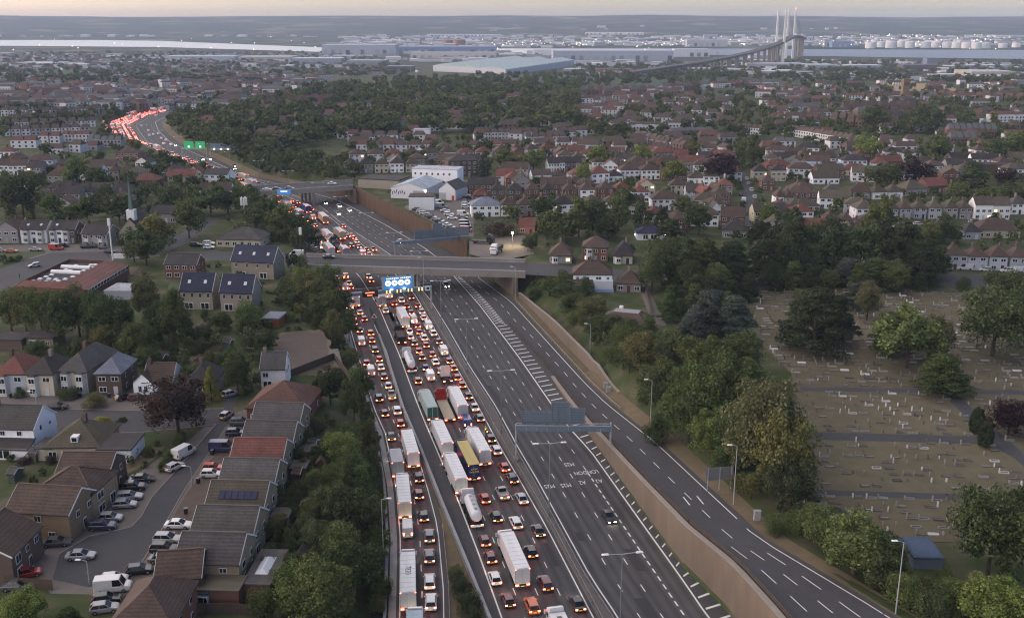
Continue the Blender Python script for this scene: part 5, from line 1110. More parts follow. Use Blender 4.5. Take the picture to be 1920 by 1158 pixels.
pt('cul_de_sac_road', [(405, 795), (330, 882), (285, 932), (264, 970), (246, 988), (165, 1006), (112, 1038), (98, 1085), (165, 1100), (245, 1088), (292, 1012), (347, 917), (425, 800), (446, 742), (424, 742)], 'asphalt2', .026)
pt('bay_house_street', [(-90, 763), (100, 766), (270, 770), (420, 766), (432, 796), (270, 810), (130, 814), (-90, 792)], 'asphalt2', .02)
pt('driveway_paving', [(345, 1062), (292, 1022), (352, 922), (392, 868), (430, 806), (470, 790), (440, 830), (405, 900), (372, 975)], 'soil', .018)
pt('front_paving', [(150, 1000), (250, 975), (275, 925), (330, 872), (310, 850), (240, 900), (175, 960), (130, 1000)], 'paving', .017)
pt('front_paving', [(0, 768), (0, 742), (110, 738), (230, 742), (330, 738), (330, 768)], 'paving', .017)
def rough(P, a=2.5):
    out = []
    for i in range(len(P)):
        (x0, y0), (x1, y1) = P[i], P[(i + 1) % len(P)]; n = max(2, int(math.hypot(x1 - x0, y1 - y0) / 5))
        for k in range(n): out.append((x0 + (x1 - x0) * k / n + R.uniform(-a, a), y0 + (y1 - y0) * k / n + R.uniform(-a, a) * .6))
    return out
pt('bare_yard', rough([(515, 630), (560, 620), (610, 627), (620, 688), (592, 697), (542, 697), (523, 655)]), 'soil')
patch('bare_ground', rough([(505, 640), (530, 622), (600, 616), (618, 640), (628, 692), (600, 703), (535, 704)], 4), 'drygrass', .012)
pt('yard_path', [(617, 655), (634, 653), (645, 690), (628, 692)], 'paving', .024)
pt('artificial_lawn', [(517, 1002), (600, 1002), (587, 1034), (505, 1034)], 'lawn', .03)
pt('garden_lawn', [(320, 520), (335, 512), (335, 552), (312, 552)], 'grass', .02)
pt('garden_lawn', [(225, 842), (310, 836), (290, 860), (240, 888)], 'drygrass', .02, False)
pt('garden_lawn', [(340, 690), (380, 640), (420, 640), (395, 690)], 'drygrass', .02, False)
pt('car_yard', [(757, 388), (868, 446), (888, 446), (888, 338), (852, 338), (848, 380), (770, 382)], 'paving')
pt('lorry_yard', [(880, 452), (985, 440), (1002, 476), (930, 490), (880, 476)], 'paving', .024)
pt('school_yard', [(0, 560), (60, 545), (160, 545), (245, 500), (262, 500), (200, 560)], 'drygrass', .02, False)
pt('back_lane', [(1196, 535), (1212, 535), (1250, 610), (1225, 612)], 'paving')
for P_ in ([(1480, 808), (1840, 818), (1842, 832), (1480, 822)], [(1515, 917), (1850, 927), (1850, 938), (1518, 927)], [(1500, 725), (1990, 733), (1990, 741), (1500, 732)], [(1764, 736), (1790, 736), (1880, 815), (1975, 900), (1975, 930), (1905, 860), (1838, 822), (1832, 800)]):
    pt('cemetery_path', P_, 'asphalt2', .03)
def kerb(pts, w=.16):
    P_ = [at(x, y, ZN0) for x, y in pts]; mb = MB(); rings = []
    for i, p in enumerate(P_):
        d_ = (P_[min(i + 1, len(P_) - 1)] - P_[max(0, i - 1)]).normalized(); n_ = Vector((-d_.y, d_.x, 0)) * w / 2
        rings.append([p - n_ + Vector((0, 0, -.1)), p - n_ + Vector((0, 0, .12)), p + n_ + Vector((0, 0, .12)), p + n_ + Vector((0, 0, -.1))])
    struct('kerb', mb.loft(rings).mesh('kerb', ['concrete']))
kerb([(405, 795), (330, 882), (285, 932), (264, 970), (246, 988), (165, 1006), (112, 1038)]); kerb([(425, 800), (347, 917), (292, 1012), (245, 1088)])
kerb([(-90, 792), (130, 814), (270, 810), (405, 796)]); kerb([(-90, 763), (100, 766), (270, 770), (420, 766)]); kerb([(-30, 572), (40, 527), (125, 487), (200, 489), (300, 478)]); kerb([(20, 498), (95, 474)])
def terr(name, px, m, up=.5):
    sheet(name, [atg(x, y) + Vector((0, 0, up)) for x, y in px], m)
terr('sports_pitch', [(1468, 168), (1480, 157), (1588, 158), (1592, 168)], 'lawn', .8)
terr('stubble_field', [(1640, 156), (1775, 158), (1800, 173), (1660, 172)], 'field', .8)
# ------------------------------------------------------------------ other buildings
c = [at(125, 490, ZN0 + 3.6), at(242.5, 495, ZN0 + 3.6), at(161.7, 543, ZN0 + 3.6), at(25, 537, ZN0 + 3.6)]
t = thing('school_building', 'low school with red tiled rim round a black flat roof', 'school', (0, 0, 0), pos=c[2])
def bl(u, v, z=0):
    p = c[3].lerp(c[2], u).lerp(c[0].lerp(c[1], u), v); return Vector((p.x, p.y, ZN0 + 3.6 + z))
cc = sum((p for p in c), Vector()) / 4; AVOID.append((cc.x, cc.y, 26))
ob('wall', MB().prism([p * .985 + cc * .015 for p in c][::-1], ZN0 - .3, ZN0 + 3.6).mesh('wall', ['wall']), t, col=WC['B'])
ou = [bl(0, 0), bl(1, 0), bl(1, 1), bl(0, 1)]; inn = [bl(.09, .1, 1.3), bl(.66, .1, 1.3), bl(.66, .95, 1.3), bl(.09, .95, 1.3)]; low = [Vector((p.x, p.y, ZN0 + 3.9)) for p in inn]
for k in range(4):
    ob('roof_slope', MB().face([ou[k], ou[(k + 1) % 4], inn[(k + 1) % 4], inn[k]]).face([inn[k], inn[(k + 1) % 4], low[(k + 1) % 4], low[k]]).mesh('roof_slope', ['roof']), t, col=RC['r'])
ob('flat_roof', MB().face(low).mesh('flat_roof', ['roof']), t, col=(.035, .035, .04))
for u, v in ((.15, .16), (.24, .15), (.33, .16), (.42, .15), (.18, .25), (.3, .26), (.4, .26), (.52, .28), (.2, .34), (.48, .2), (.56, .38), (.22, .42), (.28, .62), (.36, .6), (.55, .62), (.5, .85), (.56, .86), (.3, .8), (.6, .75)):
    ob('roof_light', cached('rl', lambda: MB().box((0, 0, .2), (1.5, 1.3, .4), top=(.7, .7)).mesh('roof_light', ['white'])), t, bl(u, v, .35))
for v in (.5, .7):
    a, b_ = bl(.16, v, .7), bl(.6, v, .7); ob('long_roof_light', MB().tube(a, b_, .75, n=10).mesh('long_roof_light', ['white']), t)
for k in range(14):
    p = bl(1.004, .06 + .066 * k, -.75); a = math.atan2(c[1].y - c[2].y, c[1].x - c[2].x)
    ob('window', BOTH, t, p, a, scale=(2.2, .15, 1.2))
def shed(x0, y0, x1, y1, he, d, kind, rise, wc, rc, label, name='building', cat='building', win=False, wins=None, lod=0, grp=None, **kw):
    A, B = atg(x0, y0), atg(x1, y1); A.z = B.z = (A.z + B.z) / 2; AVOID.append(((A.x + B.x) / 2, (A.y + B.y) / 2 + d / 2, max((A - B).length, d) * .5))
    w = (A - B).length; rz = math.atan2(B.y - A.y, B.x - A.x)
    return build_house(dict(M=(A + B) / 2, rz=rz, w=w, d=d, he=he, kind=kind, rise=rise, wc=wc, rc=rc, label=label, grp=grp, lod=lod, chim=0, win=win, door=False, bays=0, skyl=0, name=name, cat=cat, wins=wins))
t = shed(733, 371, 799, 374, 5, 26, 'y', 2.6, 'W', (.33, .37, .42), 'wide white workshop with pale metal roof above the rusty wall', 'workshop', 'workshop')
part('roller_door', 'galv', t, (5.5, -.05, 2), (6, .15, 4)); part('wall_lamp', 'lampwhite', t, (9, -.2, 4.2), (.8, .3, .5))
for k in range(9): part('graffiti_stroke', 'chassis', t, (-10 + k * 1.0, -.04, 3.0 + .5 * math.sin(k * 2.1)), (.35, .06, 1.6), rz=0).rotation_euler = (0, .5 * math.sin(k * 1.7), 0)
t = shed(823, 374, 854, 376, 5.2, 14, 'y', 3.4, 'W', 'g', 'white gabled workshop with a red door in the car yard', 'workshop', 'workshop')
part('door', 'flat', t, (3, -.05, 1.2), (1.2, .12, 2.4), (.4, .05, .05)); part('roller_door', 'galv', t, (-2.5, -.05, 1.7), (3.6, .12, 3.4))
t = shed(773, 347, 858, 350, 8.5, 12, 'f', .3, 'W', 'w', 'white two storey office block behind the workshops', wins=[('f', u, z, 1.0, 1.3) for u in (-.85, -.6, -.35, -.1, .15, .4, .65) for z in (2.0, 6.2)], lod=1)
t = shed(767, 394, 814, 394, 6, 9, 'f', .3, 'W', 'b', 'white box store above the rusty wall with cars around it')
shed(672, 352, 748, 356, 4.5, 16, 'f', .3, 'T', 'd', 'long dark flat roofed store beside the farther bridge')
shed(841, 331, 897, 329, 8.4, 12, 'h', 2.6, 'K', 'd', 'brown brick block of flats behind the workshop', wins=[('f', u, z, 1.3, 1.3) for u in (-.7, -.35, .05, .4, .75) for z in (1.6, 4.3, 7)], lod=1, name='apartment_block', cat='building')
shed(776, 264, 806, 264, 7.5, 10, 'f', .3, 'W', 'w', 'white cube shaped building among brown roofs')
shed(50, 652, 101, 653, 2.6, 6.5, 'f', .3, 'Y', 'd', 'garden room with white folding doors behind the bay houses', 'garden_room', 'garden room', wins=[('f', -.45, 1.2, 2.4, 2.0), ('f', .6, 1.5, 1.0, .8)])
shed(-14, 655, 42, 656, 2.5, 7, 'f', .3, 'K', 'd', 'dark garden building at the frame edge behind the bay houses', 'garden_room', 'garden room')
shed(493, 614, 524, 615, 2.5, 7, 'f', .3, (.2, .07, .03), 's', 'orange timber shed with grey roof by the bare yard', 'shed', 'shed')
shed(458, 653, 480, 654, 2.4, 5, 'f', .3, 'S', 's', 'small pale shed with glass doors beside the dark bush', 'shed', 'shed', wins=[('f', .3, 1.2, 1.2, 1.9)])
shed(197, 561, 252, 562, 2.6, 9, 'f', .3, 'S', 'w', 'long shed with whitish roof behind the park trees', 'shed', 'shed')
shed(365, 634, 380, 634, 2.3, 4, 'y', .8, 'S', 'g', 'little grey garden hut below the trees', 'shed', 'shed')
shed(363, 1140, 392, 1142, 2.4, 5, 'f', .3, 'S', 'n', 'glazed conservatory beside the big hipped house', 'conservatory', 'conservatory', wins=[('f', -.4, 1.2, 1.2, 1.8), ('f', .4, 1.2, 1.2, 1.8), ('r', .5, 1.2, 3, 1.8)])
shed(1712, 1066, 1766, 1067, 1.8, 6.5, 'f', .3, (.1, .12, .15), (.05, .075, .12), 'blue grey roofed hut in the corner of the cemetery', 'hut', 'hut')
shed(1500, 323, 1580, 324, 4.5, 12, 'f', .3, 'W', 'l', 'pale blue petrol station canopy with yellow edge', 'canopy', 'canopy')
shed(1755, 323, 1905, 326, 4.5, 12, 'f', .3, 'K', 'd', 'long dark flat roofed store with wall lights', 'store', 'store')
shed(1286, 324, 1358, 324, 4.5, 9, 'f', .3, 'P', 'g', 'flat roofed school block behind the hedge', lod=1, win=True)
for px, py, nm_ in ((1759, 316, 'first'), (1796, 319, 'second'), (1860, 318, 'third')):
    p = atg(px, py + 6); t = thing('flood_light', f'bright flood lamp on the dark store, {nm_} along its wall', 'lamp', p)
    part('bracket', 'galv', t, (0, 0, 2.2), (.2, .2, 4.4)); part('bulb', 'lampglow', t, (0, -.3, 4.4), (1.0, .6, .6))
# church
p = at(247, 458, ZN0); t = thing('church', 'small church with slim green spire on a white turret', 'church', p); AVOID.append((p.x, p.y, 10))
ob('nave', wall_mesh(9, 17, 5, 5, 'y'), t, col=WC['T']); ob('roof', roof_mesh(9, 17, 5, 5, 'y'), t, col=RC['d'])
part('turret', 'white', t, (0, 3, 11), (3, 3, 4)); ob('spire', MB().loft([[(-.7, 2.3, 13), (.7, 2.3, 13), (.7, 3.7, 13), (-.7, 3.7, 13)], [(-.05, 2.95, 26), (.05, 2.95, 26), (.05, 3.05, 26), (-.05, 3.05, 26)]]).mesh('spire', ['plain']), t, col=(.1, .15, .13))
def mast(foot, top, label, r, m_, ant=False):
    p = atg(*foot); v = (top[1] - 579) / F; tt = p.y / (C_ - v * S_); h = H - tt * (S_ + v * C_) - p.z
    t = thing('phone_mast', label, 'mast', p); ob('pole', MB().tube((0, 0, 0), (0, 0, h), r, r * .8, 10).mesh('pole', [m_]), t)
    if ant:
        for k in range(5): a = k * 1.257; part('antenna', 'white', t, (1.2 * math.cos(a), 1.2 * math.sin(a), h - 1.2), (.5, .5, 3.4))
    else: part('head', 'white', t, (0, 0, h - 1), (.9, .9, 2.6))
mast((212, 488), (204, 411), 'tall white phone mast beside the main street', .3, 'white')
mast((460, 420), (458, 372), 'grey phone mast with a ring of antennas', .3, 'galv', True)
mast((566, 486), (560, 428), 'plain wooden pole near the white minibus', .15, 'fence')
for k, px in enumerate((218, 229)):
    part2 = thing('utility_cabinet', ['white cabinet beside the white mast', 'white cabinet farther from the white mast'][k], 'cabinet', at(px, 484, ZN0)); part('body', 'white', part2, (0, 0, .8), (2.4, 1.2, 1.6)); part('lid', 'galv', part2, (0, 0, 1.64), (2.5, 1.3, .1))
# lorry yard lamp, parked lorries
p = at(961, 462, ZN0); t = thing('yard_lamp', 'very bright yellow lamp in the lorry yard', 'lamp', p)
ob('pole', MB().tube((0, 0, 0), (0, 0, 5.2), .1, n=8).mesh('pole', ['galv']), t); part('bulb', 'lampglow', t, (0, 0, 5.3), (.7, .7, .5))
li = bpy.data.lights.new('yard_lamp', 'POINT'); li.energy = 2200; li.color = (1, .78, .4); li.shadow_soft_size = .4
lo = bpy.data.objects.new('yard_light', li); COL.objects.link(lo); lo.location = (0, 0, 4.7); lo.parent = t
lorry('skip', at(938, 470, ZN0 + .03), -1.9, 8, CC['w'], CC['g'], 'white cabbed tipper lorry in the yard near the bright lamp', None, lights=False)
lorry('flat', at(885, 455, ZN0 + .03), -.3, 9, CC['k'], CC['g'], 'black flatbed lorry in the yard beside the car yard', None, lights=False)
# roadside sign board (back) and cabinets
p = atg(1348, 920); t = thing('roadside_sign', 'grey back of a large roadside sign board on posts', 'sign', p, .15)
for x in (-2.3, 0, 2.3): part('post', 'galv', t, (x, 0, 2.4), (.16, .16, 4.8))
for k in range(5): part('board', 'steel', t, (0, .1, 2.5 + .52 * k), (5.4, .08, .5))
for px, py, lab in ((1135, 730, 'pair of roadside cabinets, upper one'), (1141, 738, 'pair of roadside cabinets, lower one'), (1419, 975, 'lone grey cabinet on the dry verge')):
    t = thing('roadside_cabinet', lab, 'cabinet', atg(px, py)); part('body', 'galv', t, (0, 0, .9), (1.1, .7, 1.9)); part('lid', 'concrete_grey', t, (0, 0, 1.88), (1.2, .8, .08))
# garden fences and hedges
for x_, y_ in ((562, 1062), (588, 968), (556, 905), (602, 884), (22, 905), (62, 866), (243, 688), (300, 684), (140, 655), (372, 690), (330, 560), (425, 655), (585, 850), (12, 700)):
    shed(x_ - 6, y_, x_ + 6, y_ + .6, 2.0, 2.6, R.choice('xy'), .6, R.choice([(.1, .07, .05), (.16, .13, .1), (.08, .1, .09)]), R.choice('dgb'), 'little wooden garden shed in the back gardens', 'shed', 'shed', grp='garden sheds')
for x_, y_ in ((372, 905), (349, 962), (326, 1008), (398, 852), (232, 930), (176, 990), (92, 1020), (250, 900), (20, 745), (150, 745), (205, 745)):
    t = thing('wheelie_bin', 'dark wheelie bin standing before a house', 'bin', at(x_, y_, ZN0 + .02), R.uniform(0, 3), 'wheelie bins'); ob('body', MB().box((0, 0, .5), (.5, .6, 1.0), top=(1.1, 1.1)).mesh('body', ['chassis']), t); part('lid', 'steel', t, (0, 0, 1.04), (.58, .68, .08))
def fence(pts, label, m='fence', h=1.8):
    P = [atg(*q) for q in pts]; t = thing('garden_fence', label, 'fence', P[0])
    for a, b_ in zip(P[:-1], P[1:]):
        n = max(1, round((b_ - a).length / 2.4)); rz = math.atan2(b_.y - a.y, b_.x - a.x)
        for k in range(n):
            q = a.lerp(b_, (k + .5) / n) - P[0]; part('panel', m, t, (q.x, q.y, h / 2), ((b_ - a).length / n - .06, .07, h + R.uniform(-.06, .06)), rz=rz)
for i, (pts, lab) in enumerate((([(515, 1002), (600, 1000)], 'dark fence above the artificial lawn'), ([(505, 1036), (590, 1036)], 'dark fence below the artificial lawn'), ([(355, 1150), (482, 1152)], 'dark fence at the lower frame edge beside the conservatory'), ([(10, 1100), (100, 1106)], 'grey fence at the end of the cul-de-sac'),
        ([(540, 870), (600, 868)], 'fence in the gardens behind the red roofed house'), ([(104, 652), (80, 692)], 'fence running down beside the garden room'), ([(545, 706), (628, 702), (660, 760)], 'fence round the bare yard'), ([(612, 625), (630, 700)], 'fence between the bare yard and the bank'), ([(240, 530), (190, 568)], 'grey fence beside the school'), ([(1208, 540), (1222, 595)], 'fence along the back lane'), ([(300, 560), (250, 575)], 'fence behind the whitish shed'), ([(497, 955), (600, 948)], 'garden fence beside the house with solar panels'), ([(520, 910), (606, 902)], 'garden fence between the red roof and solar roof gardens'), ([(560, 812), (615, 806)], 'garden fence at the top end of the gabled row'))):
    fence(pts, lab)
# ------------------------------------------------------------------ trees
def leaf_mesh(kind, ncl, nlf, leaf, seed):
    rg = np.random.default_rng(seed); C = []; RA = []
    for i in range(ncl):
        if kind in ('round', 'tall', 'willow'):
            while True:
                d = rg.normal(size=3); d /= np.linalg.norm(d)
                if d[2] > -.75: break
            rr = rg.uniform(.4, 1.0) if i % 3 else rg.uniform(.1, .5)
            if kind == 'round': c = np.array([0, 0, 5.0]) + d * rr * np.array([4, 4, 4.4]); r = rg.uniform(.55, 1.75)
            elif kind == 'tall': c = np.array([0, 0, 5.1]) + d * rr * np.array([3.9, 3.9, 4.6]) * np.array([1 - .35 * max(0, d[2]), 1 - .35 * max(0, d[2]), 1]); r = rg.uniform(.5, 1.5)
            else: c = np.array([0, 0, 5.7]) + d * rr * np.array([3.8, 3.8, 3.6]); r = rg.uniform(.7, 1.1)
            ra = np.array([r, r, r * (.8 if kind != 'willow' else 1.8)])
        elif kind == 'shrub':
            d = rg.normal(size=3); d /= np.linalg.norm(d); d[2] = abs(d[2]); rr = rg.uniform(.4, .85)
            c = np.array([0, 0, 1.2]) + d * rr * np.array([4, 4, 7.6]); r = rg.uniform(1.1, 1.8); ra = np.array([r, r, r * 1.5])
        elif kind == 'cedar':
            tier = (i % 9) / 9; z = 1.6 + 7.6 * tier + rg.uniform(-.2, .2); R0 = 4.2 * (1 - tier) ** .75 * rg.uniform(.75, 1.05) + .3; a = rg.uniform(0, 6.283); q = math.sqrt(rg.uniform(.08, 1))
            c = np.array([R0 * q * math.cos(a), R0 * q * math.sin(a), z - .5 * q]); ra = np.array([1.15, 1.15, .34])
        elif kind == 'cone':
            z = .8 + 8.6 * rg.uniform(0, 1) ** 1.2; R0 = 3.6 * (1 - z / 10.2) + .2; a = rg.uniform(0, 6.283); c = np.array([R0 * math.cos(a), R0 * math.sin(a), z]); ra = np.array([.8, .8, .9])
        else:  # yew column
            z = rg.uniform(.8, 9.2); R0 = 3.3 * math.sin(math.pi * (z / 10) ** .7) ** .6; a = rg.uniform(0, 6.283); c = np.array([R0 * math.cos(a), R0 * math.sin(a), z]); ra = np.array([.8, .8, .8])
        C.append(c); RA.append(ra)
    C = np.repeat(np.array(C), nlf, 0); RA = np.repeat(np.array(RA), nlf, 0); n = len(C)
    d = rg.normal(size=(n, 3)); d[:, 2] += .35; d /= np.linalg.norm(d, axis=1)[:, None]
    p = C + d * RA * rg.uniform(.55, 1.05, size=(n, 1))
    if kind in ('round', 'tall', 'willow'): p[:, 2] = np.maximum(p[:, 2], .3)
    else: p[:, 2] = np.maximum(p[:, 2], .15)
    nn = d + rg.normal(size=(n, 3)) * .55; nn /= np.linalg.norm(nn, axis=1)[:, None]
    u = np.cross(nn, rg.normal(size=(n, 3))); u /= np.linalg.norm(u, axis=1)[:, None]; v = np.cross(nn, u)
    s = leaf * rg.uniform(.45, 1.6, size=(n, 1)); u *= s; v *= s * (.75 if kind != 'willow' else 1.3)
    return np.stack([p - u, p - v * .8, p + u, p + v * .8], 1).reshape(-1, 3)
def np_mesh(name, V, mats, mi=None):
    nq = len(V) // 4; me = bpy.data.meshes.new(name); me.vertices.add(len(V)); me.vertices.foreach_set('co', V.astype(np.float32).ravel())
    me.loops.add(nq * 4); me.loops.foreach_set('vertex_index', np.arange(nq * 4, dtype=np.int32)); me.polygons.add(nq)
    me.polygons.foreach_set('loop_start', np.arange(0, nq * 4, 4, dtype=np.int32))
    try: me.polygons.foreach_set('loop_total', np.full(nq, 4, dtype=np.int32))
    except Exception: pass
    for m_ in mats: me.materials.append(MAT[m_])
    if mi is not None: me.polygons.foreach_set('material_index', mi)
    me.update(calc_edges=True); return me
CROWN = {}
for kind in ('round', 'tall', 'willow', 'cedar', 'cone', 'yew', 'shrub'):
    for v in range(4 if kind in ('round', 'tall', 'shrub') else 2):
        CROWN[kind, 0, v] = np_mesh('crown', leaf_mesh(kind, {'cedar': 110, 'yew': 130, 'cone': 90, 'shrub': 40}.get(kind, 105), 175, .155, 10 * v + len(kind)), ['leaf'])
        CROWN[kind, 1, v] = np_mesh('crown', leaf_mesh(kind, {'cedar': 70, 'yew': 50, 'cone': 50, 'shrub': 26}.get(kind, 60), 75, .27, 10 * v + 3 + len(kind)), ['leaf'])
def trunk_mesh():
    mb = MB().tube((0, 0, -.8), (0, 0, 3.2), .27, .2, 8).tube((0, 0, 3.2), (.2, .1, 7.6), .24, .07, 6)
    for k in range(5):
        a = k * 1.3; mb.tube((0, 0, 2.6 + .5 * k), (2.3 * math.cos(a), 2.3 * math.sin(a), 5.0 + .5 * k), .13, .04, 5)
    return mb.mesh('trunk', ['bark'])
TRUNK = trunk_mesh()
GR = dict(g=(.098, .126, .042), d=(.068, .092, .035), l=(.15, .185, .05), o=(.118, .122, .046), p=(.042, .022, .026), c=(.06, .043, .035), y=(.23, .22, .045), b=(.08, .1, .078), v=(.11, .122, .056), k=(.042, .057, .027))
GN = dict(g='green', d='dark green', l='bright green', o='olive green', p='dark purple', c='copper brown', y='yellow green', b='blue grey', v='soft green', k='blackish green')
KN = dict(round='round tree', tall='tall tree', willow='drooping tree', cedar='spreading conifer', cone='conical tree', yew='clipped yew column', shrub='bush')
TREES = []
def tr(px, yb, hpx, wpx, kind, tint, where, grp='trees'):
    p = atg(px, yb); s = scr((p.x, p.y, p.z + 3))[2]
    if where == 'among the houses beyond the motorway' and yb > 400: hpx *= .8; wpx *= .9
    TREES.append((p, hpx / s * 1.06, wpx / s * 1.04, kind, tint, where, grp))
def trees(s, where, grp):
    for x in s.split():
        a = x.split(','); tr(*[float(q) for q in a[:4]], a[4], a[5], where, grp)
trees('335,812,116,132,round,c', 'on the corner of the cul-de-sac', 'garden trees')
trees('397,752,66,36,cone,y 447,740,88,66,round,d 466,628,72,54,round,g 330,655,112,72,tall,d 262,675,82,66,round,g 198,668,68,42,tall,o 275,605,96,60,tall,o 300,640,80,60,round,d 232,640,85,70,round,d 500,660,45,50,round,d 620,758,75,62,round,k 285,690,40,40,round,d 420,690,45,40,shrub,g 178,762,30,55,shrub,o 130,745,26,55,shrub,d 38,745,22,30,shrub,d 228,790,16,20,round,k 192,795,18,40,shrub,y 398,875,18,20,round,d 280,855,26,30,shrub,g 45,870,22,30,shrub,c 341,824,24,22,shrub,g 336,832,24,22,shrub,g 330,842,24,22,shrub,g 324,852,24,22,shrub,g 318,862,24,22,shrub,g 311,872,25,23,shrub,g 304,883,25,24,shrub,g 480,655,50,60,shrub,d 400,690,40,50,shrub,d', 'in the back gardens between the streets', 'garden trees')
trees('150,632,105,88,round,d 80,628,98,80,round,g 22,620,88,75,round,g 118,640,100,70,round,d 190,640,95,70,round,d 50,625,95,70,round,o', 'in the park row behind the school', 'park trees')
trees('612,622,88,62,round,g 645,700,60,45,shrub,v 655,640,70,40,tall,g 590,590,80,70,round,o 615,560,70,60,round,g 570,545,60,60,shrub,l 560,580,50,60,round,d 600,530,46,50,shrub,o 540,560,50,50,shrub,d 640,600,60,50,round,d 625,650,70,50,tall,o 660,700,60,40,tall,v', 'on the bank beside the crowded slip road', 'trees on the slip road bank')
trees('275,498,82,72,round,d 252,492,70,52,round,d 298,470,72,84,round,o 355,446,76,62,round,g 396,405,66,70,round,d 98,408,54,52,round,l 45,408,82,74,round,k 20,400,70,60,round,d 145,352,60,46,round,g 185,356,44,46,round,d 200,382,50,48,shrub,d 165,420,56,54,round,d 225,420,60,60,round,d 320,405,60,60,round,d 428,400,52,60,round,d 465,400,56,60,round,g 500,420,60,60,round,d 530,438,60,62,round,g 560,456,58,60,round,d 580,470,50,50,round,d 480,430,50,60,round,d 455,440,40,50,shrub,g 60,360,40,44,round,d 245,360,40,42,shrub,d 128,310,30,36,round,d 92,296,30,34,round,g 250,285,26,40,round,d 200,270,30,40,round,d 280,310,24,36,round,d 320,312,22,40,round,g 360,326,22,40,round,d 400,338,22,42,round,g 430,354,26,40,round,d 300,330,36,36,shrub,d 140,425,46,50,round,g 110,430,40,50,round,d', 'between the white terrace and the far carriageway', 'trees behind the white terrace')
# right side of the motorway
trees('1255,535,96,104,round,d 1222,545,70,60,round,d 1330,625,96,112,cedar,b 1372,632,92,96,cedar,b 1300,640,70,70,cedar,b 1525,662,142,142,cedar,k 1500,600,70,60,cedar,d 1562,640,100,90,cedar,k 1625,600,78,56,tall,v 1600,580,60,60,cedar,b 1700,690,112,140,willow,g 1660,660,90,80,cedar,d 1740,670,80,90,willow,v 1765,738,88,104,cedar,g 1860,668,140,150,round,d 1925,660,140,120,round,d 1480,528,130,100,cedar,k 1320,540,105,90,cedar,d 1370,535,95,90,cedar,k 1290,520,80,70,round,d 1430,530,95,90,cedar,k 1560,520,110,96,cedar,k 1610,515,100,90,round,d 1650,500,90,80,round,k 1690,520,120,80,cedar,k 1725,535,100,80,cedar,k 1755,520,60,60,round,d 1520,525,80,60,cedar,d 1590,535,60,70,cedar,b 1640,540,66,80,cedar,d 1830,812,52,34,yew,k 1846,838,52,36,yew,k 1890,815,72,84,round,p 1925,800,50,30,yew,k 1805,545,34,40,shrub,d 1885,560,60,90,round,d', 'in the cemetery or along its far hedge', 'cemetery trees')
trees('1425,905,215,150,round,v 1465,935,180,120,round,o 1350,812,165,125,round,d 1290,830,120,100,round,d 1310,735,115,115,round,g 1240,775,110,90,round,d 1200,705,90,80,round,o 1260,705,90,90,round,d 1170,655,70,60,shrub,g 1140,640,60,60,round,d 1385,720,110,95,round,d 1400,790,120,90,tall,g 1380,860,120,90,round,d 1330,860,100,80,round,g 1480,965,125,112,round,k 1600,1075,125,150,round,g 1560,1010,70,90,cedar,b 1545,1030,90,80,round,g 1650,1100,110,110,round,d 1850,1085,190,165,round,d 1920,1060,170,120,round,d 1860,1190,120,150,round,l 1910,1200,110,120,round,l 1740,1160,90,90,shrub,d 1780,1150,80,80,shrub,g 1690,1135,80,80,shrub,g 1490,1000,60,50,shrub,g 1430,830,140,100,round,v 1230,830,70,60,shrub,d 1270,800,90,70,round,g 1180,640,60,60,shrub,d 1110,610,60,60,round,o 1075,590,50,60,shrub,d 1060,565,42,60,round,d 1030,552,34,50,round,g 1008,540,22,36,shrub,d 1000,560,30,40,shrub,d 1095,560,50,46,shrub,d 1215,640,60,50,shrub,d 1450,1000,50,50,shrub,d', 'on the wooded bank above the empty slip road', 'trees on the wooded bank')
trees('1060,455,90,86,round,d 1085,445,100,70,tall,g 1110,440,86,70,round,d 1140,450,70,60,round,d 1025,450,70,50,tall,d 1160,430,80,60,tall,g 1020,410,60,60,round,d 960,408,40,44,cedar,b 905,338,44,40,cedar,b 950,318,46,44,round,g 1000,320,44,56,round,g 1120,316,44,66,round,l 1095,346,40,32,round,l 1205,310,44,46,round,l 1265,345,46,46,round,l 1225,330,30,30,round,d 1345,345,60,70,round,p 1362,330,40,40,round,p 1300,300,40,40,round,o 1255,450,56,70,cedar,d 1280,420,70,60,round,d 1310,440,76,70,round,d 1200,420,70,40,cone,d 1170,400,60,50,round,d 1650,455,110,80,tall,g 1700,470,80,60,round,d 1770,455,60,70,round,d 1600,470,70,60,round,d 1560,450,60,60,round,d 1520,470,70,70,round,d 1480,450,80,60,tall,d 1440,430,66,60,round,g 1475,475,90,70,round,k 1420,470,80,70,round,k 1715,348,56,76,round,p 1670,350,44,60,round,d 1640,350,40,56,round,d 1820,352,56,60,cedar,d 1885,348,34,40,round,p 1625,302,56,60,round,l 1760,302,50,60,round,g 1900,305,60,70,round,g 1865,310,50,50,round,d 1640,245,50,60,round,d 1740,250,60,70,round,d 1410,320,66,50,cone,d 1395,300,40,40,round,g 1240,430,60,40,cone,d 1800,380,40,50,round,g 1850,385,40,60,round,g 1900,385,44,60,round,d 1775,395,30,40,round,g 990,470,50,40,shrub,d 1130,470,24,24,shrub,o 1745,460,60,40,round,o 935,440,46,90,shrub,c', 'among the houses beyond the motorway', 'trees among the houses beyond the motorway')
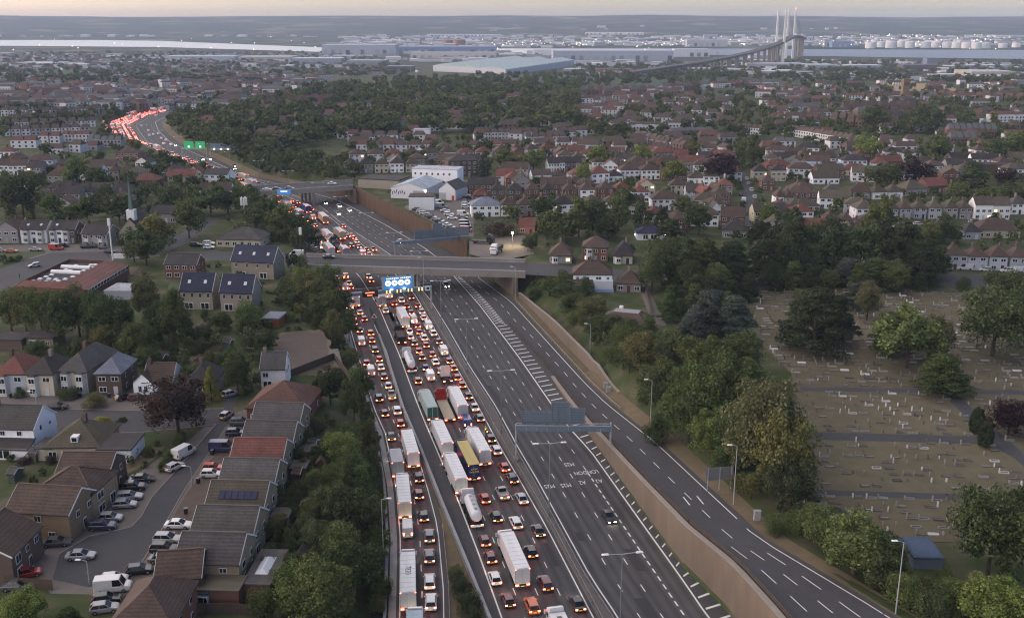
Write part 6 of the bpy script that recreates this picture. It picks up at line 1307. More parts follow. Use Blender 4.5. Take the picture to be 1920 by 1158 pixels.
trees('45,1185,90,100,round,l 130,1180,50,70,cedar,d 600,1175,140,150,round,g 660,1120,120,110,round,d 560,1130,90,100,round,g 690,1020,110,70,tall,v 640,1010,120,100,round,d 660,930,90,80,round,d 640,880,80,80,round,l 680,960,90,60,tall,g 610,960,50,60,round,d 590,920,50,50,shrub,g 520,1110,60,60,shrub,d 665,800,110,48,tall,g 650,850,70,60,shrub,d 695,860,80,46,tall,o 700,905,90,40,shrub,v 545,1010,30,40,shrub,d 720,1120,60,40,shrub,g 640,1080,110,100,round,g 630,930,70,60,round,g 575,885,40,40,shrub,d 560,930,36,40,shrub,d 600,870,40,40,round,d 865,1120,60,50,shrub,k 880,1150,60,60,shrub,d 890,1190,60,60,shrub,k 855,1085,40,40,shrub,g 680,760,80,50,tall,d 690,800,60,36,shrub,d', 'on the low bank below the crowded slip road', 'trees on the low bank')
MD0 = 'among the houses beyond the motorway'
def scatter(poly, n, kinds, hr, tints, where, grp, wr=(.7, 1.0), mind=.55):
    xs, ys_ = [q[0] for q in poly], [q[1] for q in poly]; k = 0
    for _ in range(n * 12):
        if k >= n: break
        x, y = R.uniform(min(xs), max(xs)), R.uniform(min(ys_), max(ys_))
        if not inpoly(x, y, poly) or any(inpoly(x, y, q) for q in PATCH): continue
        p = atg(x, y); h = R.uniform(*hr); w = h * R.uniform(*wr)
        if p.y < 1080 and ip(XL, p.y) - w * .35 < p.x < ip(XR, p.y) + w * .4: continue
        if any((p.x - a) ** 2 + (p.y - b_) ** 2 < (r * .75 + w * .3) ** 2 for a, b_, r in AVOID): continue
        if mind and any((p.x - t_[0].x) ** 2 + (p.y - t_[0].y) ** 2 < ((w + t_[2]) * .5 * mind) ** 2 for t_ in TREES[-500:]): continue
        TREES.append((p, h, w, R.choice(kinds), R.choice(tints), where, grp)); k += 1
BK = 'on the low bank below the crowded slip road'
scatter([(480, 1170), (570, 1010), (640, 880), (690, 760), (705, 800), (730, 900), (735, 1010), (740, 1170)], 80, ['round', 'shrub', 'shrub', 'tall'], (3.5, 7.5), 'ggogv', BK, 'trees on the low bank')
scatter([(545, 500), (620, 510), (645, 600), (690, 730), (655, 740), (630, 640), (560, 600)], 60, ['round', 'shrub', 'shrub'], (3.5, 8), 'ggdol', 'on the bank beside the crowded slip road', 'trees on the slip road bank')
scatter([(440, 365), (520, 385), (600, 480), (560, 470), (480, 440)], 30, ['round', 'shrub'], (6, 11), 'ddg', 'between the white terrace and the far carriageway', 'trees behind the white terrace')
scatter([(985, 520), (1060, 520), (1075, 590), (1150, 650), (1260, 690), (1430, 760), (1500, 960), (1640, 1090), (1560, 1060), (1420, 950), (1260, 790), (1130, 660), (1020, 555)], 130, ['round', 'shrub', 'round', 'tall'], (5, 11), 'dggok', 'on the wooded bank above the empty slip road', 'trees on the wooded bank')
scatter([(985, 525), (1015, 545), (1100, 640), (1220, 770), (1330, 880), (1440, 970), (1560, 1055), (1590, 1080), (1480, 960), (1420, 850), (1250, 700), (1120, 600), (1040, 520)], 90, ['shrub', 'round', 'shrub'], (3.5, 8), 'dgodg', 'on the wooded bank above the empty slip road', 'trees on the wooded bank', (.8, 1.1), .42)
scatter([(1000, 520), (1060, 520), (1075, 590), (1150, 650), (1260, 690), (1430, 760), (1470, 900), (1380, 850), (1260, 770), (1130, 640), (1020, 550)], 70, ['round', 'tall'], (9, 14), 'dggo', 'on the wooded bank above the empty slip road', 'trees on the wooded bank', (.6, .8), .5)
scatter([(420, 283), (560, 280), (650, 305), (665, 338), (600, 343), (500, 328)], 90, ['round', 'shrub'], (4, 9), 'ddg', MD0, 'trees among the houses beyond the motorway', (.8, 1.1), .4)
scatter([(0, 478), (82, 470), (60, 482), (0, 500)], 16, ['shrub'], (1.5, 2.4), 'dg', 'in the hedge island on the main street', 'hedge bushes', (1.0, 1.4), .3)
scatter([(1500, 1000), (1620, 1100), (1700, 1170), (1880, 1170), (1900, 1120), (1700, 1090), (1600, 1010)], 26, ['shrub', 'round'], (3, 6), 'gdgo', 'on the wooded bank above the empty slip road', 'trees on the wooded bank')
scatter([(1230, 500), (1750, 500), (1750, 545), (1430, 560), (1260, 620), (1230, 560)], 34, ['round', 'cedar', 'cedar'], (7, 12.5), 'kddg', 'in the cemetery or along its far hedge', 'cemetery trees')
GT = 'in the back gardens between the streets'
scatter([(0, 690), (200, 640), (480, 600), (520, 700), (440, 760), (330, 700), (120, 690)], 80, ['round', 'shrub', 'shrub', 'tall'], (2.5, 6.5), 'ddgo', GT, 'garden trees')
scatter([(0, 830), (100, 810), (330, 840), (260, 900), (40, 940)], 34, ['shrub', 'round'], (1.2, 3), 'ddgc', GT, 'garden trees')
scatter([(500, 820), (620, 780), (640, 900), (560, 1100), (480, 1120), (520, 950)], 70, ['shrub', 'round', 'shrub'], (1.5, 4.5), 'ddgo', GT, 'garden trees')
scatter([(320, 500), (560, 500), (570, 620), (480, 645), (320, 570)], 60, ['shrub', 'shrub', 'round'], (1.5, 4.5), 'dgog', GT, 'garden trees', (.8, 1.2), .5)
MD = 'among the houses beyond the motorway'
scatter([(880, 300), (1330, 290), (1560, 330), (1920, 340), (1920, 480), (1560, 500), (1250, 480), (1000, 470), (880, 420)], 300, ['round', 'round', 'tall', 'shrub'], (3, 7.5), 'ddggo', MD, 'trees among the houses beyond the motorway')
scatter([(640, 255), (1100, 245), (1300, 245), (1920, 240), (1920, 345), (1560, 330), (1330, 295), (880, 320), (640, 330)], 420, ['round', 'tall', 'round', 'shrub'], (4, 10), 'ddgg', MD, 'trees among the houses beyond the motorway')
scatter([(0, 300), (300, 290), (430, 340), (430, 420), (0, 420)], 150, ['round', 'round', 'shrub'], (4, 9), 'ddg', 'between the white terrace and the far carriageway', 'trees behind the white terrace')
scatter([(430, 290), (560, 300), (650, 335), (600, 345), (480, 330)], 60, ['round', 'shrub'], (4, 8), 'ddg', MD, 'trees among the houses beyond the motorway')
FT = 'far'
mat('woodfloor', (.042, .06, .028), rough=.95, nscale=.02, namt=.3)
terr('woodland_floor', [(330, 262), (430, 216), (640, 165), (900, 143), (1330, 140), (1330, 160), (1085, 170), (1075, 235), (820, 250), (620, 262), (480, 285), (380, 285)], 'woodfloor', .4)
scatter([(300, 235), (420, 215), (600, 165), (900, 142), (1330, 138), (1340, 160), (1090, 165), (1080, 240), (820, 252), (620, 268), (480, 290), (340, 270)], 1250, ['round'], (7, 16), 'dggd', FT, FT, (.8, 1.3), .34)
scatter([(0, 200), (220, 205), (330, 170), (520, 150), (700, 160), (420, 215), (215, 225), (0, 262)], 420, ['round'], (6, 10), 'ddg', FT, FT)
scatter([(195, 225), (215, 255), (300, 290), (420, 345), (300, 340), (230, 300), (180, 260)], 80, ['round'], (4, 7), 'dd', FT, FT)
scatter([(1060, 240), (1380, 150), (1920, 165), (1920, 250), (1500, 260), (1100, 255)], 620, ['round'], (6, 12), 'ddg', FT, FT)
scatter([(0, 100), (640, 100), (800, 142), (500, 150), (0, 165)], 800, ['round'], (9, 15), 'dd', FT, FT, (.9, 1.4), .3)
scatter([(1080, 125), (1500, 118), (1920, 118), (1920, 160), (1300, 150), (1080, 145)], 800, ['round'], (9, 17), 'dd', FT, FT, (.9, 1.4), .3)
TREES.sort(key=lambda a: -a[1] * scr(a[0])[2] * (a[2] * scr(a[0])[2]) ** .5)
cnt = {'tree': 0, 'bush': 0}; REST = []
for p, h, w, kind, tint, where, grp in TREES:
    cat = 'bush' if kind == 'shrub' else 'tree'
    if where == FT or cnt[cat] >= 298 or p.y > 900: REST.append((p, h, w, tint)); continue
    cnt[cat] += 1
    nm_ = {'cedar': 'conifer', 'cone': 'conifer', 'yew': 'yew_tree', 'shrub': 'bush'}.get(kind, 'broadleaf_tree')
    t = thing(nm_, f'{GN[tint]} {KN[kind]} {where}', cat, p, R.uniform(0, 6.28), grp)
    lod = 0 if p.y < 330 else 1; v = R.randrange(4 if kind in ('round', 'tall', 'shrub') else 2)
    k_ = R.uniform(.8, 1.22); col = tuple(x * k_ * R.uniform(.95, 1.05) for x in GR[tint])
    ob('crown', CROWN[kind, lod, v], t, scale=(w / 9.2 * R.uniform(.9, 1.12), w / 9.2 * R.uniform(.9, 1.12), h / 10.3), col=col)
    ob('trunk', TRUNK, t, scale=(w / 10, w / 10, h / 10.3 * (.55 if kind in ('shrub', 'yew') else .9)))
base = {tn: leaf_mesh('round', 24, 10, .85, 99 + i) for i, tn in enumerate('ab')}
V = []; mi = []
for nm_, c_ in (('leaf_far_a', (.088, .11, .042)), ('leaf_far_b', (.064, .085, .035)), ('leaf_far_c', (.12, .132, .05))): mat(nm_, c_, rough=.9, spec=.1, island=.45, nscale=.012, namt=.35, transl=.2)
for p, h, w, tint in REST:
    b_ = base[R.choice('ab')]; a = R.uniform(0, 6.28); cs, sn = math.cos(a), math.sin(a)
    q = b_ * np.array([w / 9, w / 9, h / 10]); V.append(np.stack([q[:, 0] * cs - q[:, 1] * sn + p.x, q[:, 0] * sn + q[:, 1] * cs + p.y, q[:, 2] + p.z - .5], 1)); mi += [R.choice([0, 0, 1, 1, 2])] * (len(q) // 4)
o = ob('distant_woodland', np_mesh('distant_woodland', np.concatenate(V), ['leaf_far_a', 'leaf_far_b', 'leaf_far_c'], mi), kind='stuff'); o['label'] = 'dark woods and garden trees in the distance'
# ------------------------------------------------------------------ graves
u_ = (at(1835, 825, ZN0) - at(1480, 815, ZN0)).normalized(); v_ = Vector((-u_.y, u_.x, 0)); o0 = at(1500, 815, ZN0); G = []
for jr in range(-38, 70):
    for ir in range(-33, 68):
        p = o0 + u_ * (ir * 2.35 + R.uniform(-.3, .3)) + v_ * (jr * 2.6 + R.uniform(-.3, .3)); s = scr(p)
        if not (1400 < s[0] < 1950 and 545 < s[1] < 1010) or not inpoly(s[0], s[1], CEM) or any(inpoly(s[0], s[1], q) for q in PATCH): continue
        if R.random() > .58: continue
        if any((p.x - t_[0].x) ** 2 + (p.y - t_[0].y) ** 2 < (t_[2] * .22) ** 2 for t_ in TREES): continue
        br = .3 if 740 < s[1] < 810 else .08
        G.append((p, R.choices(['w', 's', 'g', 'k'], [br * .8, .3, .6, .06])[0], R.random(), jr))
G.sort(key=lambda g: g[0].y); SG = dict(w=(.55, .55, .54), s=(.26, .25, .23), g=(.15, .138, .115), k=(.085, .083, .08)); SN = dict(w='white marble', s='pale stone', g='weathered grey', k='dark granite')
def kerb_mesh():
    mb = MB()
    for c_, d_ in (((0, -1.0, .14), (.9, .16, .28)), ((0, 1.0, .14), (.9, .16, .28)), ((-.42, 0, .14), (.14, 1.9, .28)), ((.42, 0, .14), (.14, 1.9, .28))): mb.box(c_, d_)
    return mb.mesh('kerb', ['stone'])
KERB = kerb_mesh(); HEAD = MB().loft([[(-.38, 0, 0), (.38, 0, 0), (.38, 0, .75), (.2, 0, 1.0), (-.2, 0, 1.0), (-.38, 0, .75)], [(-.38, .16, 0), (.38, .16, 0), (.38, .16, .75), (.2, .16, 1.0), (-.2, .16, 1.0), (-.38, .16, .75)]]).mesh('headstone', ['stone'])
SLAB = MB().box((0, 0, .1), (.76, 1.8, .2)).mesh('slab', ['stone'])
rz0 = math.atan2(u_.y, u_.x)
for i, (p, c_, r_, jr) in enumerate(G[:298]):
    kind = 'kerbed grave with headstone' if r_ < .45 else 'low kerbed grave' if r_ < .65 else 'lone headstone'
    zone = 'above the wide cemetery path' if scr(p)[1] < 815 else 'between the two cemetery paths' if scr(p)[1] < 922 else 'below the lower cemetery path'
    t = thing('grave', f'{SN[c_]} {kind} {zone}', 'grave', p + Vector((0, 0, .01)), rz0 + math.pi / 2 + R.uniform(-.12, .12), 'graves in the dry cemetery'); t.scale = (.8, .8, .8)
    if r_ < .65: ob('kerb', KERB, t, col=SG[c_]); ob('slab', SLAB, t, col=tuple(x * .8 for x in SG[R.choice('gsk') if c_ != 'w' else R.choice('wk')]))
    if r_ < .45 or r_ >= .65: ob('headstone', HEAD, t, (0, 1.02, .0), col=SG[c_] if R.random() < .6 else SG[R.choice('ws')], scale=(R.uniform(.7, 1.15), 1, R.uniform(.7, 1.5)))
mb = MB()
for p, c_, r_, jr in G[298:]:
    k = 'wsgk'.index(c_); q = p + v_ * 0
    if r_ < .65:
        mb.box((p.x, p.y, ZN0 + .13), (2.0, .95, .26), k, rz0)
    if r_ < .45 or r_ >= .65: w_ = p - u_ * 1.0; mb.box((w_.x, w_.y, ZN0 + .5), (.18, .75, 1.0), k, rz0)
for k in 'wsgk': mat('stone_' + SN[k].split()[1] + k, SG[k], rough=.85)
if mb.v:
    o = ob('distant_graves', mb.mesh('distant_graves', ['stone_' + SN[k].split()[1] + k for k in 'wsgk']), kind='stuff'); o['label'] = 'far rows of small graves in the dry cemetery'
# ------------------------------------------------------------------ industrial riverside
def block(x0, x1, yb, hpx, depth, wc, rc, label, kind='f', rise=.4, name='warehouse'):
    A, B = atg(x0, yb), atg(x1, yb); s = scr((A + B) / 2)[2]
    A.z = B.z = min(A.z, B.z); w = (A - B).length; h = hpx / s
    t = build_house(dict(M=(A + B) / 2, rz=math.atan2(B.y - A.y, B.x - A.x), w=w, d=depth, he=h, kind=kind, rise=rise, wc=wc, rc=rc, label=label, grp='warehouses by the river', lod=2, chim=0, win=False, door=False, bays=0, skyl=0, name=name, cat=name, wins=None))
    n = max(3, int(w / 22))
    for k in range(n):
        if R.random() < .7: part('loading_door', 'flat', t, (-w / 2 + w * (k + .5) / n, -.3, h * .3), (w / n * .5, .6, h * .5), col=R.choice([(.12, .13, .16), (.2, .22, .26), (.3, .32, .36), (.06, .06, .08)]))
    return t
PW = (.52, .55, .62); LG = (.34, .37, .43); BL = (.15, .21, .32)
for a in ((1037, 1263, 116, 20, 120, LG, PW, 'longest pale grey warehouse with dark doors'), (1000, 1036, 107, 13, 80, (.6, .6, .58), PW, 'white lit warehouse beside the longest grey one'), (604, 742, 105, 20, 110, LG, PW, 'large blue grey warehouse at the end of the bright water'),
          (650, 722, 122, 8, 90, (.3, .32, .34), (.33, .37, .37), 'low pale roofed warehouse among trees'), (743, 930, 100, 12, 90, BL, (.45, .5, .6), 'long bright blue warehouse'), (770, 930, 111, 12, 60, (.45, .42, .38), (.4, .44, .5), 'cream shop building with coloured fronts'),
          (725, 775, 134, 9, 40, (.08, .09, .1), (.25, .28, .32), 'dark glass office building beside the green roofed warehouse'), (800, 937, 68.5, 4, 60, PW, (.6, .6, .62), 'very long thin white shed far behind the tanks'), (1097, 1207, 65, 4, 60, (.6, .58, .55), (.6, .6, .6), 'far lit white shed across the river'),
          (308, 440, 115, 9, 90, LG, (.42, .46, .52), 'long grey shed with pale roof on the near shore'), (447, 547, 116, 9, 90, (.4, .4, .38), (.45, .48, .5), 'cream shed next to the long grey shed'), (547, 640, 121, 11, 70, (.3, .34, .4), (.5, .54, .6), 'glass fronted pale roofed shed near the woods'), (30, 123, 124, 6, 60, (.45, .46, .46), (.5, .52, .55), 'low white roofed shed at the far edge of the estate'),
          (1400, 1510, 131, 11, 60, (.36, .37, .4), (.42, .45, .5), 'pale offices under the high bridge'), (1513, 1565, 134, 12, 50, (.22, .27, .27), (.45, .5, .5), 'green tinted glass office by the pitch'), (1590, 1655, 133, 10, 50, (.3, .32, .34), (.5, .52, .55), 'pale office block beyond the pitch'),
          (1356, 1371, 137, 9, 25, (.03, .26, .13), (.05, .3, .16), 'small bright green building'), (1371, 1415, 137, 7, 25, (.5, .55, .56), (.5, .52, .55), 'white shed joined to the bright green building'), (1820, 1903, 150, 15, 70, (.4, .34, .28), (.42, .44, .46), 'ribbed roof shed lit from below beyond the field'), (1803, 1895, 128, 5, 60, (.35, .38, .42), (.5, .52, .56), 'long low white roof behind the poplars'),
          (1585, 1632, 148, 7, 40, (.4, .42, .45), (.5, .52, .56), 'low white building above the green pitch'), (1752, 1783, 148, 7, 35, (.42, .43, .45), (.5, .52, .55), 'small white building above the stubble field'), (1693, 1757, 134, 12, 40, (.1, .09, .1), (.2, .2, .22), 'long dark office building'), (1736, 1757, 133, 23, 25, (.13, .15, .2), (.2, .22, .26), 'dark blue office tower'),
          (1118, 1187, 141, 11, 40, (.24, .1, .06), (.09, .06, .05), 'red brick villa with gables by the viaduct'), (1320, 1345, 74, 9, 30, (.4, .4, .42), (.45, .45, .5), 'tall grey block across the river'), (1545, 1560, 88, 13, 25, (.4, .41, .44), (.4, .42, .46), 'pale tower block beside the white tanks'), (1560, 1600, 89, 11, 40, (.14, .2, .33), (.3, .34, .4), 'blue block beside the white tanks'), (1288, 1364, 88, 13, 60, (.4, .4, .42), (.5, .52, .56), 'striped white shed beyond the viaduct'), (1264, 1330, 107, 14, 50, (.5, .52, .55), (.5, .52, .55), 'white warehouse partly behind the viaduct')):
    block(*a)
cst = [atg(812, 134), atg(948, 139), atg(1076, 124), atg(948, 119)]
t = thing('warehouse', 'huge warehouse with pale turquoise roof before the woods', 'warehouse', pos=cst[1], group='warehouses by the river'); zb = min(p.z for p in cst) - 2
ob('wall', MB().prism(cst, zb, zb + 17).mesh('wall', ['wall']), t, col=(.42, .44, .48))
m_ = (cst[0] + cst[1]) / 2, (cst[3] + cst[2]) / 2
for i in range(3):
    a, b_ = cst[0].lerp(cst[1], i / 3), cst[0].lerp(cst[1], (i + 1) / 3); d_, c_ = cst[3].lerp(cst[2], i / 3), cst[3].lerp(cst[2], (i + 1) / 3)
    up = lambda p, k: Vector((p.x, p.y, zb + 17 + k))
    ob('roof_bay', MB().face([up(a, 0), up(a.lerp(b_, .5), 6), up(d_.lerp(c_, .5), 6), up(d_, 0)]).face([up(a.lerp(b_, .5), 6), up(b_, 0), up(c_, 0), up(d_.lerp(c_, .5), 6)]).face([up(a, 0), up(b_, 0), up(a.lerp(b_, .5), 6)]).mesh('roof_bay', ['plain']), t, col=(.3, .38, .385))
def tank(px, py, w, h, col, label, grp):
    p = atg(px, py); s = scr(p)[2]; r = w / s / 2; hh = h / s
    t = thing('storage_tank', label, 'tank', p, 0, grp)
    ob('shell', MB().tube((0, 0, -3), (0, 0, hh), r, n=20).mesh('shell', ['plain']), t, col=col); ob('dome', MB().tube((0, 0, hh), (0, 0, hh * 1.08), r, r * .2, n=20).mesh('dome', ['plain']), t, col=tuple(c * 1.1 for c in col))
tank(841, 85.5, 20, 10, (.2, .09, .06), 'brown oil tank, nearer the wide water', 'brown oil tanks'); tank(861, 86, 23, 11, (.22, .1, .07), 'brown oil tank, wider of the pair', 'brown oil tanks')
for k, (px, py, w, h) in enumerate(((1632, 91, 20, 11), (1652, 89, 16, 10), (1670, 90.5, 20, 11), (1690, 89, 16, 12), (1706, 90, 18, 11), (1722, 88, 14, 9), (1735, 90, 18, 11), (1755, 89.5, 18, 11), (1775, 90, 17, 10), (1793, 90.5, 18, 11), (1812, 91, 19, 11), (1830, 91.5, 18, 11), (1848, 91, 17, 10), (1640, 84, 14, 8), (1668, 84, 14, 8), (1700, 83, 14, 8), (1760, 84, 14, 8), (1800, 84, 14, 8), (1880, 90, 16, 8), (1905, 89, 16, 8))):
    tank(px, py, w, h, (.62, .62, .62), 'white storage tank on the far river bank', 'white storage tanks on the far bank')
# water tower of the old hospital
p = atg(1695, 189); s = scr(p)[2]; hh = 40 / s; t = thing('water_tower', 'brown brick tower rising over the old hospital roofs', 'tower', p); ww = 12 / s
part('shaft', 'wall', t, (0, 0, hh / 2), (ww, ww, hh), (.19, .135, .09)); part('cornice', 'wall', t, (0, 0, hh * .93), (ww * 1.12, ww * 1.12, hh * .1), (.2, .12, .07))
for k in range(3): part('arch_opening', 'chassis', t, (-ww * .28 + ww * .28 * k, -ww / 2 - .05, hh * .78), (ww * .14, .3, hh * .14))
# ------------------------------------------------------------------ the high cable-stayed bridge
def pz(px, py, Y):
    u, v = (px - 960) / F, (py - 579) / F; t_ = Y / (C_ - v * S_); return Vector((u * t_, Y, H - t_ * (S_ + v * C_)))
DK = [pz(*a) for a in ((1160, 137, 1850), (1200, 131.5, 1950), (1240, 126, 2050), (1300, 117.5, 2200), (1360, 107, 2350), (1405, 97.5, 2480), (1440, 87.5, 2600), (1463, 78.5, 2720), (1478, 71, 2850), (1486, 67, 3000), (1492, 66.5, 3150), (1499, 68, 3300), (1506, 72, 3450))]
t = thing('suspension_bridge', 'tall bridge with four slim white pylons over the river', 'bridge', pos=DK[7])
rings = []
for i, p in enumerate(DK):
    d_ = (DK[min(i + 1, len(DK) - 1)] - DK[max(0, i - 1)]).normalized(); n_ = Vector((d_.y, -d_.x, 0)).normalized() * 11
    rings.append([p - n_, p + n_, p + n_ - Vector((0, 0, 4)), p - n_ - Vector((0, 0, 4))])
ob('deck', MB().loft(rings).mesh('deck', ['dark_deck']), t)
for i in range(2, len(DK) - 1):
    for f in ((0, .33, .66) if i < 9 else (0, .5)):
        p = DK[i].lerp(DK[i + 1], f)
        if 2725 < p.y < 3165: continue
        gzv = -26; d_ = (DK[i + 1] - DK[i]).normalized(); n_ = Vector((d_.y, -d_.x, 0)).normalized()
        mb = MB()
        for s in (-7, 7): q = p + n_ * s; mb.box((q.x, q.y, (p.z - 4 + gzv) / 2), (5, 4, p.z - 4 - gzv))
        mb.box((p.x, p.y, p.z - 5), (20, 4, 3)); ob('pier', mb.mesh('pier', ['concrete']), t)
for px, pb, Y in ((1460, 18, 2725), (1474.5, 18, 2715), (1479.5, 17, 3170), (1492.5, 17, 3165)):
    top = pz(px, pb, Y); py_ = ob('pylon', MB().loft([[(top.x - 3.4, Y - 3, -26), (top.x + 3.4, Y - 3, -26), (top.x + 3.4, Y + 3, -26), (top.x - 3.4, Y + 3, -26)], [(top.x - 1.9, Y - 2, top.z), (top.x + 1.9, Y - 2, top.z), (top.x + 1.9, Y + 2, top.z), (top.x - 1.9, Y + 2, top.z)]]).mesh('pylon', ['white']), t)
    if px > 1490: part('beacon', 'tail', py_, (top.x, Y, top.z + 1), (1.5, 1.5, 2.0))
    for s in (-1, 1):
        for k in range(1, 9):
            yy = Y + s * 26 * k; i = max(0, min(len(DK) - 2, sum(1 for q in DK if q.y < yy) - 1)); f = (yy - DK[i].y) / (DK[i + 1].y - DK[i].y); q = DK[i].lerp(DK[i + 1], f)
            ob('cable', MB().tube((top.x, Y, top.z - 4 - 3 * (8 - k)), (q.x + (9 if px in (1474.5, 1492.5) else -9), yy, q.z), .2, n=4).mesh('cable', ['galv']), t)
# ------------------------------------------------------------------ far houses and town across the river (too small and too many to count)
mb = MB(); FM = ['far_white', 'far_brick', 'far_grey', 'far_roof_b', 'far_roof_g', 'far_roof_r']
for n_, c_ in zip(FM, ((.55, .55, .56), (.15, .10, .08), (.3, .3, .32), (.078, .058, .05), (.1, .1, .105), (.115, .06, .05))): mat(n_, c_, rough=.9)
MAT['far_window'] = MAT['glass']; FM = FM + ['far_window']
def farhouse(p, rz, w, d, he, rise, wm, rm, win=False):
    cs, sn = math.cos(rz), math.sin(rz); T = lambda x, y, z: (p.x + x * cs - y * sn, p.y + x * sn + y * cs, p.z + z); x, y = w / 2, d / 2
    B = [T(-x, -y, -3), T(x, -y, -3), T(x, y, -3), T(-x, y, -3)]; E = [T(-x, -y, he), T(x, -y, he), T(x, y, he), T(-x, y, he)]; r0, r1 = T(-x * .75, 0, he + rise), T(x * .75, 0, he + rise)
    for i in range(4): mb.face([B[i], B[(i + 1) % 4], E[(i + 1) % 4], E[i]], wm)
    if win:
        nw = max(2, int(w / 3.2))
        for f_ in range(2 if he > 4.2 else 1):
            for k_ in range(nw):
                x0 = -x + w * (k_ + .25) / nw; x1 = x0 + min(1.3, w / nw * .5); z0 = .8 + 2.5 * f_
                mb.face([T(x0, -y - .06, z0), T(x1, -y - .06, z0), T(x1, -y - .06, z0 + 1.2), T(x0, -y - .06, z0 + 1.2)], 6)
    mb.face([E[0], E[1], r1, r0], rm); mb.face([E[2], E[3], r0, r1], rm); mb.face([E[1], E[2], r1], rm); mb.face([E[3], E[0], r0], rm)
for h in FARH: farhouse(h['M'] + Vector((0, 4, 0)), h['rz'], h['w'], h['d'], h['he'], h['rise'], {'W': 0, 'C': 0, 'S': 2, 'P': 2, 'T': 2}.get(h['wc'], 1), {'r': 5, 'g': 4, 'n': 4, 's': 4}.get(h['rc'], 3), True)
for poly, n in (([(0, 128), (640, 126), (640, 146), (420, 205), (0, 205)], 480), ([(0, 102), (640, 102), (640, 128), (0, 128)], 420), ([(1270, 95), (1500, 108), (1500, 150), (1300, 140)], 40), ([(640, 120), (800, 136), (640, 150)], 30), ([(1500, 112), (1920, 118), (1920, 160), (1500, 150)], 200), ([(1380, 150), (1920, 160), (1920, 240), (1480, 235)], 120)):
    xs, ys_ = [q[0] for q in poly], [q[1] for q in poly]
    for _ in range(n):
        x, y = R.uniform(min(xs), max(xs)), R.uniform(min(ys_), max(ys_))
        if not inpoly(x, y, poly): continue
        p = atg(x, y)
        if any((p.x - a) ** 2 + (p.y - b_) ** 2 < r * r for a, b_, r in AVOID): continue
        k = R.choice([1, 1, 2, 3]); farhouse(p, R.uniform(-.25, .25) + R.choice([0, 0, .9]), 8 * k + R.uniform(0, 4), 9, R.uniform(4.5, 6.5), R.uniform(2, 3.4), R.choice([0, 0, 1, 2]), R.choice([3, 3, 4, 5]), y > 126)
for _ in range(2600):
    x, y = R.uniform(-40, 1960), 40 + 50 * R.random() ** .8
    p = atg(x, y)
    if not 2500 < p.y < 9000 or abs(p.z - gz(p.x, p.y)) > 8 or (x < 640 and y > 70) or (x > 1060 and y > 86): continue
    farhouse(p, R.uniform(-.2, .2), R.uniform(14, 60) * (1.6 if R.random() < .2 else 1), R.uniform(12, 40), R.uniform(5, 12), R.uniform(.5, 3), R.choice([0, 0, 2, 0]), R.choice([4, 4, 0, 0, 3]))
for poly, n in (([(1270, 100), (1500, 112), (1920, 118), (1920, 158), (1300, 140)], 150), ([(1040, 118), (1300, 112), (1300, 140), (1090, 145)], 40), ([(0, 100), (640, 106), (640, 135), (0, 130)], 60), ([(640, 98), (1060, 98), (1060, 120), (820, 118), (640, 116)], 60)):
    xs, ys_ = [q[0] for q in poly], [q[1] for q in poly]
    for _ in range(n):
        x, y = R.uniform(min(xs), max(xs)), R.uniform(min(ys_), max(ys_))
        if inpoly(x, y, poly): farhouse(atg(x, y), R.uniform(-.15, .15), R.uniform(20, 70), R.uniform(15, 40), R.uniform(5, 10), R.uniform(.4, 1.5), R.choice([0, 0, 2]), R.choice([0, 4, 4]))
o = ob('distant_town', mb.mesh('distant_town', FM), kind='stuff'); o['label'] = 'small far houses and sheds too tiny to tell apart'
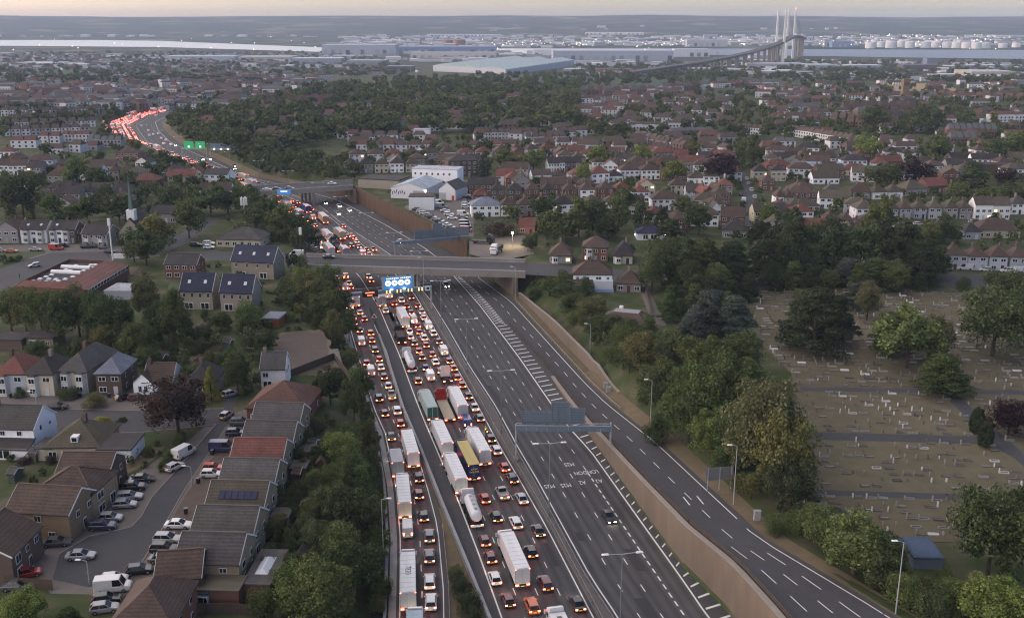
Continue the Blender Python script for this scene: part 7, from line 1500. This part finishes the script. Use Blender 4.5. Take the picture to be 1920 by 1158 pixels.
# lights of the far shore
mb = MB()
for k in range(330):
    if k < 150: x, y = R.gauss(1650, 150), R.uniform(56, 90)
    elif k < 230: x, y = R.uniform(900, 1300), R.uniform(78, 92)
    else: x, y = R.uniform(0, 1920), R.uniform(48, 100)
    p = atg(x, y)
    if not 1500 < p.y < 9000 or abs(p.z - gz(p.x, p.y)) > 8: continue
    s = R.uniform(.7, 1.4) * (1.3 if k < 150 else 1)
    mb.tube((p.x, p.y, p.z), (p.x, p.y, p.z + 12), .2, n=4, m=1, caps=False); mb.box((p.x, p.y, p.z + 12.5), (s * 1.6, s, s), 0)
mat('shore_light', (1, .86, .62), emit=8)
o = ob('shore_lights', mb.mesh('shore_lights', ['shore_light', 'steel']), kind='stuff'); o['label'] = 'tiny lit lamps of the docks and towns along the river'
# ------------------------------------------------------------------ the air
HZ = MB().box((0, 5150, 60), (15800, 10600, 186)).mesh('haze', [])
m = bpy.data.materials.new('haze'); m.use_nodes = True; nt = m.node_tree
for n_ in list(nt.nodes):
    if n_.type != 'OUTPUT_MATERIAL': nt.nodes.remove(n_)
pv = nt.nodes.new('ShaderNodeVolumePrincipled'); pv.inputs['Color'].default_value = (.62, .77, 1.0, 1); pv.inputs['Density'].default_value = 6.8e-5; pv.inputs['Anisotropy'].default_value = 0.0
nt.links.new(pv.outputs[0], [n_ for n_ in nt.nodes if n_.type == 'OUTPUT_MATERIAL'][0].inputs['Volume'])
HZ.materials.append(m); o = ob('haze', HZ, kind='stuff'); o['label'] = 'pale blue evening haze over the whole landscape'
# ------------------------------------------------------------------ labels: tell look-alikes apart by their order
def nth(n): return f"{n}{'th' if 10 <= n % 100 <= 20 else {1: 'st', 2: 'nd', 3: 'rd'}.get(n % 10, 'th')}"
by = {}
for o, lab, key, pos in THINGS: by.setdefault(lab, []).append((o, key, pos))
for lab, L in by.items():
    if len(L) < 2: continue
    pr = lambda e: scr(e[2] if e[2] is not None else e[0].location)
    if L[0][1] == 'y':
        L.sort(key=lambda e: -pr(e)[1])
        for i, e in enumerate(L): e[0]['label'] = f'{lab}, {nth(i + 1)} up the road'
    else:
        L.sort(key=lambda e: pr(e)[0])
        for i, e in enumerate(L): e[0]['label'] = f'{lab}, {nth(i + 1)} from left'
